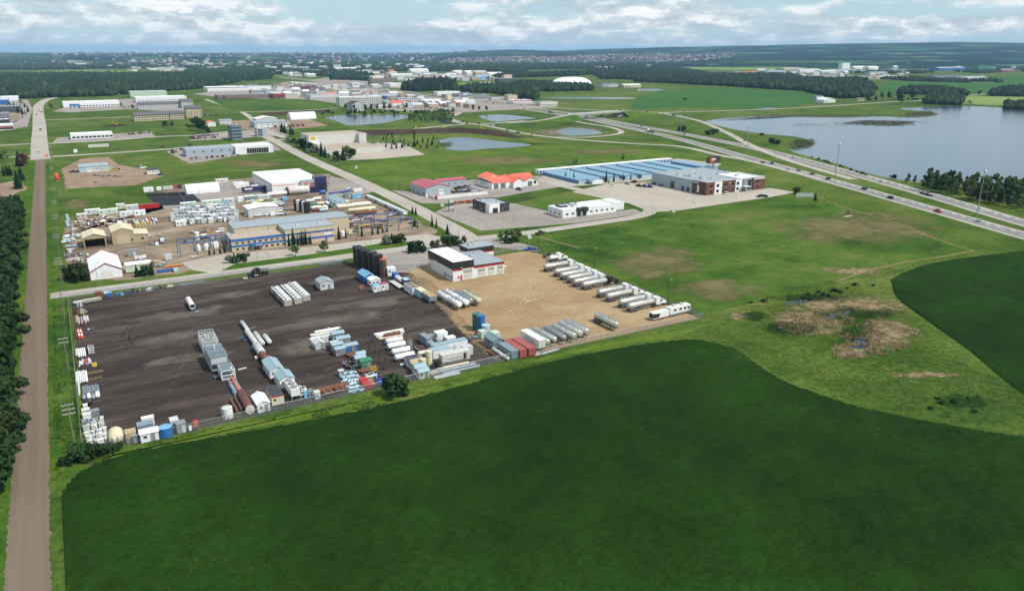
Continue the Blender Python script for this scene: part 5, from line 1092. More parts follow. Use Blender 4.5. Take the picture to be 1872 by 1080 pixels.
# brick and grey building
t=bld('large grey warehouse with brick and white two-storey front',1291,357,w=50,d=54,h=7.8,wall='wallgrey',roof='roofgrey',xy=(362,368),units=16,par=.4,doors=(('w',30,34,4.6,'charcoal'),('w',20,23,3,'glass'),('w',15,18,3,'glass')),usz=1.8)
def fpiece(x0,x1,dep,h,col,wins):
 o=B().box(x0,-dep,0,x1,-.02,h).obj('front_block',col,t);B().box(x0-.05,-dep-.05,h,x1+.05,0,h+.2).obj('coping','lightgrey',o)
 for u in wins:
  for z in(1.0,4.6):window(o,'s',u,u+2.4,z,z+1.9,0,0,'charcoal',0,-dep)
  if col=='brick':fpart(o,'sill','s',u-.2,u+2.6,4.2,4.5,'concrete',0,0,.1,0,-dep)
 return o
o=fpiece(-.6,7,1.2,8.4,'brick',(2.6,));B().box(-.62,-.02,0,0,12,8.4).obj('brick_side','brick',o);fpart(o,'banner','w',5.2,7.2,1.2,5.8,'signwhite',0,0,.1,-.62,0)
for k in range(4):fpart(o,'sign_letter','w',6.2+k*1.3,7.2+k*1.3,6.9,7.7,'signwhite',0,0,.08,-.62,0)
for u in(2.6,8.4):
 for z in(1.0,4.6):fpart(o,'window','w',u,u+2.2,z,z+1.9,'glass',0,0,.08,-.62,0)
fpiece(7.05,14.5,.7,8.2,'white',(9,));o=fpiece(14.55,26,1.2,8.4,'brick',(16,22.4));B().prism([(20,6.2),(21.4,6.2),(20.7,7.8)],-1.3,-1.2).obj('emblem','lightgrey',o)
fpiece(26.05,33,.7,8.0,'white',(27.4,));o=B().box(33.05,-1.5,0,41.5,-.02,8.2).obj('glass_lobby','grey',t)
for i in range(4):
 for j in range(3):fpart(o,'pane','s',37.2+i*.9,38.0+i*.9,.6+j*2.3,2.7+j*2.3,'glass',0,0,.05,0,-1.5)
B().box(31.5,-5,3.1,37,-1.5,3.6).obj('canopy','lightgrey',o);B().box(32,-4.6,0,32.4,-4.2,3.1).box(36,-4.6,0,36.4,-4.2,3.1).obj('canopy_post','grey',o)
o=fpiece(41.55,53,2.2,8.4,'brick',(44.5,));sub(t,32,.05,21,22,7.9,'white','roofwhite',.5,'white_block')
for k in range(8):fpart(o,'sign_letter','s',42.3+k*1.3,43.3+k*1.3,7.2,8.1,'signwhite',0,0,.06,0,-2.2)
# grey car dealer
t=bld('grey car dealership with a long plain side',341,287.5,w=62,d=22,h=6.2,wall='wallgrey',roof='roofgrey',units=4,win=(('s',3.4,4.8,5,1.6,3,42),),xy=None)
o=sub(t,42,-4,34,22,6.8,'white','roofwhite',.4,'showroom')
for i in range(9):fpart(o,'pane','s',52+i*2.2,54+i*2.2,.4,5.0,'glass',0,0,.06,0,-4)
# ================================================================ mid and far buildings
W4=lambda n,w=1.2,fl=(1,4.2),h=1.6:tuple(('s',z,z+h,n,w,.5,0)for z in fl)
bld('long white shop with a raised clerestory beside the cross street',130,255.5,207,d=22,h=5,wall='white',roof='roofwhite',win=(('s',1,3,10,3.2,1,0),),name='shop_building');
t=bld('dark grey four-storey apartment block with a blue-grey side',426,257,444,d=24,h=14.5,wall='bluegrey',roof='roofdark',name='apartment_block',units=4)
for k in range(4):
 for i in range(5):window(t,'w',2+i*4.4,4.2+i*4.4,1+3.5*k,2.8+3.5*k,0,24,'charcoal')
 fpart(t,'balcony','s',.5,t['w']-.5,3.2+3.4*k,3.6+3.4*k,'charcoal',0,24,.8)
t=bld('grey unfinished three-storey block beside the dark apartments',471,250.5,489,d=14,h=9,wall='wallgrey',roof='offwhite',name='unfinished_block');[fpart(t,'opening','s',1+2.6*(i%2),3.2+2.6*(i%2),1+2.6*(i//2),3+2.6*(i//2),'charcoal',0,0,.05)for i in range(6)]
bld('grey equipment shop with white overhead doors',466,234,523,d=26,h=6,wall='wallgrey',roof='roofgrey',win=(),doors=tuple(('s',3+7*i,8+7*i,4.6,'white')for i in range(6)),gab='x',rise=1.4,name='equipment_shop')
bld('white-roofed gable shop behind the equipment shop',470,226,508,d=24,h=5.5,wall='lightgrey',roof='roofwhite',gab='y',rise=2.4,name='equipment_shop')
quonset('white fabric hut beyond the equipment yard',552,217.5,36,9,'fabric','x',hs=1.05);quonset('small white fabric hut against the big one',535,217,12,7,'fabric','x')
bld('pale shed at the left of the equipment yard',402,228,424,d=14,h=5,wall='lightgrey',roof='roofgrey',gab='x',rise=1,name='storage_shed');bld('white shed with a red roof behind the spruce group',380,232,395,d=14,h=5,wall='white',roof='salmon',gab='y',rise=1.6,name='storage_shed')
# left of the main road
bld('dark grey long building left of the main road',-25,208,38,d=40,h=9,wall='darkgrey',roof='bluegrey',units=4,win=W4(10));bld('brown building left of the main road',20,220,36,d=16,h=7,wall='tan',roof='roofbrown',win=W4(4));bld('grey flat building at the left edge',-20,219,18,d=22,h=8,wall='grey',roof='roofgrey',win=W4(6))
bld('white-roofed building at the left edge',-20,229,18,d=20,h=6,wall='charcoal',roof='roofwhite',units=2);bld('white showroom with red front at the left edge',-20,239,25,d=18,h=6,wall='white',roof='roofwhite',bands=(('s',3.2,4.6,'red'),),win=(('s',.6,3,7,4,1,0),));bld('blue-walled warehouse at the left edge',-20,192,16,d=40,h=8,wall='blue',roof='roofwhite');bld('white domed shed behind the blue warehouse',2,185,34,d=30,h=6,wall='white',roof='fabric',gab='x',rise=2.5)
# white factories
bld('long white factory with a blue front bay',116,197,219,d=42,h=8,wall='white',roof='roofwhite',units=6,win=(('s',1,3,14,3,20,0),),name='factory');bld('blue loading bay in front of the white factory',128,198.5,147,d=10,h=6,wall='blue',roof='roofgrey',name='loading_bay',doors=(('s',2,6,4,'lightgrey'),('s',8,12,4,'lightgrey')))
bld('white factory behind the grey apartments',249,188,342,d=40,h=9,wall='white',roof='roofwhite',units=8,win=(('s',2,4,20,2,2,0),),name='factory');bld('long pale factory at the edge of the wood',239,177.5,306,d=40,h=10,wall='palegreen',roof='lightgrey',units=6,name='factory')
for px0,py,px1,d,h,l in((254,200,334,20,7.5,'long white apartment row with a grey shingle roof'),(333,198,354,22,11,'white four-storey block at the end of the apartment row'),(247,222.5,282,20,8,'brown-grey hipped apartments nearest the lane'),(280,220.5,310,20,8,'brown-grey hipped apartments, middle of three'),(312,219,337,18,8,'brown-grey hipped apartments right of the lane end'),(342,216,370,20,13,'four-storey hipped apartment block with pale balconies')):
 t=bld(l,px0,py,px1,d=d,h=h,wall='lightgrey' if 'white' in l else 'beige',roof='shingle',gab='x',rise=3.4,name='apartment_block',win=tuple(('s',1+3*k,2.6+3*k,max(4,int((px1-px0)/5)),1.8,1,0)for k in range(int(h/3.3))),over=.8)
# shopping district
for r in[
('big white store with a blue entrance',380,168.5,455,60,10,'white','roofwhite','store'),('white store right of the big white one',454,166,496,50,9,'white','roofgrey','store'),('long brown strip mall behind the rough field',398,182,500,30,8,'roofbrown','roofgrey','store'),('red-topped shop at the end of the strip mall',500,181,522,24,9,'brick','rosered','store'),
('white and grey shop left of the hotels',568,182,621,36,8,'lightgrey','roofgrey','store'),('white four-storey hotel above the long pond',622,195,699,22,15,'offwhite','roofwhite','hotel'),('brown hotel left of the spruce stand',678,155.5,722,24,17,'roofbrown','roofgrey','hotel'),('white warehouse right of the brown hotel',714,160,752,40,9,'white','roofwhite','store'),('pale shop above the hotels',545,158,580,24,7,'lightgrey','roofgrey','store'),('dark low shop beside the highway',545,164,580,22,7,'brown','roofdark','store'),
('cream shop among the parked cars',585,168,622,24,7,'cream','roofgrey','store'),('tan restaurant near the highway',640,168,668,22,6,'tan','roofbrown','store'),('red-roofed restaurant near the highway',668,173,690,20,6,'offwhite','salmon','store'),('grey motel above the pond trees',730,190,765,20,9,'lightgrey','roofgrey','hotel'),('blue-fronted fuel station below the highway',705,182,728,18,6,'royal','roofwhite','store'),('white restaurant left of the red one',770,188,795,18,6,'white','roofgrey','store'),('red-roofed shop near the service road',798,193,818,16,6,'brick','salmon','store'),('low shop with a red fascia by the service road',820,196,842,16,6,'roofbrown','red','store'),('cream clock-tower restaurant by the service road',818,189,826,10,14,'cream','roofbrown','store'),
('grey shop with pale front above the strip mall',460,173,500,26,8,'grey','roofgrey','store'),('pale flat shop at the start of the shopping street',506,171,540,26,8,'offwhite','roofwhite','store'),('brick-red shop right of the shopping street',520,158,545,22,7,'brick','roofgrey','store'),('turquoise shop right of the highway',842,181.5,860,18,7,'teal','roofgrey','store'),('grey dealership with turquoise canopy',861,181,896,18,7,'grey','teal','store'),('white building with a red corner right of the highway',800,175,842,20,7,'white','roofwhite','store'),('tan two-storey shop right of the highway',929,184.5,946,16,10,'beige','roofbrown','store'),('white shop with a low red-edged roof',938,190.5,972,20,6,'white','roofwhite','store'),('glass-fronted fuel station at the end of the strip',988,194,1020,18,6,'offwhite','roofgrey','store'),('grey low shop between the turquoise canopy and the tan shop',899,184,926,14,5,'lightgrey','roofgrey','store')]:
 l,px0,py,px1,d,h,wl_,rf_,nm=r;n=max(3,int((px1-px0)/4));bld(l,px0,py,px1,d=d,h=h,wall=wl_,roof=rf_,name=nm,units=3,usz=2.4,win=tuple(('s',z,z+1.9,n,2.2,1,0)for z in((1,4.4,7.8,11.2)if nm=='hotel' else(.6,))),bands=((('s',h-1.6,h,'blue' if 'blue' in l else 'red'),)if('red-' in l or 'red f' in l or 'blue' in l)else()))
bld('hotel with dark gable roofs above the long pond',645,204,665,d=28,h=11,wall='lightgrey',roof='roofdark',gab='y',rise=4,name='hotel',win=W4(3,2,(1,4.2,7.4))+tuple(('w',z,z+1.6,7,2,1,27)for z in(1,4.2,7.4)))
# far warehouses, right of centre
for r in[('white gable warehouse below the tree belt',832,136.5,848,40,12,'white','roofwhite',4),('pale double warehouse below the tree belt',852,137,868,40,12,'lightgrey','roofwhite',4),('broad beige warehouse in the far row',870,137.5,890,50,12,'beige','lightgrey',5),('tall white warehouse at the end of the far row',895,142,922,50,13,'white','roofwhite',5),('blue-walled warehouse in the far row',871,146.5,893,26,13,'skyblue','lightgrey',2),('grey shed in the far row',806,143,818,26,9,'grey','roofgrey',2),('long white shed in the far row',826,146,848,24,9,'white','roofwhite',2),('rust-red shed at the left of the far row',762,147,775,22,8,'pinkred','rust',2),('pale shed behind the rust-red one',776,139,800,30,10,'lightgrey','roofgrey',3),('white shed with orange trucks before it',845,147.5,856,18,7,'orange','roofwhite',1.5),('white shed left of the dome',876,160,899,26,8,'white','roofwhite',4),('grey stadium building with dark upper floor',912,153.5,954,26,14,'darkgrey','roofgrey',0),('low white shed below the dark stadium building',910,160,945,20,8,'lightgrey','roofgrey',0),('white warehouse left of the brown hotel',676,148,702,30,14,'white','roofwhite',0),('long pale warehouse above the brown hotel',716,143,755,34,11,'lightgrey','roofwhite',3),('low shed with a dark open door in the far row',728,148,752,20,9,'white','charcoal',0),('grey arena with a curved roof',615,132,655,60,10,'grey','lightgrey',10),('long dark grandstand roof by the arena',640,135.5,720,30,10,'darkgrey','bluegrey',0),('white hall with a ribbed roof',752,134,784,40,12,'white','roofwhite',6),('pale golf clubhouse right of the dome',1102,160,1130,26,8,'lightgrey','shingle',3),('low shed at the golf range',1141,161,1172,24,7,'beige','roofwhite',2),('far white riding hall',1090,126,1125,40,8,'beige','lightgrey',3)]:
 l,px0,py,px1,d,h,wl_,rf_,ri=r;bld(l,px0,py,px1,d=d,h=h,wall=wl_,roof=rf_,gab='x' if ri else None,rise=ri or 1,name='warehouse',doors=(('s',4,9,5,'windowgrey'),('s',14,19,5,'windowgrey')))
# sports dome
t=T('sports_dome','large white air-supported sports dome','dome',1044,157.5);dv,df=[],[];nr,na=9,36
for i in range(nr+1):
 a=math.pi/2*i/nr
 for k in range(na):
  u=2*math.pi*k/na;dv.append((66*math.cos(u)*math.cos(a)**.75,34*math.sin(u)*math.cos(a)**.75,24*math.sin(a)**.9))
df=[(i*na+k,i*na+(k+1)%na,(i+1)*na+(k+1)%na,(i+1)*na+k)for i in range(nr)for k in range(na)]
B().add(dv,df).obj('membrane','fabric',t,smooth=True);B().box(-70,-38,0,-62,-30,5).obj('entrance','grey',t)
# right: industrial park, farms
for r in[('orange-roofed shed in the far industrial park',1360,136.5,1385,30,8,'offwhite','orange',3),('long blue-white warehouse in the far industrial park',1402,135,1436,40,10,'lightgrey','skyblue',2),('long beige hall, upper row of the far industrial park',1433,131,1466,50,16,'beige','roofwhite',0),('broad white warehouse in the far industrial park',1462,134,1500,50,14,'white','lightgrey',3),('pale hall right of the broad white warehouse',1502,136,1530,40,12,'lightgrey','roofwhite',3),('tall white silo tower in the industrial park',1539,128.5,1553,24,34,'white','roofwhite',0),('white hall below the silo tower',1518,133.5,1560,36,12,'lightgrey','roofgrey',2),('white gable hall right of the silo tower',1562,128,1586,40,14,'white','roofwhite',4),('round-roofed white hall in the industrial park',1588,129,1606,36,15,'white','fabric',5),('grey hall with dark loading doors',1630,134,1658,40,15,'bluegrey','roofgrey',0),('long low sheds with red doors',1602,144,1640,18,8,'offwhite','roofwhite',0),('second run of low sheds with red doors',1642,144.5,1668,18,8,'lightgrey','salmon',0),('dark-roofed long shed beyond the lake fields',1709,145,1762,30,9,'grey','shingle',3),('white-ended shed right of the dark-roofed one',1764,147,1802,26,9,'white','roofgrey',3),('long blue warehouse on the far plain',1716,130,1764,50,14,'blue','lightgrey',3),('green warehouse standing alone on the far plain',1789,128,1816,40,18,'green','teal',0),('small red-brown shed on the far plain',1832,132,1855,26,10,'pinkred','roofgrey',3),('beige sheds left of the orange roof',1345,136,1358,26,8,'beige','roofgrey',2),('white shed behind the poplar wood',1385,131,1400,26,9,'white','roofwhite',2),('grey shed in the middle of the industrial park',1560,134,1584,30,10,'grey','bluegrey',2),('pale shed in front of the round-roofed hall',1590,137,1622,26,9,'lightgrey','roofgrey',2),('low tan shed among the far yards',1664,132,1690,24,9,'tan','roofbrown',2)]:
 l,px0,py,px1,d,h,wl_,rf_,ri=r;bld(l,px0,py,px1,d=d,h=h,wall=wl_,roof=rf_,gab='x' if ri else None,rise=ri or 1,name='warehouse',doors=tuple(('s',5+11*i,11+11*i,6,'red' if 'red d' in l else 'charcoal')for i in range(4)))
quonset('grey corrugated quonset by the country road',1495,183.5,22,8,'galv','x');bld('white gable machine shed beside the quonset',1506,188.5,1527,d=18,h=5.5,wall='white',roof='roofwhite',gab='y',rise=3,name='machine_shed',doors=(('s',4,10,4,'lightgrey'),));bld('small farmhouse under the trees by the country road',1568,185,1580,d=9,h=3.2,wall='beige',roof='shingle',gab='x',rise=2.4,name='farmhouse',win=W4(3,1.2,(1,)),doors=(('s',4,5,2.1,'brown'),));bld('farmhouse among the trees beyond the lake',1716,171,1728,d=10,h=4,wall='lightgrey',roof='shingle',gab='x',rise=3,name='farmhouse',win=W4(3,1.4,(1,)),doors=(('s',5,6,2.1,'brown'),))
# far town
for px,py,w_,h_,c,l in((277,118.5,22,36,'cream','tall cream apartment tower in the far town'),(309,116,26,44,'cream','wider cream apartment tower in the far town'),(299,116,26,26,'lightgrey','grey tower between the two cream ones')):
 t=bld(l,px,py,w=w_,d=18,h=h_,wall=c,roof='roofgrey',name='tower_block',cat='tower',win=tuple(('s',2+4*k,4+4*k,4,2.4,1,0)for k in range(int(h_/4.2))))
t=T('water_tower','white water tower above the far town','tower',456,114.5);B().cyl((0,0,0),(0,0,38),2.6,10).obj('shaft','signwhite',t,smooth=True);B().cyl((0,0,38),(0,0,46),7,14,dome=5).obj('bowl','paleblue',t,smooth=True)
FN={'far town blocks':'town_block','roofs below the cream towers':'town_house','trailer park homes':'mobile_home','low roofs along the far highway':'roadside_unit','small sheds among the far warehouses':'small_shed','small sheds of the far industrial park':'industrial_shed','small shops of the shopping district':'small_shop','small shops near the service road':'small_shop','farm buildings on the far plain':'farm_building'}
def far_block(px,py,w_,d_,h_,wall,roof,label,group,ri=0):bld(label,px,py,w=w_,d=d_,h=h_,wall=wall,roof=roof,name=FN.get(group,'far_building'),gab='x' if ri else None,rise=ri or 1,group=group,par=0)
q=random.Random(21)
for(x0,x1,y0,y1,n,wr,hr,label,group)in[(120,360,112,124,52,(24,80),(10,22),'pale block of the far town among the trees','far town blocks'),(230,355,124,131,46,(14,40),(6,10),'low roof of the crowded far suburb below the cream towers','roofs below the cream towers'),(360,780,111,130,84,(18,60),(9,18),'pale far building scattered in the tree cover','far scattered buildings'),(330,440,141,152,60,(12,18),(4,5),'pale roof of the trailer park beside the dark wood','trailer park homes'),(0,160,110,124,22,(20,70),(7,12),'far building in the woods at upper left','far buildings in the upper left woods'),(500,720,132,141,40,(18,40),(7,12),'low shop roof along the far highway','low roofs along the far highway'),(740,930,137,149,44,(14,34),(6,10),'small shed among the far warehouses','small sheds among the far warehouses'),(1400,1700,132,142,26,(16,40),(6,11),'small shed of the far industrial park','small sheds of the far industrial park'),(450,720,157,182,80,(14,34),(5,9),'small shop or unit of the shopping district','small shops of the shopping district'),(690,860,178,199,44,(10,22),(4,7),'small shop below the highway near the service road','small shops near the service road'),(1560,1860,118,130,14,(20,44),(6,9),'farm building on the far plain at right','farm buildings on the far plain')]:
 for i in range(n):
  far_block(q.uniform(x0,x1),q.uniform(y0,y1),q.uniform(*wr),q.uniform(12,26),q.uniform(*hr),q.choice(('white','lightgrey','beige','offwhite','tan','lightgrey')),q.choice(('roofwhite','roofgrey','shingle','roofbrown','lightgrey','salmon' if i%9==0 else 'roofgrey')),label,group,q.choice((0,2,3)))
# far suburb: the nearest houses singly, the rest as one mass
hp=[]
for v in range(3):
 a=thing('suburb_house','small house of the far suburb on the slope','house',(0,0,0),0,'houses of the far suburb');gable(a,14,11,5.5,3.2,('lightgrey','beige','tan')[v],('shingle','roofbrown','bluegrey')[v],'x' if v else 'y',0,.6,.3);hp.append(a)
for i in range(200):
 px,py=q.uniform(820,1190),q.uniform(116,122.5);x,y=G(px,py)
 if i<3:hp[i].location=(x,y,0);hp[i].rotation_euler=(0,0,q.uniform(-.4,.4))
 else:dup(hp[i%3],(x,y,0),q.uniform(-30,30))
tv=np.array([(-8,-6,0),(8,-6,0),(8,6,0),(-8,6,0),(-8,-6,6),(8,-6,6),(8,6,6),(-8,6,6),(-8,0,10),(8,0,10)],float);tq=np.array([(0,1,5,4),(2,3,7,6),(4,5,9,8),(7,8,9,6),(1,2,6,5),(3,0,4,7)])
k=NT('suburb_roofs');vo=k.n('ShaderNodeTexVoronoi');vo.inputs['Scale'].default_value=.02;k.l(k.pos(),vo.inputs['Vector']);se=k.n('ShaderNodeSeparateColor');k.l(vo.outputs['Color'],se.inputs[0]);k.l(k.ramp(se.outputs[0],[(0,lin((62,62,70))),(.4,lin((92,84,82))),(.75,lin((124,116,112))),(1,lin((176,170,166)))]),k.b.inputs['Base Color']);k.b.inputs['Roughness'].default_value=.9;MATS['suburb_roofs']=k.m
def roof_mass(name,px,sp,thr,label,grow=1.0):
 X,Y=scatter(poly_px(px),sp);kk=fbm(X/400,Y/400,3,4)>thr;X,Y=X[kk],Y[kk];an=nrng.uniform(0,3.1,len(X));g=(grow*nrng.uniform(.7,1.5,len(X)))[:,None]
 vx=(tv[None,:,0]*np.cos(an)[:,None]-tv[None,:,1]*np.sin(an)[:,None])*g+X[:,None];vy=(tv[None,:,0]*np.sin(an)[:,None]+tv[None,:,1]*np.cos(an)[:,None])*g+Y[:,None];vz=np.repeat(tv[None,:,2],len(X),0)*g**.7
 az_,dd_=np.degrees(np.arctan2(X,Y)-YAW),np.hypot(X,Y);vz=vz+np.where(dd_>5000,hill_h(az_,dd_)+.6,0)[:,None]
 tag(link(name,np_mesh(name,np.stack([vx,vy,vz],-1).reshape(-1,3),(tq[None]+(np.arange(len(X))*10)[:,None,None]).reshape(-1,4),'suburb_roofs')),label,'suburb',kind='stuff')
roof_mass('suburb_rows',[(800,117),(960,118.5),(1200,116.5),(1340,113.5),(1340,110.5),(1150,110),(820,111)],62,.36,'dense far suburb that reads as one mass of roofs')
roof_mass('town_roofs',[(90,122),(380,126),(700,125),(800,119),(800,107),(400,106),(90,107)],170,.6,'scattered far town roofs peeping from the tree cover',2.0)
roof_mass('skyline_roofs',[(-40,106),(500,106),(900,106),(900,103),(-40,102.5)],420,.58,'most distant pale roofs below the flat skyline',4.0)
# ================================================================ dark yard: the things standing in it
WOOD,RUST,WHT=['wood','tan'],['rust','brown','maroon'],['white','offwhite','lightgrey']
# near fence, left to right
htank('black coiled hose drum beside the grey pipes',162,742,2.2,.9,'black','x',fit=False,name='hose_drum')
for i,(px,py,c)in enumerate(((154,729,'galv'),(163,727,'white'),(171,728,'galv'),(179,725,'white'))):htank('%s short vessel in the row by the left fence'%('grey','first white','second grey','large white')[i],px,py,2.8,.5+.1*(i==3),c,'y',fit=False,gap=.12,name='short_vessel')
pipes('bundle of short grey pipes by the left fence',158,715,6,5.5,.16,'galv','y',layers=2);pipes('second bundle of short grey pipes by the left fence',174,713,6,5.5,.16,'galv','y',layers=2)
for i,(px,py,w,d,h,c)in enumerate(((158,752,1.0,1.0,2.0,'white'),(159,762,1.8,1.6,2.2,'offwhite'),(174,764,2.3,1.6,2.2,'galv'),(161,771,1.8,1.0,2.3,'white'),(158,783,1.3,1.2,2.2,'galv'),(166,783,1.3,1.2,2.2,'galv'),(173,782,1.2,1.2,2.2,'lightgrey'),(180,780,1.2,1.2,2.3,'galv'),(187,778,1.1,1.1,2.3,'offwhite'))):
 boxunit('%s grey-white cabinet in the corner stack, counted from the back'%ORD[i],px,py,w,d,h,c,name='equipment_cabinet',cat='cabinet',win=0,door=False)
q=random.Random(4)
for i in range(24):
 px,py=157+(i%6)*6.6+q.uniform(-1.5,1.5)+(i//6)*1.8,789+(i//6)*9-(i%6)*1.3+q.uniform(-1,1);c=q.choice(('white','white','offwhite','lightgrey'))
 if i%5==3:vtank('upright white canister in the corner stack by the left fence',px,py,.42,1.3,c,name='canister',ladder=False,n=10,group='white canisters in the corner stack')
 else:boxunit('narrow white cabinet in the corner stack by the left fence',px,py,.75,.75,q.uniform(1.1,1.7),c,name='small_cabinet',cat='cabinet',win=0,door=False,group='small white cabinets in the corner stack')
crate('small tan crate at the edge of the white cabinets',192,788,.9,.9,1.1,'tan')
t=T('domed_tank','cream domed tank with rust streaks by the near fence','tank',214,808);B().cyl((0,-1.2,1.6),(0,1.9,1.6),1.75,20,dome=.7).obj('shell','cream',t,smooth=True);[B().cyl((x,-1.9,.05),(x,-1.9,2.3),.42,10,dome=.15).obj('front_cylinder','cream',t,smooth=True)for x in(-.5,.5)];B().box(-1.5,-1,0,1.5,1.6,.3).obj('cradle','rust',t)
boxunit('beige cube shed with a hose coil on its roof',241,806,2.3,2.6,2.7,'tan','tan',win=0,doorc='lightgrey');[boxunit('tall grey panel box %s the beige shed'%l,px,py,1.0,.8,2.0,'galv',name='equipment_cabinet',cat='cabinet',win=0,door=False)for px,py,l in((248,810,'in front of'),(257,807,'right of'))]
cabin('white ribbed cabin with a vent roof by the near fence',274,803,4.0,2.8,2.4,.35,'white','roofwhite','x',win=2);boxunit('blue-grey low shed behind the white ribbed cabin',267,788,3.6,2.6,2.2,'bluegrey',win=0,door=False);boxunit('white box unit with a round vent behind the ribbed cabin',272,778,2.8,1.6,2.4,'white',win=1,door=False)
vtank('bright blue round tank by the near fence',304,797,1.6,2.6,'blue','skyblue',cone=.2);boxunit('light grey shed with a ribbed roof right of the blue tank',320,782,1.9,2.6,2.5,'lightgrey','lightgrey',win=0);boxunit('dark grey tall cabinet right of the blue tank',332,789,2.2,2.4,2.6,'grey',win=0);skid('grey generator skid by the near fence',349,786,2.6,2.0,('galv','grey','white'),2,5);crate('orange crate at the end of the near-fence row',359,780,1.0,1.0,1.6,'orange')
vtank('white round tank beside the maroon vessel',417,763,1.32,2.9,'white','offwhite',cone=.15)
for i,(px,py,r)in enumerate(((429,745,.38),(436,741,.45))):htank('%s rusty pipe left of the maroon vessel'%('narrow' if i==0 else 'thick'),px,py,9,r,'rust' if i==0 else 'brown','y',fit=False,gap=.15,dome=.05,name='rusty_pipe')
htank('big maroon vessel with a pale end plate',449,741,12.5,1.15,'maroon','y','rust',gap=.2,endc='offwhite',rot=0)
cabin('white gable shed right of the maroon vessel',478,745,3.2,6.6,2.5,.8,'white','roofwhite','y');t=boxunit('cream cabin with a flat dark roof and red edge',503,731,3.2,7.4,2.7,'cream','roofdark',win=1);fpart(t,'red_edge','s',-1.6,1.6,2.5,2.75,'red',3.2,7.4,.08,0,-3.7)
cabin('white cabin with a long pale blue roof behind the rusty pipe',500,681,4.0,9.0,2.6,.9,'white','cabinroof','y',win=3);cabin('white cabin with a pale blue roof nearer the fence',521,702,4.2,6.2,2.8,.9,'white','cabinroof','y',win=1)
# long lying column and its neighbours
for px,py,L_,r,c,l in((448,601,10,.65,'lightgrey','far end section of the long white column lying in the yard'),(460,622,13,.85,'offwhite','middle section of the long white column with a yellow patch'),(474,646,8,1.25,'lightgrey','thick drum section of the long white column'),(474,624,11,.75,'lightgrey','white vessel beside the long column'),(489,625,7.5,.75,'offwhite','short white vessel right of the long column')):htank(l,px,py,L_,r,c,'y',gap=.35,dome=.2 if L_>9 else .4,name='column_section')
htank('rusty drum at the end of the long column',484,661,6.5,1.1,'rust','y',dome=.05,fit=False);t=T('saddle_stand','bright blue saddle stand under the long column','stand',455,621);B().box(-1.9,-.3,0,-1.5,.3,1.5).box(1.5,-.3,0,1.9,.3,1.5).obj('leg','blue',t);B().box(-1.9,-.3,0,1.9,.3,.25).obj('base','blue',t)
t=T('platform_ladder','small white platform ladder beside the long column','ladder',456,601);B().bar((0,0,0),(2,0,.1),.1).bar((0,.6,0),(2,.6,.1),.1).bar((0,0,0),(0,.6,0),.1).bar((1,0,.05),(1,.6,.05),.1).bar((2,0,.1),(2,.6,.1),.1).obj('frame','galv',t)
crate('white pallet board lying in the open yard',443,675,2.4,.6,.3,'offwhite',8,cat='board',name='board');crate('brown timber crate beside the rusty drum',493,657,1.2,1.6,.8,'wood');crate('small white bin beside the rusty drum',469,656,.8,1.0,.8,'white',name='bin')
# steel modules
module('galvanised pipe-rack module crowded with white piping',383,637,4.4,9.0,4.0,'lightgrey',4,clutter=34,seed=8);module('grey steel module with a beamed roof and clad end',397,666,4.7,11,4.4,'galv',5,roofbars=14,panel='lightgrey',clutter=6,seed=3);module('white steel module with a grated deck',415,687,3.6,6.0,2.8,'white',3,roofbars=10,clutter=6,seed=4);crate('grey folded gangway in front of the beamed module',398,690,1.8,1.4,.6,'galv',slats=False,name='gangway',cat='gangway')
t=T('flare_stack','orange flare pipe lying on a blue and white lattice frame','stack',432,713,90)
B().cyl((-6.4,0,1.7),(6.4,0,1.7),.26,10).obj('pipe','orange',t,smooth=True);b=B();[b.bar((x,-.9,.1),(x,.9,.1),.12).bar((x,-.9,.1),(x,-.9,1.4),.1).bar((x,.9,.1),(x,.9,1.4),.1).bar((x,-.9,1.4),(x,.9,1.4),.1)for x in(-6,-4,-2,0,2,4,6)];b.bar((-6.4,-.9,.1),(6.4,-.9,.1),.14).bar((-6.4,.9,.1),(6.4,.9,.1),.14).bar((-6.4,.9,1.4),(6.4,.9,1.4),.1).bar((-6.4,-.9,1.4),(6.4,-.9,1.4),.1);b.obj('frame','lightgrey',t);[B().box(x,.5,.2,x+1.2,1.3,1.1).obj('blue_skid','skyblue',t)for x in(-4,-1.8,.6)]
# white and blue compressors
t=T('cooler_skid','long white louvred cooler beside the pale-roofed cabin','machinery',536,722);B().box(-1.4,-4,1.4,1.0,4.2,3.4).obj('housing','white',t);[B().box(-1.45,-3.8+i*.8,3.4,1.05,-3.5+i*.8,3.5).obj('louvre','lightgrey',t)for i in range(10)];[B().box(x,y,0,x+.2,y+.2,1.4).obj('leg','galv',t)for x in(-1.4,.8)for y in(-4,0,4)];[B().cyl((-.2,-2.6+2.6*i,3.5),(-.2,-2.6+2.6*i,3.8),.9,14).obj('fan','grey',t)for i in range(3)]
skid('white compressor skid right of the louvred cooler',547,722,3.4,6,('white','lightgrey','white'),2.6,12);skid('sky blue compressor skid by the near fence',558,724,3.2,6.5,('skyblue','skyblue','white'),2.8,14);skid('white and blue pump skid by the near fence',571,724,2.8,5,('white','galv','skyblue'),3,19);boxunit('grey control cabinet on the pump skids',580,729,1.5,1.6,2.2,'lightgrey',win=1,door=False,name='control_cabinet',cat='cabinet')
for px,py,l,ax2 in((597,725,'first short rusty pipe shell at the near fence','y'),(606,722,'second short rusty pipe shell at the near fence','y'),(618,718,'third short rusty pipe shell at the near fence','y'),(627,715,'fourth short rusty pipe shell at the near fence','y')):
 t=T('pipe_shell',l,'pipe',px,py,100);B().tube((-1.5,0,.75),(1.5,0,.75),.75,.06,16).obj('shell','rust',t,smooth=True);B().box(-.6,-.5,0,-.4,.5,.12).obj('chock','wood',t)
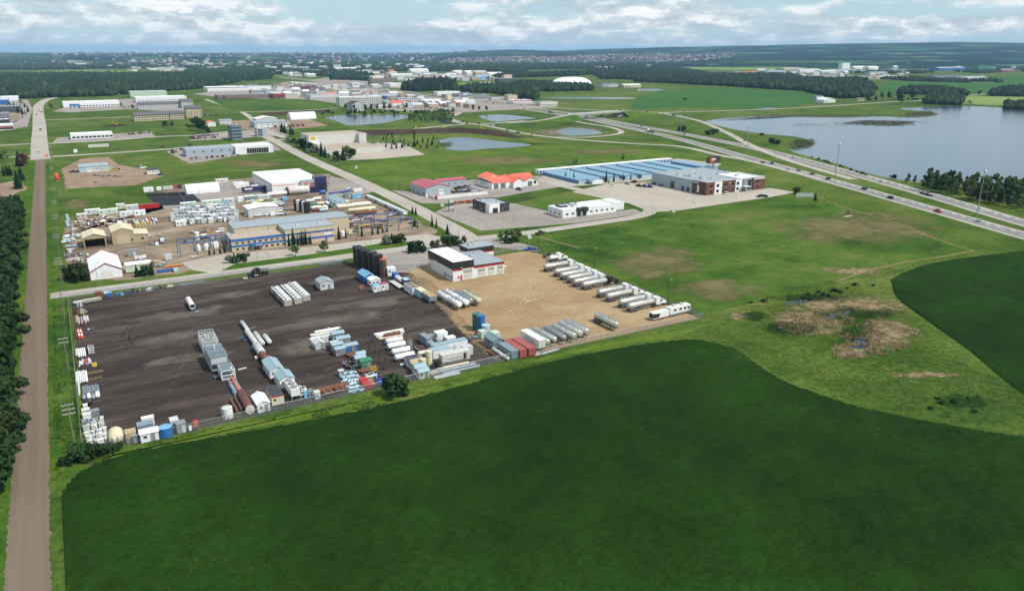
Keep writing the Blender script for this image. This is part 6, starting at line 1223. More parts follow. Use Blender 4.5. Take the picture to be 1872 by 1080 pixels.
t=T('pipe_shell','long rusty pipe shell lying behind the four short ones','pipe',610,712,4);B().tube((-4.5,0,.7),(4.5,0,.7),.7,.06,16).obj('shell','rust',t,smooth=True);B().box(-2,-.5,0,-1.8,.5,.12).obj('chock','wood',t)
crate('pile of brown timber scraps beside the rusty shells',588,724,2.2,1.6,.7,'brown')
# pale blue canisters
q=random.Random(9)
for i in range(30):
 c,r_=i%5,i//5;px,py=624+c*6.2+r_*3.6+q.uniform(-1,1),687+r_*6.2-c*.8+q.uniform(-1,1)
 t=T('pump_head','pale blue-white pump head in the cluster behind the fence','machinery',px,py,q.uniform(0,360),'pale blue pump heads in the cluster');B().cyl((-.8,0,.55),(.45,0,.55),.48,12,dome=.25).obj('casing',q.choice(('paleblue','lightgrey','paleblue')),t,smooth=True);B().cyl((.5,0,.5),(1.15,0,.45),.22,8).obj('spout','paleblue',t,smooth=True);B().cyl((0,0,.9),(0,0,1.35),.16,8).obj('neck',q.choice(('skyblue','darkgrey')),t);B().box(-.5,-.4,0,.4,.4,.12).obj('foot','darkgrey',t)
boxunit('small grey box shed behind the pump heads',624,687,1.5,1.5,1.8,'grey','lightgrey',win=0,door=False);t=T('scrap_frame','tangle of grey steel angle beside the small box shed','scrap',637,685);b=B();[b.bar((q.uniform(-1,1),q.uniform(-1,1),.1),(q.uniform(-1,1),q.uniform(-1,1),1.2),.08)for _ in range(14)];b.obj('steel','galv',t)
# middle cluster of cabins
cabin('small pale grey gable shed standing apart',583,636,3.0,3.6,2.0,.8,'lightgrey','lightgrey','y',win=0,door='grey');boxunit('grey box behind the small gable shed',594,626,2.0,1.8,2.0,'lightgrey',win=0,door=False)
for px,py,n,L_,l in((592,613,5,9,'long white pipes at the top of the cabin cluster'),(588,620,4,8,'second layer of white pipes by the cabin cluster'),(600,606,3,9,'white pipe rack at the back of the cabin cluster')):pipes(l,px,py,n,L_,.22,WHT,'x',layers=2)
htank('long white vessel on the pipe rack',597,611,8,.5,'white','x',gap=.9)
for px,py,w,d,h,l,wl_,rf_ in((617,620,4.0,2.6,2.4,'blue-grey cabin with a ribbed roof, farthest of the cluster','bluegrey','cabinroof'),(627,628,4.2,2.6,2.2,'grey cabin with a ribbed roof in the middle of the cluster','grey','cabinroof'),(611,634,2.4,2.0,1.6,'low pale box at the left of the cluster','galv','lightgrey'),(616,640,3.4,2.6,2.3,'grey cabin with twin ribbed roofs, left of the blue one','bluegrey','cabinroof'),(621,648,3.0,2.6,2.3,'grey ribbed cabin nearest the front of the cluster','grey','cabinroof'),(640,641,4.4,2.8,2.2,'bright blue cabin with a pale roof','blue','roofgrey'),(659,657,2.8,2.2,2.2,'grey cabin behind the green one','bluegrey','cabinroof'),(658,665,3.2,2.8,2.4,'grey ribbed cabin left of the green one','grey','cabinroof'),(668,672,3.2,2.8,2.6,'dark green gable cabin in the cluster','green','green')):cabin(l,px,py,w,d,h,.45,wl_,rf_,'x',win=1 if w<4.3 else 2)
pipes('brown pipe pieces behind the green cabin',645,650,3,4,.4,RUST,'x',open_=True);skid('brown engine skid at the left of the cluster',621,664,3.4,3.0,('rust','brown','tan'),1.4,31,base='brown');skid('long dark skid with small tanks beside the green cabin',645,670,5.5,6.5,('cream','offwhite','darkgrey','brown'),1.6,33);pipes('rusty plates and tubes in front of the green cabin',671,679,3,5,.35,'rust','x');t=T('frame_rack','yellow frame rack right of the green cabin','rack',684,681);b=B();[b.bar((x,y,0),(x,y,2),.1)for x in(-.8,.8)for y in(-.6,.6)];[b.bar((-.8,y,z),(.8,y,z),.1)for y in(-.6,.6)for z in(.1,1,2)];b.obj('frame','yellow',t)
for i,(px,py,w,d,c)in enumerate(((646,686,2.2,2.0,'wood'),(654,690,1.6,3.6,'rust'),(660,697,2.6,2.2,'tan'),(657,704,2.4,2.0,'wood'),(682,703,2.4,1.8,'wood'),(676,697,2.0,1.6,'tan'))):crate('%s timber pallet load among the red bins, from the back'%ORD[i],px,py,w,d,.6+.2*(i==1),c)
skid('skid of small white valves beside the blue bin',678,689,3.6,3.4,('lightgrey','offwhite','brown'),1.2,36);skid('skid of blue and white pumps above the blue bin',687,688,3.0,4.0,('skyblue','white','paleblue'),1.3,37)
boxunit('red steel bin behind the front red bin',665,704,2.0,2.2,2.0,'red',win=0,door=False,name='red_bin',cat='bin');boxunit('red steel bin at the near fence',671,711,2.2,2.2,2.0,'red',win=0,door=False,name='red_bin',cat='bin');crate('bright blue open bin with white contents',698,700,2.8,2.6,1.0,'royal',10,name='open_bin',cat='bin',slats=False)
# right cluster
pipes('long white pipes at the top of the right cluster',712,612,6,10.5,.24,WHT,'x',layers=2);pipes('white pipe rack in front of the long pipes',716,618,5,9,.22,['white','cream','rust'],'x');htank('rusty brown vessel on the white pipes',717,616,6.0,.6,'rust','x',gap=.5)
for px,py,L_,l in((721,628,6.0,'white tank farthest back in the row of four'),(725,637,6.2,'second white tank in the row of four'),(733,647,6.2,'third white tank in the row of four'),(740,657,6.6,'white tank with fittings nearest the front of the row of four')):htank(l,px,py,L_,.95,'white','x','rust',gap=.3)
vtank('grey-green upright tank with a rusty top',750,640,.8,3.6,'galv','rust');skid('brown pump clutter in front of the white tanks',741,667,4.5,2.8,('rust','brown','offwhite'),1.2,41);pipes('rack of brown and white pipes in the right cluster',771,640,6,6,.2,['rust','offwhite','brown'],'y',layers=2);htank('cream round-ended vessel below the pipe rack',772,650,3,.7,'cream','x',fit=False);htank('grey vessel lying at an angle',763,655,4.5,.5,'galv','y',fit=False,rot=20);htank('pale grey vessel between the cream tanks',782,648,4,.7,'lightgrey','x')
vtank('short cream round tank in the right cluster',774,674,.95,3.2,'cream',cone=.1);vtank('tall cream round tank in the right cluster',785,669,.95,4.9,'cream',cone=.1);vtank('squat black plastic tank in the right cluster',800,672,1.05,2.2,'black',cone=.3,ladder=False);skid('orange and brown valve skid between the tanks',789,673,2.4,2.0,('orange','rust','brown'),1.2,44)
for px,py,l,w,d,h in((775,626,'dark grey cabinet at the back left of the right cluster',1.9,2.6,2.8),(782,631,'second dark grey cabinet of the right cluster',1.9,2.6,2.8),(789,639,'third dark grey cabinet of the right cluster',2.0,2.4,2.4),(796,645,'grey cabinet next to the blue-roofed box',2.0,2.6,2.3),(790,622,'grey flat unit behind the cabinets',2.2,2.2,2.0)):boxunit(l,px,py,w,d,h,'bluegrey','grey',win=0)
boxunit('white square box shed at the back of the right cluster',806,621,3.6,3.0,2.8,'white','roofwhite',win=0);boxunit('low white box right of the square shed',823,624,3.0,2.2,1.6,'white','roofwhite',win=0,door=False);skid('dark machinery between the cabinets and the white box',798,629,3.4,2.6,('charcoal','grey','brown'),1.8,47)
boxunit('long white trailer with a pale blue roof',822,641,11.5,2.6,3.0,'white','cabinroof',win=0,name='long_trailer',cat='trailer');boxunit('short white trailer with a pale blue roof',806,652,6.2,2.6,2.9,'white','cabinroof',win=0,name='long_trailer',cat='trailer');t=boxunit('white container with lettering and a dark door opening',831,659,9.4,2.7,2.9,'offwhite','offwhite',win=0,door=False,name='white_container',cat='container');fpart(t,'opening','s',2.4,3.4,.6,2.5,'charcoal',9.4,2.7,.05,0,-1.35);[fpart(t,'lettering','s',-3+i*.6,-2.6+i*.6,1.3,1.6,'grey',9.4,2.7,.04,0,-1.35)for i in range(8)];boxunit('grey box on the end of the white container',854,648,3.0,2.4,2.8,'lightgrey',win=0,door=False)
skid('rusty valve pile between the black tank and the container',812,665,3.0,2.6,('rust','tan','cream'),1.3,52);pipes('dark pipes in front of the white container',830,668,4,10,.35,['black','brown','black','cream'],'x');pipes('black hose pipes below the dark pipes',838,673,3,11,.2,['black','charcoal'],'x',rot=6)
for i,(px,py)in enumerate(((795,683),(812,677))):t=T('slab_stack',('left','right')[i]+' stack of flat pale panels at the near fence','panels',px,py,4);[B().box(-1.9,-1.3,.1+.14*k,1.9,1.3,.22+.14*k).obj('panel','concrete',t)for k in range(4)]
beams('stack of long grey beams at the near fence',838,676,8,12,['galv','lightgrey'],'x',.28,2);beams('pale beams in front of the beam stack',818,687,4,8,'lightgrey','x',.3,1)
for px,py,w,d,l,wl_,rf_ in((752,667,3.4,3.0,'white shed with a dark roof, top of the stepped row','white','roofdark'),(760,673,3.4,3.0,'white shed with a tan ribbed roof in the stepped row','offwhite','tan'),(767,682,3.4,3.0,'white shed with a pale blue roof in the stepped row','white','cabinroof'),(773,690,3.2,2.4,'small white shed with two dark windows at the near fence','white','cabinroof')):cabin(l,px,py,w,d,2.3,.7,wl_,rf_,'x',win=2)
# along the line between the yards
for px,py,l in((655,483,'first of the six black upright tanks, nearest the street'),(661,487,'second of the six black upright tanks'),(671,491,'third of the six black upright tanks'),(683,495,'fourth of the six black upright tanks'),(693,500,'fifth of the six black upright tanks'),):vtank(l,px,py,1.95,8.3,'black',n=22,cone=.3,hoops=0)
vtank('rusty-topped sixth tank of the black row',702,504,1.3,7.2,'brown','orange',cone=.5)
cabin('blue cabin with a blue ribbed roof and skylight',670,513,4.2,8.8,2.9,1.1,'blue','skyblue','y',win=2);cabin('white cabin with a red ridge joined to the blue cabin',684,521,4.0,4.6,2.6,.7,'white','roofwhite','y',win=1);boxunit('small white hut with a blue roof',688,533,2.9,2.6,2.8,'white','skyblue',win=1);boxunit('small white hut with a faded pink roof',702,530,2.9,2.8,2.8,'white','rosered',win=1)
t=T('rusty_hopper','rusty open hopper trough on the dark gravel','hopper',664,528,-35);B().prism([(-.5,.2),(.5,.2),(1.1,1.1),(1.0,1.1),(.45,.3),(-.45,.3),(-1.0,1.1),(-1.1,1.1)],-2.4,2.4).obj('trough','rust',t);[B().box(-.6,y,0,.6,y+.2,.2).obj('leg','brown',t)for y in(-2,1.8)]
cabin('big white cabin with a grey roof alone in the yard',594,526,5.4,6.6,3.0,1.0,'lightgrey','roofgrey','y',win=1)
# three rows of grey steel boxes
for r_,(px,py,c)in enumerate((((528,560,0),(546,556,0),(561,551,1)))):
 x0,y0=G(px,py)
 for i in range(7):
  col='galv' if(i+r_)%3 else 'lightgrey';t=thing('steel_box','grey steel box, %s from the near end of the %s row'%(ORD[i],('left','middle','right')[r_]),'steel box',(x0,y0+i*2.95+1.4,.03),0,'steel boxes in three rows');w_=2.9
  B().box(-1.45,-1.36,.15,1.45,1.36,2.3).obj('body','concrete' if i==0 else col,t);B().box(-1.5,-1.4,2.3,1.5,1.4,2.4).obj('lid','lightgrey' if(i+r_)%2 else 'offwhite',t);[B().box(x,-1.4,0,x+.15,1.4,.15).obj('runner','rust',t)for x in(-1.2,1.05)];B().box(-1.1,-.6,2.4,-.2,.5,2.52).obj('hatch','darkgrey',t)
t=T('tank_truck','black tank truck parked along the street fence','truck',473,505,180);tank_body(t,-4.2,.8,.95,1.95,'charcoal',4);tractor_parts(t,-2.8,'black');B().box(-4.3,-.5,.8,1,.5,1.05).obj('chassis','charcoal',t);wheel_set(t,[(-3.4,-1),(-3.4,1)],.5,.4)
crate('pale green pallet beside the black tank truck',449,510,1.8,1.4,.6,'palegreen')
t=T('culvert_pipe','white ribbed culvert pipe on a trailer in the open yard','pipe',349,561,90);B().tube((-5.2,0,1.6),(5.2,0,1.6),1.0,.1,20).obj('pipe','white',t,smooth=True);[B().cyl((x,0,1.6),(x+.15,0,1.6),1.05,20,cap=False).obj('ring','salmon',t,smooth=True)for x in(0.3,1.6,2.9,4.2)];B().box(-4.6,-.8,.4,4.6,.8,.65).obj('trailer_bed','darkgrey',t);wheel_set(t,[(1,-.9),(1,.9),(2,-.9),(2,.9)],.38,.25)
crate('small blue tarpaulin bundle at the end of the culvert',360,571,1.2,1.0,.4,'skyblue')
# units along the boundary of the tan yard
boxunit('white square unit right of the black tanks',714,503,3.6,3.4,3.4,'white','roofwhite',win=1);boxunit('blue box behind the white cylinder',723,510,2.0,3.0,2.6,'blue','blue',win=0,door=False);htank('white cylinder on a flat trailer',731,517,7.0,.9,'white','y',gap=.8)
t=T('flat_trailer','empty galvanised flat trailer beside the white cylinder','trailer',725,523,90);B().box(-5.5,-1.2,.8,5.5,1.2,1.0).obj('bed','lightgrey',t);[B().box(x,-1.25,1.0,x+.1,1.25,1.06).obj('slat','wood',t)for x in[-5+i*1.1 for i in range(10)]];wheel_set(t,[(-3.8,-1),(-3.8,1),(-4.9,-1),(-4.9,1)],.45,.3)
boxunit('navy and white box left of the brown-roofed unit',742,522,2.2,4.0,2.8,'navy','paleblue',win=0,door=False);container('white unit with a brown roof and red panel',753,534,2.9,8.5,3.0,'white',0,None,'equipment_container','roofbrown');container('pale blue container left of the sand bin',769,541,2.7,6.5,2.9,'paleblue',0,None,'equipment_container','cream')
t=T('sand_bin','grey open bin full of tan sand','bin',784,549,90);B().box(-4,-1.5,.9,4,1.5,2.6).obj('body','bluegrey',t);B().box(-3.85,-1.35,2.6,3.85,1.35,2.72).obj('sand_load','sand',t);[B().box(x,y,0,x+.25,y+.25,.9).obj('leg','bluegrey',t)for x in(-3.9,-1.3,1.3,3.6)for y in(-1.5,1.25)];[B().box(x,-1.6,.9,x+.12,1.6,2.65).obj('rib','bluegrey',t)for x in(-3,-1.5,0,1.5,3)]
for px,py,L_,c,l in((812,551,9,'white','white tank trailer at the left of the parked four, rear unit'),(831,562,9,'white','white tank trailer at the left of the parked four, front unit'),(826,548,9,'white','second white tank trailer, rear unit'),(845,559,8.5,'white','second white tank trailer, front unit')):tanker_trailer(l,px,py,L_,c,90+180,axles=2,r=1.1)
tanker_trailer('weathered grey tank trailer between the white and cream ones',848,553,13,'galv',270,r=1.05);tanker_trailer('cream tank trailer at the right of the parked four',862,552,13,'cream',270,r=1.05)
vtank('tall dark green upright tank',871,600,1.35,5.4,'green',None,cone=.15,hoops=0);vtank('tall blue upright tank beside the green one',880,605,1.35,5.6,'blue',None,cone=.15);vtank('short pale blue upright tank',888,609,1.4,3.0,'paleblue',None,cone=.2)
skid('orange and red skid left of the pale tank',871,613,2.8,2.4,('orange','red','offwhite'),1.1,61);skid('grey pump skid on the dark gravel',866,619,3.2,2.4,('galv','lightgrey'),1.0,62);boxunit('pale green box right of the orange skid',882,617,2.2,2.6,2.4,'palegreen',win=0,door=False)
cabin('blue-grey gable cabin at the corner of the tan yard',903,632,3.8,6.2,2.8,.9,'bluegrey','bluegrey','y',win=1);boxunit('pale box behind the blue-grey cabin',905,617,2.4,3.0,2.0,'palegreen',win=0,door=False);container('blue-grey container by the near fence',929,648,2.5,8.6,2.7,'bluegrey');container('faded red container, left of the pair',941,644,2.5,10.5,2.7,'pinkred');container('red container, right of the pair',957,641,2.5,10.5,2.7,'pinkred')
htank('white vessel lying by the near fence',915,651,10,.55,'offwhite','y',gap=.3,rot=0);beams('brown beams left of the white vessel',899,647,3,5,'rust','y',.3,1);t=T('box_trailer','white box trailer with rear doors by the near fence','trailer',974,632,90);B().box(-5.5,-1.3,1.1,5.5,1.3,3.9).obj('box','white',t);[B().box(-5.56,y,1.2,-5.5,y+1.2,3.8).obj('door','offwhite',t)for y in(-1.25,.05)];B().box(-3,1.3,1.7,3,1.34,3.2).obj('side_panel','lightgrey',t);wheel_set(t,[(-4,-1),(-4,1),(-2.8,-1),(-2.8,1)],.5,.35);B().box(3.6,-.8,0,3.8,.8,1.1).obj('landing_leg','darkgrey',t);crate('pile of grey rubble blocks by the red containers',983,649,3,1.6,.6,'concrete',slats=False);pipes('green-grey pipe lengths by the near fence',1006,644,4,8,.14,['teal','galv'],'x',rot=6)
for i,(px,py)in enumerate(((984,627),(996,623),(1014,620),(1031,617),(1043,612),(1054,609))):tanker_trailer('parked %s tank trailer in the near row, %s from the left'%('grey' if i%2 else 'steel',ORD[i]),px,py,12,'stainless' if i!=2 else 'galv',270+2*(i%2),'tank trailers in the near row',r=.95 if i<3 else 1.1)
tanker_trailer('steel tank trailer standing alone on the tan gravel',1108,596,12.5,'stainless',270)
# tanker trucks along the meadow fence
TT=[(1030,491),(1049,500),(1061,506),(1074,511.5),(1085,518),(1101,523),(1130,537),(1146,544),(1170,555),(1186,562)]
for i,(px,py)in enumerate(TT):tanker_truck('tanker truck with a %s cab, %s from the far end of the meadow-side row'%('black' if i==5 else 'white',ORD[i]),px,py,'stainless','black' if i==5 else 'white',2,'tanker trucks along the meadow fence')
t=T('vacuum_truck','white vacuum truck at the far end of the tanker row','truck',1019,477,2);tank_body(t,-4.5,1.0,.95,2.0,'white',4);tractor_parts(t,-2.4,'white');B().box(-4.6,-.5,.8,1.2,.5,1.05).obj('chassis','charcoal',t);wheel_set(t,[(-3.6,-1),(-3.6,1)],.5,.4)
car('dark pickup at the far end of the tanker row',1004,470,'pickup','charcoal',0);car('white pickup next to the vacuum truck',1010,473,'pickup','white',0);car('blue pickup on the tan gravel by the gate',969,458,'pickup','royal',160)
t=T('utility_trailer','small empty utility trailer beside the blue pickup','trailer',980,461,160);B().box(-2,-.9,.45,2,.9,.6).obj('bed','galv',t);wheel_set(t,[(0,-1),(0,1)],.32,.2);B().bar((2,0,.5),(3.2,0,.5),.12).obj('drawbar','darkgrey',t)
t=T('motorhome','white motorhome at the corner of the tan yard','motorhome',1239,574,2);B().prism([(-5,.5),(5,.5),(5.1,1.6),(4.8,3.3),(-5,3.4)],-1.25,1.25).obj('body','white',t);B().box(-5.02,-1.28,.5,5.02,1.28,1.1).obj('skirt','grey',t);[B().box(x,-1.3,1.9,x+1.1,-1.24,2.7).obj('window','glass',t)for x in(-3.2,-.6,1.6,3.4)];B().box(5.0,-1.1,1.7,5.12,1.1,2.9).obj('windshield','glass',t);[rtu(t,x,0,3.4,1.0,'offwhite')for x in(-2,1.8)];wheel_set(t,[(-2.8,-1.1),(-2.8,1.1),(3.2,-1.1),(3.2,1.1)],.48,.3)
t=T('cargo_trailer','white cargo trailer with a black tail behind the motorhome','trailer',1205,582,2);B().box(-3.8,-1.15,.6,3.6,1.15,2.8).obj('box','white',t);B().prism([(-3.85,.9),(-1.2,.9),(-.6,2.3),(-3.85,2.5)],-1.19,-1.15).obj('black_graphic','black',t);B().box(-3.87,-1.0,.9,-3.8,1.0,2.4).obj('tail_door','black',t);wheel_set(t,[(-.6,-1.1),(-.6,1.1),(.5,-1.1),(.5,1.1)],.36,.25);B().bar((3.6,0,.6),(4.8,0,.5),.12).obj('drawbar','darkgrey',t)
# left fence: pipe stacks
for px,py,n,L_,r,c,l,ly in((146,560,6,5,.16,['offwhite','rust','grey'],'short mixed pipes at the top of the left fence',2),(147,572,7,7,.15,['tan','rust','brown'],'brown pipe stack at the top of the left fence',2),(140,586,4,9,.16,['tan','rust'],'tan pipes against the left fence',2),(150,588,6,8,.18,['rust','lightgrey','maroon'],'rust and white pipe stack by the left fence',2),(157,585,4,6,.2,['white','lightgrey'],'white pipe stack beside the brown ones',2),(141,612,2,9,.2,['rust','brown'],'two dark pipes beside the striped ones',1),(143,645,5,7,.15,['rust','tan','white'],'thin mixed pipes below the striped ones',1),(150,646,4,8,.24,'white','thick white pipes by the left fence',1),(149,692,7,9,.2,'white','long white pipe stack by the left fence',2),(147,668,4,3,.22,['rust','brown','white'],'short rusty fittings by the left fence',2),(158,664,5,3.5,.25,['white','rosered','lightgrey'],'short white pipe spools by the left fence',2)):pipes(l,px,py,n,L_,r,c,'y',layers=ly)
for i,px in enumerate((144.5,149.5)):
 t=T('striped_pipe','%s red and white striped pipe by the left fence'%('left','right')[i],'pipe',px,612,92);[B().cyl((-5+2*k,0,.5),(-3+2*k,0,.5),.32,12).obj('band','white' if k%2 else 'orange',t,smooth=True)for k in range(5)];B().box(-3,-.5,0,-2.8,.5,.2).box(3,-.5,0,3.2,.5,.2).obj('timber','wood',t)
pipes('tall white vertical pipe line along the left fence',144,705,2,16,.12,'white','y',rack=False);module('white frame rack standing in the left of the yard',167,642,1.4,4.6,1.2,'lightgrey',2,deck=False);skid('grey pump on a small skid in the left of the yard',166,604,2.2,2.2,('lightgrey','galv'),1.2,71);beams('yellow and rust beams on the dark gravel',173,668,4,3.4,['yellow','rust'],'y',.2,1);t=T('ladder_frame','brown ladder frame lying on the gravel','frame',174,682);B().bar((-2,0,.15),(2,0,.15),.12).bar((-2,1.2,.15),(2,1.2,.15),.12).bar((-2,0,.15),(-2,1.2,.15),.1).bar((0,0,.15),(0,1.2,.15),.1).bar((2,0,.15),(2,1.2,.15),.1).obj('frame','wood',t);t=T('ladder_frame','second brown ladder frame nearer the fence','frame',172,694);B().bar((-2,0,.15),(2,0,.15),.12).bar((-2,1.2,.15),(2,1.2,.15),.12).bar((-2,0,.15),(-2,1.2,.15),.1).bar((2,0,.15),(2,1.2,.15),.1).obj('frame','wood',t);pipes('bent grey pipes beside the brown stack',155,571,2,3.6,.3,['grey','galv'],'y',rot=15)
# along the street fence
for px,py,n,L_,c,l in((152,553,5,6,['offwhite','lightgrey'],'pale boards at the street corner of the yard'),(168,550,6,6,['lightgrey','tan','offwhite'],'pale scrap lumber along the street fence')):beams(l,px,py,n,L_,c,'x',.3,2,rot=10)
boxunit('rusty square bin along the street fence',181,544,2.4,2.0,2.2,'rust',win=0,door=False,name='rusty_bin',cat='bin');crate('low rusty tray right of the rusty bin',190,545,2.6,1.8,.7,'rust',slats=False);boxunit('bright blue box along the street fence',200,543,1.9,1.8,1.8,'blue','skyblue',win=0,door=False);boxunit('small white box left of the bright blue one',195,541,1.4,1.2,1.5,'white',win=0,door=False);skid('blue and white reel rack along the street fence',216,541,4.5,2.4,('blue','skyblue','white'),1.5,81);skid('royal blue frames along the street fence',232,537,2.8,2.0,('royal','navy','grey'),1.5,82);skid('black machinery along the street fence',242,535,2.6,2.2,('black','charcoal'),1.5,83);skid('second black machine along the street fence',252,533,2.6,2.2,('black','brown'),1.4,84);skid('pale blue pipe frame along the street fence',274,530,2.6,2.4,('paleblue','lightgrey'),1.4,85,base='lightgrey');skid('brown scrap skid along the street fence',285,529,2.8,2.0,('brown','rust'),1.2,86);skid('dark scrap skid along the street fence',299,527,4.0,2.0,('black','brown','charcoal'),1.3,87);crate('cream sack pile near the end of the fence scrap',312,525,1.8,1.2,.9,'cream');crate('small grey tray at the end of the fence scrap',321,524,1.4,1.0,.5,'grey',slats=False);beams('stack of grey rails beside the street',607,482,6,12,'galv','x',.3,2,wide=2.2);beams('second stack of grey rails at the edge of the dark yard',350,519,6,10,'galv','x',.3,1,wide=2.2)
# ================================================================ storage yard across the street
q=random.Random(33)
# crowded skid cabins behind the office
n=0
for r_,(y0,xa,xb,k)in enumerate(((386,330,428,11),(391,316,430,14),(397,313,434,15),(403,314,437,14),(409,320,437,12))):
 for i in range(k):
  px,py=xa+(xb-xa)*(i+q.uniform(.2,.8))/k,y0+q.uniform(-1.5,1.5)-(i/k)*5;c=q.choice(('lightgrey','galv','wallgrey','bluegrey','white','lightgrey'))
  boxunit('grey-white skid cabin packed in the block behind the blue-striped office',px,py,q.uniform(2.2,3.6),q.uniform(2.2,3.4),q.uniform(2.3,3.1),c,q.choice(('roofwhite','lightgrey','roofgrey')),name='skid_cabin',win=q.choice((0,1)),group='skid cabins behind the office')
boxunit('white cabin with two windows at the front corner of the cabin block',331,413,5,3,2.8,'white','roofwhite',win=2);boxunit('sky blue box in the cabin block',411,378,3,2.6,3,'skyblue','skyblue',win=1)
for px,py,w_,c,l in((345,379,9,'palegreen','long pale green trailer left of its twin'),(388,375,11.5,'palegreen','longest pale green trailer behind the cabin block'),(419,372,6,'lightgrey','grey-white trailer right of the pale green ones'),(440,369,3.4,'white','square white unit in the back row'),(457,367,6.5,'bluegrey','blue-grey trailer with round ports in the back row'),(482,365,8,'lightgrey','low grey flat unit at the end of the back row')):boxunit(l,px,py,w_,3,3.0,c,'roofwhite',win=3 if w_>5 else 0,name='office_trailer',cat='trailer')
t=bld('white fabric-roofed hall behind the office',455,397.5,w=17,d=13,h=4.6,wall='lightgrey',roof='roofwhite',gab='y',rise=.8,name='storage_hall')
# mixed white stock right of the hall
for i in range(40):
 px,py=456+(i%8)*9+q.uniform(-3,3),371+(i//8)*6+q.uniform(-2,2);v=i%4;g_='mixed white stock beside the fabric-roofed hall'
 if v==0:pipes('bundle of white stock pipes beside the fabric-roofed hall',px,py,4,6,.2,['white','cream','lime','lightgrey'],'x',layers=2,group=g_)
 elif v==1:boxunit('small white unit in the stock beside the fabric-roofed hall',px,py,2.6,2.2,2.0,q.choice(('white','offwhite','palegreen')),win=0,door=False,group=g_)
 elif v==2:htank('small white vessel in the stock beside the fabric-roofed hall',px,py,4.5,.6,q.choice(('white','lightgrey','cream')),'x',group=g_)
 else:skid('white skid in the stock beside the fabric-roofed hall',px,py,4,2.6,('white','lightgrey','palegreen','rust'),1.4,i,group=g_)
pipes('yellow-green pipe bundle in the back row',473,370,5,7,.2,'lime','x',layers=2);boxunit('open sky blue tray unit in the stock yard',520,366,3,5,1.8,'skyblue',win=0,door=False)
htank('huge weathered white drum beside the warehouse',546,355,15,2.6,'offwhite','x','rust',gap=.2,endc='rust',name='process_drum');htank('long white vessel left of the huge drum',516,358,19,1.2,'white','x',gap=.6);htank('bright blue short tank right of the huge drum',590,355,4.5,1.1,'blue','x',gap=.4)
t=T('blue_boom','dark blue crane boom lying behind the blue cabins','boom',625,353);B().bar((-9,0,.6),(4,0,1.0),.9,.7).obj('boom','royal',t);B().bar((1,0,.8),(7,0,2.2),.6).obj('jib','royal',t);B().box(-1,-1.2,0,1.2,1.2,.5).obj('base','royal',t)
for i,(px,py)in enumerate(((541,384),(546,385.5),(551,387),(556,388.5),(562,389))):vtank('%s tank in the tight row beside the shop roof'%('brown','white','narrow black','second white','large black')[i],px,py,1.1 if i<4 else 1.9,6.4,('brown','white','black','white','black')[i],n=14,ladder=False)
for i,(px,py,c)in enumerate(((571,384,'cream'),(579,382,'white'),(586,383,'cream'),(595,381,'white'),(574,377,'green'),(585,375,'cream'),(598,374,'white'),(567,370,'white'),(580,366,'white'),(605,379,'teal'),(578,387,'maroon'),(592,387,'paleblue'))):htank('%s vessel in the tank stock right of the black tanks'%c,px,py,5.5,.9,c,'x' if i%3 else 'y',group='vessels in the tank stock')
for i,(px,py)in enumerate(((600,368),(605,370),(610,373),(616,376))):boxunit('pale blue cabin, %s in the stepped group by the avenue'%ORD[i],px+6,py-2,7.0,3.0,2.9,'paleblue','cabinroof',win=2 if i==3 else 0,name='blue_cabin',cat='cabin')
boxunit('bright sky blue cabin near the white pipe racks',652,363,6.2,3.2,2.9,'skyblue','skyblue',win=1,name='blue_cabin',cat='cabin');boxunit('grey equipment unit beside the sky blue cabin',636,361,5,3,2.6,'grey',win=0)
for px,py,n_,l in((632,378,9,'white pipe rack left of its neighbour'),(662,374,9,'white pipe rack near the row of white bins'),(628,371,5,'short white pipe rack below the pale blue cabins')):pipes(l,px,py,n_,11 if n_>5 else 7,.28,['white','offwhite','cream'],'x',layers=2)
boxunit('white bin with red lettering at the avenue gate',637,351,4,2.4,2.4,'offwhite',win=0,door=False);boxunit('long white bin at the start of the row by the avenue',654,351,6,2.4,2.2,'white',win=0,door=False)
x0,y0=G(664,352)
for i in range(15):
 x,y=166.5,470-i*4.3;t=thing('white_bin','white steel bin, %s from the gate in the row along the avenue'%ORD[i],'bin',(x,y,.03),0,'white bins along the avenue');B().prism([(-1.2,.3),(1.2,.3),(1.35,1.9),(-1.35,1.9)],-2.0,2.0).obj('body','white' if i%4 else 'galv',t);B().box(-1.42,-2.05,1.9,1.42,2.05,2.05).obj('rim','lightgrey',t);[B().box(-1.1,yy,0,1.1,yy+.2,.3).obj('runner','darkgrey',t)for yy in(-1.6,1.4)]
for i,(px,py,l,c)in enumerate(((712,386,'black hose reels past the white bins',('black','charcoal','royal')),(728,394,'dark pipe rack along the avenue fence',('black','brown')),(742,402,'brown scrap skid along the avenue fence',('rust','brown')),(757,408,'rusty machine at the end of the avenue fence',('brown','rust','black')))):skid(l,px,py,6,3,c,1.6,90+i)
# under the right crane runway
for i in range(9):px,py=640+(i%5)*15+q.uniform(-4,4),402+(i//5)*14+q.uniform(-3,3);(pipes if i%2 else skid)(('rusty pipe stock' if i%2 else 'rusty fabrication')+' under the right crane runway',px,py,*((5,7,.25,['rust','brown','offwhite'],'x')if i%2 else(5,3,('rust','brown','galv','white'),1.8,100+i)),group='fabrications under the right crane runway')
htank('long cream vessel behind the right crane runway',662,387,17,1.0,'cream','x',gap=.6);htank('rusty long vessel behind the right crane runway',668,393,14,1.0,'rust','x',gap=.4);vtank('white tank beside the fabrication shop',627,432,1.2,2.6,'white');boxunit('white bin in front of the shop corner',640,428,2.2,2,2,'cream',win=0,door=False)
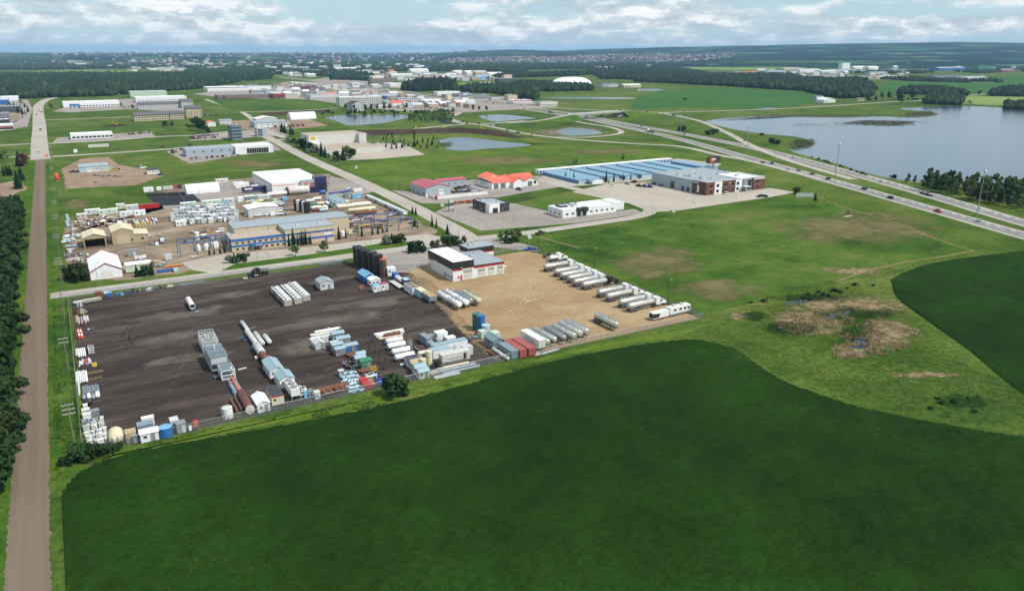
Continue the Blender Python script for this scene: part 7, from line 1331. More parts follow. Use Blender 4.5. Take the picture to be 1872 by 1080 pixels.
# left of the office: tanks under the left runway and yard pieces
vtank('white upright vessel under the left crane runway',361,438,1.1,3.6,'white');[vtank('white tank with a rounded foot, %s from the left by the hedge'%ORD[i],px,py,1.15,2.4,'white',cone=.8,ladder=False)for i,(px,py)in enumerate(((363,459),(378,457),(391,453),(396,452)))];skid('dark machinery under the left crane runway',378,436,6,4,('charcoal','grey','white'),2,121);skid('small dark pump in the open yard',340,443,3,2.4,('black','rust'),1.4,122);skid('grey piping skid under the left crane runway',394,437,4.5,3.5,('lightgrey','galv'),2,123)
boxunit('grey generator cabinet in the open brown yard',243,468,4.2,2.6,3.0,'grey',win=0);[boxunit('%s small white box in front of the grey generator'%ORD[i],px,py,1.6,1.2,1.3,'white',win=0,door=False)for i,(px,py)in enumerate(((250,474),(257,474),(264,472)))];boxunit('light grey box alone in the brown yard',308,475,2.8,2.0,2.4,'lightgrey',win=0,door=False);skid('blue and rust scrap skid by the tan shop',288,446,6,3,('rust','royal','white','brown'),1.8,124);skid('white crane part by the tan shop',296,440,2.6,3,('white','green'),2.4,125);skid('red machinery right of the fabric shed',236,482,6,2.2,('red','orange','darkgrey'),1.2,126);skid('dark pump row right of the fabric shed',244,486,6,2,('charcoal','grey','brown'),1.1,127);pipes('orange and rust pipes near the yard gate',318,487,4,8,.22,['orange','rust','lime'],'x');crate('long blue trough at the yard hedge',302,497,6.5,1.6,1.0,'blue',slats=False);boxunit('pale green transformer box at the yard hedge',322,497,1.8,1.5,1.5,'palegreen',win=0,door=False);crate('low white curb blocks by the parking entrance',356,470,3,.8,.5,'white',slats=False)
# junk rows behind the tan shelter and left of the fabric shed
zones=[(232,300,480,490,14,'mixed parts right of the fabric shed'),(640,715,385,425,14,'steel stock around the right crane runway'),(340,405,420,434,10,'mixed parts behind the left crane runway'),(270,300,425,450,8,'mixed parts beside the lean-to'),(122,165,402,440,34,'mixed scrap behind the tan shelter, along the power line'),(162,245,396,414,40,'mixed pipe and tank stock behind the tan shop'),(122,162,466,508,46,'mixed scrap left of the fabric shed'),(120,130,425,465,12,'blue and dark scrap along the power-line fence')]
for x0,x1,y0,y1,k,l in zones:
 for i in range(k):
  px,py=q.uniform(x0,x1),q.uniform(y0,y1);v=q.random();pal=('rust','brown','offwhite','lightgrey','galv','white','maroon','skyblue' if 'blue' in l else 'tan')
  if v<.3:pipes('pipe bundle in the '+l,px,py,4,4.5,.18,[q.choice(pal),q.choice(pal)],q.choice('xy'),layers=2,group=l)
  elif v<.55:htank('small vessel in the '+l,px,py,3.2,.5,q.choice(pal),q.choice('xy'),group=l,fit=False)
  elif v<.8:skid('scrap skid in the '+l,px,py,2.8,2.2,(q.choice(pal),q.choice(pal),q.choice(pal)),1.3,i+int(x0),group=l)
  else:boxunit('small box in the '+l,px,py,1.6,1.4,1.5,q.choice(pal),win=0,door=False,group=l)
for i in range(8):htank('pale upright-ended pipe vessel, %s in the row behind the lean-to'%ORD[i],246+i*5.6,408+(i%2)*2-i*.8,7.5,.5,'orange' if i==5 else('lightgrey','white','galv')[i%3],'y',fit=False,gap=.3)
for i in range(7):vtank('%s short yellow-banded cylinder behind the lean-to'%ORD[i],250+i*5.4,416-i*.6,.55,2.2,'yellow' if i in(0,2,4)else 'lightgrey',ladder=False,n=10)
for px,py,w_,c,l in((170,392,8,'lightgrey','long white tank unit at the top left of the yard'),(190,393,5,'palegreen','white framed cabin in the top row of the yard'),(206,391,6,'palegreen','white double cabin in the top row of the yard'),(221,382,4.5,'cream','cream cabin standing proud of the top row'),(242,384,7,'lightgrey','grey-white trailer in the top row of the yard'),(232,396,7,'white','white low cabin in the second row'),(256,394,6,'white','white cabin at the right end of the second row'),(146,401,2.6,'beige','beige square tank box in the top row'),(155,400,2.6,'beige','second beige square tank box in the top row')):boxunit(l,px,py,w_,3,3,c,'roofwhite',win=1,name='yard_cabin',cat='cabin')
container('long red container at the top of the yard',273,381,2.5,11,2.7,'red',90);[vtank('pale round tank, %s along the power-line fence'%ORD[i],123+(i%2)*2,400+i*6,.9,2.2,'paleblue',ladder=False,n=12)for i in range(4)]
# fenced compound left of the warehouse
quonset('long white fabric hut behind the black paving',370,351,21,5,'fabric','x',hs=.85,base=1.6);boxunit('white box trailer in the fenced compound',272,351,6,2.6,3,'white','roofwhite',win=0,name='box_trailer',cat='trailer');boxunit('white flat-roofed office trailer behind the compound',406,335,8.5,3,3,'offwhite','roofwhite',win=2,name='office_trailer',cat='trailer')
for i,(px,py,c)in enumerate(((291,348,'white'),(303,347,'lightgrey'),(312,346,'lightgrey'),(320,345,'pinkred'),(328,344,'charcoal'))):boxunit('%s small unit, %s in the row behind the compound'%(c if c!='pinkred' else 'red',ORD[i]),px,py,3,2.4,2.2,c,win=0,door=False)
for i in range(36):
 px,py=271+(i%18)*3.9,357.5+(i//18)*3.4-(i%18)*.12
 t=T('pallet_of_tanks','pallet of small dark drums on the black paving','drums',px,py,0,'pallets of dark drums on the black paving');[B().cyl((x,y,.15),(x,y,1.15),.32,8).obj('drum','rubber',t)for x in(-.35,.35)for y in(-.35,.35)];B().box(-.7,-.7,0,.7,.7,.15).obj('pallet','wood',t)
t=T('semi_trailer','long navy semi-trailer with a white logo panel by the warehouse','trailer',467,352);B().box(-8.5,-1.3,1.1,8.5,1.3,4).obj('box','navy',t);B().box(-7,-1.34,2.4,-2,-1.3,3.4).obj('logo_panel','signwhite',t);wheel_set(t,[(6,-1),(6,1),(7.3,-1),(7.3,1)],.5,.35);B().box(-6,-.8,0,-5.8,.8,1.1).obj('landing_leg','darkgrey',t)
for i,(px,py)in enumerate(((436,340),(446,341),(440,344),(470,346))):boxunit('white trailer, %s of those parked behind the navy trailer'%ORD[i],px,py,7,2.5,2.8,'white','roofwhite',win=0,name='parked_trailer',cat='trailer')
# construction machines
def digger(label,px,py,rot,col='yellow',name='excavator'):
 t=T(name,label,'excavator',px,py,rot);[B().box(-1.9,y-.3,0,1.9,y+.3,.8).obj('track','charcoal',t)for y in(-1.1,1.1)];B().box(-1.8,-1.3,.9,1.2,1.3,1.9).obj('body',col,t);B().box(.1,.2,1.9,1.2,1.2,3.0).obj('cab','glass',t);B().bar((1.0,-.3,1.6),(3.6,-.3,4.0),.45).obj('boom',col,t);B().bar((3.6,-.3,4.0),(5.4,-.3,1.4),.35).obj('stick',col,t);B().prism([(5.0,1.4),(5.8,1.4),(5.9,.5),(5.2,.4)],-.8,.2).obj('bucket','darkgrey',t)
for px,py,r_,l in((212,229,160,'yellow excavator on the black soil heap'),(757,238,20,'yellow excavator on the collector road works'),(810,236,0,'yellow excavator at the edge of the berm'),(883,238,200,'yellow excavator near the end of the berm'),(973,250,170,'yellow excavator beside the slip road')):digger(l,px,py,r_)
for i,(px,py)in enumerate(((504,233),(514,233),(528,232),(536,231.5),(545,231),(554,230.5))):digger('brown machine, %s from the left in the equipment yard'%ORD[i],px,py,40*i,'brown','parked_machine')
t=T('safety_balloon','bright orange marker bag on the power-line verge','marker',105,331);B().cyl((0,0,1.5),(0,0,4.6),1.5,10,dome=1.2).obj('bag','orange',t,smooth=True);B().box(-1,-1,0,1,1,.4).obj('base','concrete',t)
for px,py,l,w_ in((85,286.5,'orange barrier sign at the end of the paved road',3),(219,305,'small orange marker on the dirt lot',1.2)):t=T('barrier_sign',l,'sign',px,py);B().box(-w_/2,-.1,.5,w_/2,.1,1.8).obj('panel','orange',t);B().box(-w_*.4,-.2,0,-w_*.3,.2,.5).box(w_*.3,-.2,0,w_*.4,.2,.5).obj('foot','darkgrey',t)
for i,(px,py,c)in enumerate(((174,321,'rust'),(181,322,'tan'),(190,323,'grey'),(200,322,'black'),(211,323,'brown'),(218,323,'tan'),(175,334,'rust'))):skid('small %s machine, %s on the dirt lot'%(c,ORD[i]),px,py,3,2,(c,'brown'),1.4,140+i)
t=T('billboard','white roadside hoarding in the field above the dirt lot','sign',181,271);B().box(-9,-.2,1,9,.2,4).obj('panel','offwhite',t);[B().box(x,0,0,x+.3,.3,1).obj('post','grey',t)for x in(-7,0,7)]
for px,py,l in((139,282,'small white sign by the cross street'),(475,160,'tall red pylon sign in the shopping district')):t=T('roadside_sign',l,'sign',px,py);B().box(-1.6,-.15,1.5,1.6,.15,4.5).obj('panel','signwhite' if px<200 else 'red',t);B().box(-.2,-.1,0,.2,.1,1.5).obj('post','grey',t)
t=T('lot_sign','dark two-panel sale board in the meadow','sign',1549,396);B().box(-1.7,-.1,1.2,-.1,.1,3.6).box(.1,-.1,1.2,1.7,.1,3.6).obj('panel','brown',t);B().box(-3,-1,0,3,1,.3).obj('plinth','concrete',t);B().box(-1.5,0,.3,-1.3,.15,1.2).box(1.3,0,.3,1.5,.15,1.2).obj('post','darkgrey',t)
t=T('screen_wall','low white screen wall at the end of the brick building lot','wall',1471,360,-30);[B().box(-5.5+2.2*i,-.1,0,-3.4+2.2*i,.1,2.4).obj('panel','lightgrey',t)for i in range(5)]
# ---------------------------------------------------------------- cars
def lane(key,px):
 c=hw[key][1];b=min(range(1,len(c)-1),key=lambda i:abs(PXP(c[i].x,c[i].y)[0]-px));c0,c1=c[b-1],c[b+1];best=None
 for k in range(60):
  p=c0.lerp(c1,k/59);e=abs(PXP(p.x,p.y)[0]-px)
  if best is None or e<best[0]:best=(e,p)
 d=(c1-c0).normalized();return best[1],d
CL={'charcoal':'dark','royal':'blue','lightgrey':'silver','white':'white','red':'red','black':'black','grey':'grey','maroon':'maroon','navy':'navy'}
for key,px,off,kind,c,l in(('near',1510,-1.8,'suv','navy','dark blue car on the near carriageway left of the first tall mast'),('near',1576,-1.8,'suv','charcoal','dark car on the near carriageway behind the blue one'),('near',1632,2,'suv','black','black car on the near carriageway in the middle'),('near',1720,2,'pickup','red','red pickup on the near carriageway'),('near',1784,-1.8,'sedan','white','white car on the near carriageway nearest the right edge'),('near',1445,2,'sedan','white','white car on the near carriageway by the merging slip road'),('near',1452,-4,'sedan','grey','grey car leaving the slip road'),('near',1476,-3.6,'sedan','charcoal','dark car following on the slip lane'),('near',1407,-1.8,'sedan','navy','navy car on the near carriageway by the slip road'),('near',1400,3,'sedan','charcoal','small dark car above the brick building'),('far',1616,1.8,'sedan','white','white car on the far carriageway'),('far',1692,1.8,'pickup','charcoal','dark pickup on the far carriageway'),('far',1703,1.8,'pickup','black','black pickup close behind the dark one'),('far',1454,1.8,'sedan','lightgrey','silver car on the far carriageway by the lake point'),('far',1254,1.8,'sedan','red','red car on the far carriageway'),('far',1171,-1.8,'sedan','grey','grey car on the far carriageway near the overpass'),('near',960,1.8,'sedan','charcoal','dark car left of the overpass'),('near',900,-1.8,'suv','grey','grey car before the shop strip'),('far',870,1.8,'suv','white','white car on the far carriageway near the shop strip'),('near',820,0,'suv','charcoal','dark car far along the highway'),('far',930,0,'sedan','charcoal','dark car on the far carriageway before the overpass'),('near',760,0,'van','white','white van far along the highway')):
 p,d=lane(key,px);nn=Vector((-d.y,d.x));p=p+nn*off;o=car(l,0,0,kind,c,math.degrees(math.atan2(d.y,d.x))+(180 if key=='far' else 0),z=.11,xy=(p.x,p.y));o.name={'pickup':'pickup_truck','van':'van'}.get(kind,'moving_car')
p,d=lane('near',1187);t=thing('semi_truck','white semi-truck with a dark flat load on the near carriageway','truck',(p.x,p.y,.1),math.degrees(math.atan2(d.y,d.x)));tractor_parts(t,0,'white');B().box(-11,-1.2,1.1,1.5,1.2,1.5).box(-10,-1,1.5,0,1,2.2).obj('flatbed','brown',t);wheel_set(t,[(-9.5,-1),(-9.5,1),(-8.2,-1),(-8.2,1)],.5,.4)
p,d=lane('near',1007);t=thing('semi_truck','red and grey tanker truck on the highway left of the overpass','truck',(p.x,p.y,.1),math.degrees(math.atan2(d.y,d.x)));trailer_parts(t,-10.5,1.5,legs=False);tractor_parts(t,0,'red')
p,d=lane('near',706);t=thing('semi_truck','long white semi-truck far along the highway','truck',(p.x,p.y,.1),math.degrees(math.atan2(d.y,d.x)));B().box(-14,-1.3,1.1,1.6,1.3,4.1).obj('box','white',t);tractor_parts(t,0,'white');wheel_set(t,[(-12,-1),(-12,1),(-10.7,-1),(-10.7,1)],.5,.4)
for px,py,r_,kind,c,l in((1232,212,-50,'suv','charcoal','dark car coming down the lakeside slip road'),(1183,206.4,10,'suv','charcoal','dark car at the end of the overpass road'),(1251,205,5,'sedan','grey','grey car on the country road'),(1362,258,-55,'sedan','charcoal','dark car on the lakeside slip road'),(988,428,12,'pickup','charcoal','dark pickup parked at the meadow entrance'),(547,447.5,12,'sedan','white','white car in front of the blue-striped office'),(72,204,90,'suv','grey','grey car on the main road, farthest'),(76,206,90,'suv','charcoal','dark car on the main road near the bend'),(67,210.5,90,'suv','black','black car on the main road in the left lane'),(74,238,90,'pickup','charcoal','dark pickup on the main road'),(62,250,90,'sedan','white','white car on the main road'),(71,280,5,'sedan','lightgrey','silver car crossing at the end of the gravel road'),(297,269,5,'sedan','black','black car on the cross street'),(348,266,5,'suv','navy','navy car on the cross street'),(134,315,0,'pickup','charcoal','dark pickup left of the pale garage'),(294,320.5,5,'sedan','navy','dark blue car right of the small office trailer'),(261,308,30,'van','white','white van beside the small office trailer'),(208,312,0,'pickup','yellow','yellow-backed truck right of the pale garage'),(212,311,0,'pickup','charcoal','dark truck right of the pale garage')):car(l,px,py,kind,c,r_,z=.07)
for i,(px,py)in enumerate(((853,227.5),(846,224),(843,223.5),(838,222.5),(829,213),(826,209),(827,206),(833,204),(890,228.5),(901,230),(909,232),(928,239),(947,244),(875,227))):car('car in the knot of traffic at the service road junction',px,py,q.choice(('sedan','suv','pickup')),q.choice(('white','charcoal','grey','black','lightgrey')),q.choice((15,195,-40,80)),'cars at the service road junction',z=.13)
def lot(label,group,pts,n,rot,jx=2.0,kinds=('sedan','suv','pickup'),cols=('white','lightgrey','charcoal','grey','navy','white','red','black'),z=.06):
 (x0,y0),(x1,y1)=pts
 for i in range(n):f=(i+.5)/n;car(label,x0+(x1-x0)*f+q.uniform(-.4,.4),y0+(y1-y0)*f+q.uniform(-.2,.2),q.choice(kinds),q.choice(cols),rot+q.uniform(-3,3),group,z)
lot('car in the dealer rows right of the grey showroom','cars in the dealer rows',((456,275),(482,267)),9,60);lot('car in the dealer rows right of the grey showroom','cars in the dealer rows',((462,277),(494,270)),10,60);lot('car in the dealer rows right of the grey showroom','cars in the dealer rows',((470,272),(494,265)),8,60)
lot('car parked left of the grey dealership','cars left of the dealership',((312,277),(336,273)),5,100);lot('car parked left of the grey dealership','cars left of the dealership',((314,281),(322,279)),3,100);lot('car parked in front of the grey dealership','cars in front of the dealership',((345,291),(440,285)),10,95)
lot('car in the walled compound of the rose-roofed shop','cars in the walled compound',((818,353),(872,350)),5,5,cols=('white','royal','charcoal','white'));lot('car in the walled compound of the rose-roofed shop','cars in the walled compound',((830,346),(860,342)),5,90,cols=('black','charcoal','grey'))
for px,py,k_,c,l in((1168,341,'pickup','charcoal','dark pickup in the brick building lot'),(1178,342,'pickup','royal','bright blue pickup in the brick building lot'),(1187,342.5,'pickup','navy','navy pickup in the brick building lot'),(1120,341,'sedan','white','white car at the left of the brick building lot'),(1147,337,'suv','lightgrey','silver car in the brick building lot'),(1159,334,'suv','charcoal','dark car by the storage rows'),(1329,355.5,'suv','white','white car at the brick front'),(1389,360.5,'suv','charcoal','dark car at the grass edge of the brick building lot'),(1398,360,'sedan','black','black car beside the dark one at the grass edge'),(1197,337,'suv','charcoal','dark car against the grey warehouse wall'),(1207,340,'sedan','grey','grey car against the grey warehouse wall'),(1074,336,'sedan','royal','blue car at the storage porch'),(948,347.5,'pickup','navy','navy pickup beside the orange-roofed workshop'),(689,262,'pickup','white','white pickup at the back of the pale parking lot'),(700,263,'sedan','white','white car at the back of the pale parking lot'),(715,264,'sedan','lightgrey','silver car at the back of the pale parking lot'),(722,265,'suv','charcoal','dark car at the back of the pale parking lot'),(716,272,'sedan','black','black car in the pale parking lot'),(738,268.5,'sedan','maroon','maroon car at the edge of the pale parking lot')):car(l,px,py,k_,c,q.choice((0,90,175)),z=.06)
for label,group,pts,n_ in(('car parked by the dark apartment block','cars by the dark apartment block',((347,252),(400,247)),12),('car parked by the dark apartment block','cars by the dark apartment block',((350,255),(395,252)),10),('car parked at the long white shop','cars at the long white shop',((228,247),(275,243)),10),('car parked at the white factories','cars at the white factories',((225,198),(250,195)),8),('car parked at the shopping district','cars in the shopping district',((470,178),(640,176)),40),('car parked at the shopping district','cars in the shopping district',((560,160),(700,178)),36),('car parked at the shopping district','cars in the shopping district',((705,196),(815,200)),30),('car parked at the shopping district','cars in the shopping district',((730,184),(830,198)),20),('car parked in front of the strip right of the highway','cars at the strip right of the highway',((860,186),(985,194)),22),('car parked at the apartments along the lane','cars at the apartments',((360,210),(400,213)),9),('pale caravan parked left of the dome','caravans left of the dome',((962,158),(1000,158)),14),('car parked left of the main road','cars left of the main road',((20,228),(42,214)),8)):lot(label,group,pts,n_,90,kinds=('van',)if 'caravan' in label else('sedan','suv','pickup'),cols=('white',)if 'caravan' in label else('white','lightgrey','charcoal','grey','navy','white','red','black'),z=.2)
# ================================================================ trees and shrubs
def leafmesh(name,quads,mat):
 """quads: rows of centre(3), u(3), v(3)"""
 q_=np.asarray(quads,float);c,u,v=q_[:,:3],q_[:,3:6],q_[:,6:9];P=np.stack([c-u-v,c+u-v*.4,c+u*.6+v,c-u*.8+v*.8],1).reshape(-1,3);return np_mesh(name,P,np.arange(len(P)).reshape(-1,4),mat)
def crown_deciduous(seed,n,h,r,z0,leaf,narrow=1.0):
 g=np.random.default_rng(seed);k=16;cl=np.stack([g.normal(0,r*.42,k),g.normal(0,r*.42,k),z0+(h-z0)*g.uniform(.12,.9,k)],1);wr=1.15-.75*np.abs((cl[:,2]-z0)/(h-z0)-.42)*1.3;cl[:,:2]*=wr[:,None]*narrow;cr=g.uniform(.28,.5,k)*r*narrow
 i=g.integers(0,k,n);d=g.normal(0,1,(n,3));d/=np.linalg.norm(d,axis=1)[:,None];rad=cr[i]*g.uniform(.55,1.05,n);c=cl[i]+d*rad[:,None];c[:,2]=np.clip(c[:,2],z0*.7,h)
 t=g.normal(0,1,(n,3))+d*0;u=np.cross(d+g.normal(0,.5,(n,3)),t);u/=np.linalg.norm(u,axis=1)[:,None];v=np.cross(u,d);v/=np.linalg.norm(v,axis=1)[:,None]+1e-6;s=leaf*g.uniform(.5,1.2,n)[:,None];return np.concatenate([c,u*s,v*s],1),cl
def crown_spruce(seed,h,r,z0,tiers=15,per=15):
 g=np.random.default_rng(seed);rows=[]
 for k in range(tiers):
  f=k/tiers;z=z0+(h-z0)*f;rr=r*(1-f)**.85*g.uniform(.85,1.12)+.12;m=max(5,int(per*(1-f*.6)))
  for i in range(m):
   a=2*math.pi*(i+g.uniform(0,.8))/m;L_=rr*g.uniform(.7,1.12);d=np.array([math.cos(a),math.sin(a),-.32]);s=np.array([-math.sin(a),math.cos(a),0.0]);c=np.array([0,0,z])+d*L_*.55;rows.append(np.concatenate([c,d*L_*.48,s*(.16*rr+.22)+np.array([0,0,.1])]));c2=c+np.array([0,0,.25]);rows.append(np.concatenate([c2,d*L_*.36,np.array([0,0,.22+.1*rr])]))
 return np.array(rows)
def trunk(h,r,limbs=()):
 b=B().cyl((0,0,-.1),(0,0,h),r,7,r2=r*.35)
 for c in limbs:z=max(.3*h,c[2]*.6);b.cyl((0,0,min(z,h*.9)),tuple(c),r*.32,5,r2=r*.1)
 return b
PT={}
def proto(kind,v):
 if(kind,v)in PT:return PT[kind,v]
 t=bpy.data.objects.new('tree',None);COL.objects.link(t)
 if kind=='spruce':me=leafmesh('crown',crown_spruce(v,10,2.3,.6),'spruce');B_=trunk(9.4,.2)
 elif kind=='fir_column':me=leafmesh('crown',crown_spruce(v+40,10,1.25,.2,18,12),'spruce');B_=trunk(9.2,.18)
 elif kind=='bush':qd,cl=crown_deciduous(v+80,700,4,2.6,.35,.32);me=leafmesh('crown',qd,'poplar_dark');B_=trunk(2.2,.12,cl[:6])
 elif kind=='silver':qd,cl=crown_deciduous(v+90,600,4,2.2,.5,.3);me=leafmesh('crown',qd,'silver_leaf');B_=trunk(2.4,.14,cl[:6])
 elif kind=='sapling':qd,cl=crown_deciduous(v+60,520,5,1.7,1.3,.26);me=leafmesh('crown',qd,'sapling');B_=trunk(3.6,.11,cl[:7])
 elif kind=='red':qd,cl=crown_deciduous(v+70,500,4.5,1.7,.8,.28);me=leafmesh('crown',qd,'reddish_leaf');B_=trunk(3.2,.12,cl[:7])
 else:qd,cl=crown_deciduous(v+10,1100,12,3.4,1.8,.46,.95);me=leafmesh('crown',qd,'poplar' if kind=='poplar' else 'poplar_dark');B_=trunk(9.5,.24,cl[:9])
 B_.obj('trunk',paint('bark',(92,84,74),.95,0,.3),t,smooth=True);link('crown',me,t);PT[kind,v]=t;t['used']=0;return t
KH={'spruce':10,'fir_column':10,'bush':4,'silver':4,'sapling':5,'red':4.5,'poplar':12,'poplar_dark':12}
NM={'spruce':'spruce_tree','fir_column':'columnar_spruce','bush':'bush','silver':'silver_shrub','sapling':'young_tree','red':'reddish_tree','poplar':'poplar_tree','poplar_dark':'poplar_tree'}
def tree(label,kind,px,py,h,group=None,xy=None,fat=1.0):
 v=rng.randrange(5 if kind in('poplar','poplar_dark','spruce')else 3);p=proto(kind,v);x,y=xy or G(px,py);s=h/KH[kind];sc=(s*fat*rng.uniform(.88,1.15),s*fat*rng.uniform(.88,1.15),s)
 if not p['used']:p['used']=1;t=p;t.location=(x,y,0);t.rotation_euler=(0,0,rng.uniform(0,6.28));t.scale=sc
 else:t=dup(p,(x,y,0),rng.uniform(0,360));t.scale=sc
 if 'group' in t:del t['group']
 if 'used' in t and t is not p:del t['used']
 t.name=NM[kind];return tag(t,label,'bush' if kind in('bush','silver')else 'tree',group)
# wood left of the gravel road
k=0;qq=random.Random(77)
while k<235:
 y=178+347*qq.random()**1.35;x=-(23.6 if y<240 else 24.6 if y<300 else 26.2)-32*qq.random()**1.8
 px,py=PXP(x,y,8)
 if px<(-40 if y<240 else-14):continue
 tree('tree of the dense wood left of the gravel road',qq.choice(('poplar_dark','poplar_dark','poplar_dark','spruce')),0,0,qq.uniform(9,15),'trees of the wood left of the gravel road',(x,y),1.15);k+=1
for px,py,h,l in((34,345,13,'tall blue-green spruce at the end of the wood'),(40,330,11,'spruce above the tall blue-green one'),(8,322,8,'left spruce of the group on the lawn'),(14,321,8.5,'middle spruce of the group on the lawn'),(20,321,8,'right spruce of the group on the lawn'),(36,304,13,'spruce beside the reddish tree on the lawn')):tree(l,'spruce',px,py,h,fat=1.1)
tree('reddish tree on the lawn left of the gravel road','red',43,304,11);tree('round tree on the lawn at the left edge','poplar',6,297,10,fat=1.4);tree('bush on the verge at the foot of the wood','bush',26,770,3.4)
# corner bushes and yard bush
for i,(px,py,h)in enumerate(((132,843,3.6),(150,842,4.4),(166,838,3.4),(182,833,3.0),(200,828,2.4),(118,850,2.2),(215,822,2.0))):tree('bush at the near corner of the yard fence, %s in size'%('third','largest','fourth','fifth','sixth','seventh','smallest')[i],'bush',px,py,h*.95)
tree('big round bush at the near fence by the red bins','bush',725,722,6.0,fat=1.0)
# hedge right of the fabric shed, office conifers, street trees
for i,(px,py,h,kd)in enumerate(((140,512,6,'bush'),(150,513,5,'bush'),(131,512,4,'bush'))):tree('dark shrub left of the fabric shed, %s'%('tallest','right-hand one','smallest one')[i],kd,px,py,h*1.1)
for i,(px,py,h,kd)in enumerate(((251,506,5.4,'spruce'),(264,504,4.4,'bush'),(278,503,6,'spruce'))):tree('%s in front of the pale green trailer'%('left spruce','bush','right spruce')[i],kd,px,py,h)
for i,(px,py,h)in enumerate(((383,466,4.4),(392,465,4.2),(403,464,4.6),(411,462,5.4),(529,450,6.4),(537,449,9),(545,449,6.2),(553,448,7.6),(560,447,7.8),(568,446,5.4),(620,438,7.4),(632,435,5.4),(662,432,5.6),(681,429,5.8),(691,428,6),(700,426,5),(708,424,4.6),(763,417,3.8))):tree('slim conifer in the row along the office front, %s from the left'%(ORD+['seventeenth','eighteenth'])[i],'fir_column',px,py,h,'slim conifers along the office front')
for px,py,h,kd,l in((540,468,5.2,'sapling','young tree on the verge, left of two by the concrete pad'),(594,461,5.6,'sapling','young tree on the verge, right of two by the concrete pad'),(422,481,3.6,'silver','left shrub at the parking entrance'),(429,481,5.2,'spruce','spruce between the shrubs at the parking entrance'),(444,478,3.6,'bush','right shrub at the parking entrance'),(708,447,4.4,'silver','left shrub of the trio on the street verge'),(717,445,5.4,'spruce','spruce of the trio on the street verge'),(729,444,4.4,'bush','right shrub of the trio on the street verge'),(739,383,0,'','')):
 if h:tree(l,kd,px,py,h,fat=1.15)
for i,(px,py,h,kd)in enumerate(((748,464,3.0,'spruce'),(754,461,5,'bush'),(762,463,2.6,'spruce'),(767,460,5,'bush'),(775,459,4.4,'spruce'),(790,455,4,'red'),(800,453,4,'silver'),(817,451,5,'bush'),(834,449,4.6,'bush'),(848,446,4,'red'),(758,414,5,'spruce'),(754,390,4.5,'spruce'),(760,392,4.2,'spruce'),(790,413,6.5,'fir_column'),(798,416,5.5,'fir_column'),(818,428,5.5,'spruce'))):tree('tree of the planted strip between workshop and street, %s along'%ORD[i],kd,px,py,h,'trees of the planted strips by the workshop')
for i,(px,py,h,kd)in enumerate(((917,441,5.4,'sapling'),(927,440,5.6,'poplar'),(937,438,6,'poplar'),(947,437,6.4,'poplar'),(924,445,3,'bush'),(933,445,2.8,'bush'),(943,443,3,'bush'))):tree('%s of the clump by the workshop entrance, %s'%('tree' if i<4 else 'low shrub',ORD[i if i<4 else i-4]+' from the left'),kd,px,py,h)
for i,(px,py,h,kd)in enumerate(((553,270,9,'bush'),(560,272,12,'spruce'),(566,276,8,'bush'),(572,279,6,'silver'),(580,280,6,'red'),(588,286,13,'spruce'),(595,288,10,'spruce'),(600,289,4,'silver'),(562,280,4,'silver'),(618,294,8,'bush'),(628,293,13,'spruce'),(636,292,12,'poplar'),(612,295,5,'silver'),(640,290,9,'bush'),(527,262,6,'silver'),(536,262,5,'bush'))):tree('tree in the planting around the yellow-sign warehouse, %s along'%ORD[i],kd,px,py,h,'planting around the yellow-sign warehouse')
for i,(px,py,h)in enumerate(((516,242,12),(521,244,10),(532,247,12),(536,246,8))):tree('spruce behind the street corner, %s from the left'%ORD[i],'spruce',px,py,h)
for i in range(34):px,py=700+qq.uniform(0,105),250+qq.uniform(-3,22);(px>765 and py<254)or tree('young spruce in the plantation below the berm','spruce',px,py,qq.uniform(3.5,7),'young spruces below the berm')
for i in range(110):
 px=qq.uniform(735,830);py=qq.uniform(211-(px-735)*.07,226-(px-735)*.02)
 if px<770 and py<214:continue
 tree('sapling in the plantation between the ponds','sapling',px,py,qq.uniform(4,7),'saplings between the ponds')
for i in range(40):px=qq.uniform(580,830);tree('shrub on the bank behind the long pond','bush',px,210-(px-580)*.015+qq.uniform(-3,1),qq.uniform(2.5,5),'shrubs behind the long pond')
for i,(px,py,h)in enumerate(((632,200,10),(648,206,12),(668,203,10),(679,202,11),(690,201,10),(702,201,11),(712,200,9),(743,199,10),(865,202,9),(876,203,8),(889,203,9))):tree('tree by the hotels above the ponds, %s from the left'%ORD[i],'poplar_dark',px,py,h,'trees by the hotels')
for px,py,h,l in((365,240,17,'tallest poplar of the clump left of the dark block'),(355,238,14,'left poplar of the clump near the dark block'),(372,243,14,'right poplar of the clump near the dark block'),(381,246,9,'small poplar at the end of the clump')):tree(l,'poplar_dark',px,py,h,fat=1.4)
for i in range(26):tree('tree between the buildings left of the main road',qq.choice(('poplar_dark','spruce')),qq.uniform(8,52),qq.uniform(190,216),qq.uniform(6,11),'trees left of the main road')
for i,(px,py)in enumerate(((300,233),(305,233),(315,233),(96,200),(92,197),(265,196),(222,197),(243,200),(410,182),(452,180),(458,180),(505,179),(535,176),(540,178))):tree('lone tree among the upper left buildings, %s from the start'%ORD[i],'poplar_dark',px,py,8,'lone trees among the upper left buildings')
# storage compound conifers, brick lot
for i,(px,py,h)in enumerate(((1034,329,7),(1049,332,8),(1005,322,3),(1008,322,3),(1108,333,9),(1113,335,4),(1122,332,7),(1139,330,6),(1153,329,5),(1169,327,4),(1049,300,5),(1053,299,5),(1137,292,6),(1140,291,6),(1155,290,3),(1452,355,5))):tree('slim spruce around the storage rows, %s counted along'%ORD[i],'fir_column',px,py,h,'slim spruces around the storage rows')
tree('spruce right of the screen wall','spruce',1490,367,5.5);tree('bush left of the screen wall','bush',1456,354,4)
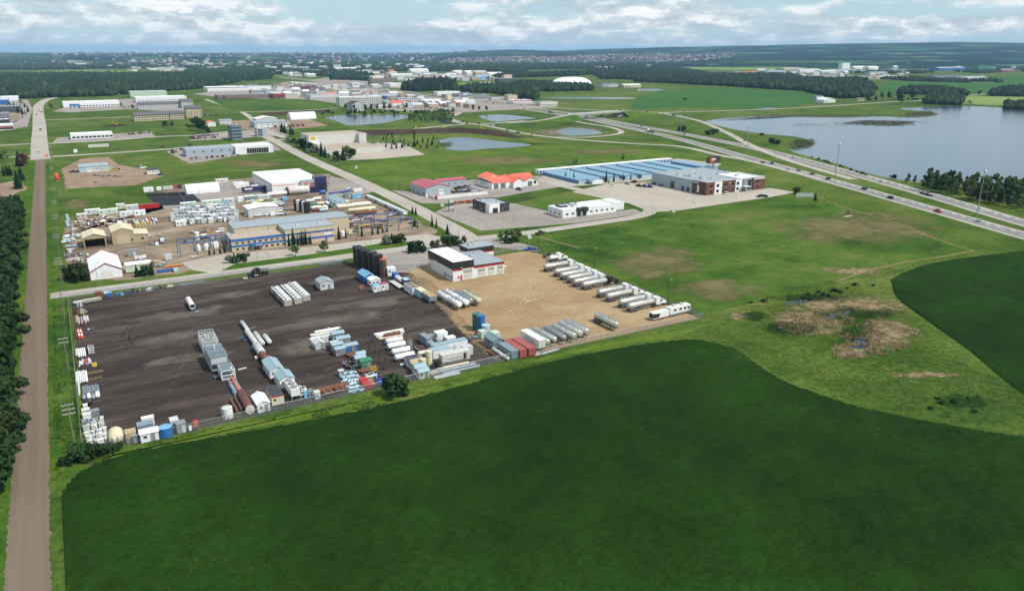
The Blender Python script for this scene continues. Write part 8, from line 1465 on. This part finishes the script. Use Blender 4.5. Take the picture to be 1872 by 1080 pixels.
# lakeside wood and shrubs
k=0
while k<150:
 px=1650+260*qq.random()**.8;py=331+(px-1650)*.095+qq.uniform(0,9+(px-1650)*.12)
 tree('poplar in the lakeside wood right of the highway',qq.choice(('poplar','poplar','poplar_dark')),px,py,qq.uniform(6,12.5)*(.6 if px<1690 else 1),'poplars of the lakeside wood',fat=.72);k+=1
for px,py,h,l in((1634,327,3,'round bush at the start of the lakeside wood'),(1246,239,6,'left bush between highway and slip road'),(1305,246,6,'right bush between highway and slip road'),(1295,247,5,'second bush between highway and slip road'),(1412,262,5,'left bush on the lake point'),(1420,264,4.5,'right bush on the lake point'),(1392,248,3,'small bush on the lake shore'),(1252,183,4,'lone bush in the green field')):tree(l,'bush',px,py,h,fat=1.3)
for i in range(22):px=qq.uniform(1480,1590);tree('small bush along the lake edge','bush',px,288+(px-1480)*.33-1,qq.uniform(1,2),'small bushes along the lake edge')
for i,(px,py,h)in enumerate(((1646,188,15),(1667,186,13),(1640,183,11),(1625,181,14),(1612,180,12),(1587,186,12),(1600,185,11),(1535,172,14),(1540,176,12),(1768,177,12),(1772,191,7),(1790,174,10))):tree('large round tree near the lake farmyards, %s counted along'%ORD[i],'poplar_dark',px,py,h,'trees near the lake farmyards',fat=1.5)
for i in range(15):px=qq.uniform(1370,1600);tree('clump of dark brush along the marsh','bush',px,562-(px-1370)*.18+qq.uniform(-8,8),qq.uniform(.5,1.2),'dark brush along the marsh',fat=1.7)
for i in range(9):tree('low brush right of the marsh','bush',qq.uniform(1700,1810),qq.uniform(715,755),qq.uniform(.4,.8),'low brush right of the marsh',fat=2)
# reeds of the marsh and island: many thin blades
def blades(name,polys,n,h,mat,label):
 X,Y=[],[]
 for pl,m in zip(polys,n):a,b=scatter(poly_px(pl),math.sqrt(abs(sum(p[0]*q_[1]-q_[0]*p[1]for p,q_ in zip(poly_px(pl),poly_px(pl[1:]+pl[:1]))))/2/m));kk=fbm(a/4,b/4,3,5)>.47;X.append(a[kk]);Y.append(b[kk])
 X,Y=np.concatenate(X),np.concatenate(Y);m=len(X);a=nrng.uniform(0,6.28,m);hh=h*nrng.uniform(.4,1.1,m);w=.22*h;u=np.stack([np.cos(a)*w,np.sin(a)*w,np.zeros(m)],1);c=np.stack([X,Y,hh/2+.02],1);v=np.stack([nrng.normal(0,.2,m),nrng.normal(0,.2,m),hh/2],1)
 tag(link(name,leafmesh(name,np.concatenate([c,u,v],1),mat)),label,'reeds',kind='stuff')
blades('cattail_reeds',[ell(1485,588,85,28,12),ell(1615,614,70,36,12),ell(1560,642,46,15,10)],(3600,3400,1000),.55,'reed','standing dead cattails in the marsh')
blades('sedge_tufts',[ell(1568,606,36,22,12),ell(1450,600,56,12,12),ell(1560,572,90,12,12),ell(1480,545,80,8,12)],(900,700,1200,900),.5,'weed_dark','standing dark green sedge tufts in the marsh')
blades('island_reeds',[[(1540,226),(1570,221),(1675,222),(1650,229),(1580,229)],[(1445,226),(1550,224),(1556,231),(1450,231)],[(1450,258),(1486,256),(1490,264),(1460,272)],[(1650,208),(1700,204),(1712,209),(1680,213)]],(3000,260,1200,1200),1.0,'shore_mud','reeds on the lake island and points')
blades('verge_weeds',[[(96,556),(128,548),(145,800),(125,860),(100,880)],[(150,850),(400,800),(700,745),(1000,668),(1000,660),(700,728),(400,782),(165,835)]],(2200,3000),.5,'weed','long weeds along the yard fence')
# ================================================================ fences, poles, wires
def mesh_mat():
 k=NT('chain_link');k.b.inputs['Base Color'].default_value=(.32,.34,.35,1);k.b.inputs['Metallic'].default_value=.5;k.b.inputs['Roughness'].default_value=.45;w=[]
 for a in(45,-45):
  wv=k.n('ShaderNodeTexWave',wave_type='BANDS',bands_direction='X');wv.inputs['Scale'].default_value=3.2;mp=k.n('ShaderNodeMapping');mp.inputs['Rotation'].default_value=(0,R(a),R(20));k.l(k.n('ShaderNodeNewGeometry').outputs['Position'],mp.inputs[0]);k.l(mp.outputs[0],wv.inputs[0]);w.append(k.math('GREATER_THAN',wv.outputs['Fac'],.93))
 f=k.math('MAXIMUM',w[0],w[1]);tr=k.n('ShaderNodeBsdfTransparent');mx_=k.n('ShaderNodeMixShader');k.l(f,mx_.inputs[0]);k.l(tr.outputs[0],mx_.inputs[1]);k.l(k.b.outputs[0],mx_.inputs[2]);k.l(mx_.outputs[0],k.out.inputs[0]);MATS['chain_link']=k.m
mesh_mat();PM=None
def fence(label,pts,h=2.0,sp=3.0,col='galv',wire=True,r=.05):
 t=thing('chain_link_fence',label,'fence',(0,0,.02));pm=B().cyl((0,0,0),(0,0,h+.1),r,6).obj('post',col,t);first=True;rail,net=B(),B()
 for(x0,y0),(x1,y1)in zip(pts,pts[1:]):
  L_=math.hypot(x1-x0,y1-y0);n=max(1,round(L_/sp))
  for i in range(n+1):
   x,y=x0+(x1-x0)*i/n,y0+(y1-y0)*i/n
   if first:pm.location=(x,y,0);first=False
   elif i or(x0,y0)==pts[0]:o=pm.copy();COL.objects.link(o);o.location=(x,y,0)
  rail.cyl((x0,y0,h),(x1,y1,h),.035,5);net.add([(x0,y0,.05),(x1,y1,.05),(x1,y1,h),(x0,y0,h)],[(0,1,2,3)])
 rail.obj('top_rail',col,t)
 if wire:net.obj('wire_mesh','chain_link',t)
 return t
fence('chain-link fence along the near side of both yards',[(-6.4,188.2),(108,188.2),(187.3,186.8)],2.2,3.2);fence('chain-link fence along the power line',[(-6.4,188.5),(-6.4,326.2)],2.2,3.2);fence('chain-link fence along the street side of the dark yard',[(-6.2,326.2),(30,326.8),(60,326.8),(98,326)],2.0,3.2);fence('dark fence between tanker row and meadow',[(187.4,187),(187.4,302),(176,303),(163.5,302)],2.2,3.2,'charcoal');fence('dark gate fence left of the workshop',[(113.5,302),(121,299.5),(131,297.5)],2.0,2.4,'charcoal');fence('short fence between the dark and tan gravel',[(112.5,249),(110.8,232)],2.0,2.4);fence('chain-link fence around the brown yard along the verge',[(-2.5,352),(-2,470)],2.2,4);fence('fence around the black paving',[(62,470),(62,540)],2.2,4);fence('fence along the office parking verge',[(60,350),(118,350)],1.2,4,'grey',False)
def power_pole(label,x,y,h=10.5,arms=2):
 t=thing('power_pole',label,'power pole',(x,y,0),0,'power poles beside the gravel road');B().cyl((0,0,0),(0,0,h),.17,8,r2=.12).obj('pole',paint('pole_wood',(128,118,106),.9),t,smooth=True)
 for i in range(arms):
  z=h-.4-1.15*i;a=B().box(-1.35,-.09,z-.1,1.35,.09,z+.1).obj('cross_arm','concrete',t)
  for xx in(-1.2,-.5,.5,1.2):B().cyl((xx,0,z+.1),(xx,0,z+.32),.06,6).obj('insulator','lightgrey',a)
PY=[196,247,300,352,401,450,498,549,600,651,702,753,804]
for i,y in enumerate(PY):power_pole('power pole beside the gravel road, %s from the near end'%ORD[i],-8.0,y,arms=3 if i in(0,3)else 2)
for i,(y0,y1)in enumerate(zip(PY,PY[1:])):
 t=thing('power_line_span','span of overhead wires, %s from the near end'%ORD[i],'wires',(-8.0,y0,0),0,'overhead wire spans')
 for xx in(-1.2,-.5,.5,1.2):
  b=B();pts=[(xx,(y1-y0)*k/8,10.4-1.0*4*(k/8)*(1-k/8))for k in range(9)];[b.bar(p,q_,.025)for p,q_ in zip(pts,pts[1:])];b.obj('wire','wire',t)
t=thing('power_line_span','lower communication cable along the poles','wires',(-8,196,0));b=B();[b.bar((.2,y0-196,7.2),(.2,y1-196,7.2),.05)for y0,y1 in zip(PY,PY[1:])];b.obj('wire','wire',t)
for i,(px,py,pt)in enumerate(((1785,396,312),(1527,322,262),(1365,277.6,228.5),(1243,250,212),(1138,228,201),(1039,208,180),(807,172,156),(750,163,150))):
 x,y=G(px,py);f=x*_sy+y*_cy;v=(pt-CY)/F;hh=CAM_H+(-v*f*_cp-f*_sp)/(_cp-v*_sp);pole('tall highway lighting mast, %s from the right'%ORD[i],px,py,hh,'lighting_mast',r=.32,mast=True)
for i,(px,py,h)in enumerate(((1086,492,9),(1221,557,9.5),(984,457,10))):pole('dark yard light pole, %s along the meadow fence'%('middle one' if i==0 else 'near one' if i==1 else 'far one'),px,py,h,arm=.8,col='charcoal')
for i,(px,py,h,l)in enumerate(((180,521,9,'street light by the fabric shed'),(431,495,9,'street light in front of the office, left'),(471,475,8,'parking light in front of the office'),(671,461,9,'street light above the black tanks'),(678,447,7,'parking light right of the office'),(754,362,8,'street light left of the rose-roofed shop'),(725,352,8,'street light at the avenue bend'),(605,322,8,'street light beside the navy tower'),(838,433,8,'street light at the avenue junction'),(919,431,8,'street light at the workshop entrance'),(875,402,6,'parking light left of the restaurant'),(920,402,6,'parking light below the restaurant'),(938,408,6,'parking light in the restaurant lot'),(986,402,6,'parking light left of the white office'),(968,395,6,'parking light above the restaurant lot'),(1268,372,7,'yellow-based parking light in the brick building lot'),(1346,361,7,'yellow-based parking light at the brick front'),(1084,402,7,'street light below the white office'),(1192,395,7,'street light at the street curve'),(539,278,9,'street light near the yellow-sign warehouse'),(696,268,9,'tall light in the pale parking lot'),(717,265,9,'second tall light in the pale parking lot'),(740,273,9,'third tall light in the pale parking lot'),(779,283,9,'light at the corner of the pale parking lot'),(969,244,9,'light on the embankment'),(161,336,7,'pole in the dirt lot'),(305,362,9,'light pole in the black paving'),(365,358,9,'light pole behind the cabin block'),(823,438,12,'triple flagpole stand by the avenue'),(1188,263,8,'light along the slip road'))):pole(l,px,py,h,arm=1.6,r=.1,base='yellow-based' in l,rot=(i*70)%360)
for px,py,h,l in((106,109,95,'thin radio mast above the left woods'),(165,127,55,'tall pylon left of the far town'),(119,127,45,'second tall pylon left of the far town'),(40,128,45,'pylon at the far left'),(62,128,40,'second pylon at the far left'),(180,127,40,'third tall pylon left of the far town'),(85,169,24,'lamp at the edge of the dark wood')):t=T('lattice_mast',l,'mast',px,py);B().cyl((0,0,0),(0,0,h),.9,5,r2=.5).obj('shaft','grey',t);B().box(-4,-.3,h*.8,4,.3,h*.8+.8).obj('cross_arm','grey',t)
t=T('pylon_sign','tall grey pylon sign at the restaurant entrance','sign',825,387);B().box(-1.5,-.5,0,-.9,.5,7).box(.9,-.5,0,1.5,.5,7).obj('post','grey',t);[B().box(-1.5,-.6,2+1.7*k,1.5,.6,3.4+1.7*k).obj('panel','darkgrey' if k%2 else 'lightgrey',t)for k in range(3)]
t=T('patio_fence','orange-brown board fence beside the black restaurant','fence',822,375);[B().box(i*1.0,-.05+i*.02,0,i*1.0+.92,.05+i*.02,1.8).obj('board','orange' if i%5==0 else 'rust',t)for i in range(22)]
for px,py,c,l in((780,363,'signwhite','round white mascot-free sign by the rose-roofed shop'),(798,365,'red','red figure sign by the compound wall')):t=T('roadside_sign',l.replace('mascot-free ',''),'sign',px,py);B().cyl((0,0,.2),(0,0,2.2),.7,10,dome=.5).obj('panel',c,t,smooth=True);B().box(-.4,-.4,0,.4,.4,.2).obj('base','concrete',t)
for px,py,l in((967,436,'pale green transformer box by the meadow'),(651,453,'pale green transformer box on the office verge'),(808,378,'pale green transformer box by the avenue'),(1230,388,'pale green transformer box below the brick building'),(651,308,'pale transformer group by the avenue')):t=T('transformer_box',l,'box',px,py);B().box(-1,-.8,.15,1,.8,1.5).obj('cabinet','palegreen',t);B().box(-1.2,-1,0,1.2,1,.15).obj('pad','concrete',t);B().box(-1.05,-.85,1.5,1.05,.85,1.58).obj('lid','lightgrey',t)
for i,(px,py,w_)in enumerate(((530,140,9),(605,150,8),(636,157,8),(678,160,8),(1173,206,6))):t=T('highway_sign','green highway sign, %s from the left along the highway'%ORD[i],'sign',px,py);B().box(-w_/2,-.15,4,w_/2,.15,7.5).obj('panel','green',t);B().box(-w_*.35,0,0,-w_*.3,.3,4).box(w_*.3,0,0,w_*.35,.3,4).obj('post','galv',t)
t=T('warning_sign','yellow diamond sign on the lake side of the highway','sign',1519,301);B().prism([(0,1.6),(.9,2.5),(0,3.4),(-.9,2.5)],-.05,.05).obj('panel','yellow',t);B().box(-.06,.05,0,.06,.15,2.6).obj('post','galv',t)
# ================================================================ haze
hb=B().box(-36000,-36000,-1.5,36000,36000,270);hm=bpy.data.materials.new('haze');hm.use_nodes=True;ht=hm.node_tree;ht.nodes.clear()
pv=ht.nodes.new('ShaderNodeVolumePrincipled');pv.inputs['Color'].default_value=(.38,.66,1.0,1);pv.inputs['Density'].default_value=4.2e-5;pv.inputs['Anisotropy'].default_value=0.0
ho=ht.nodes.new('ShaderNodeOutputMaterial');ht.links.new(pv.outputs[0],ho.inputs['Volume'])
tag(hb.obj('haze',hm),'thin blue haze softening the far country','haze',kind='stuff')
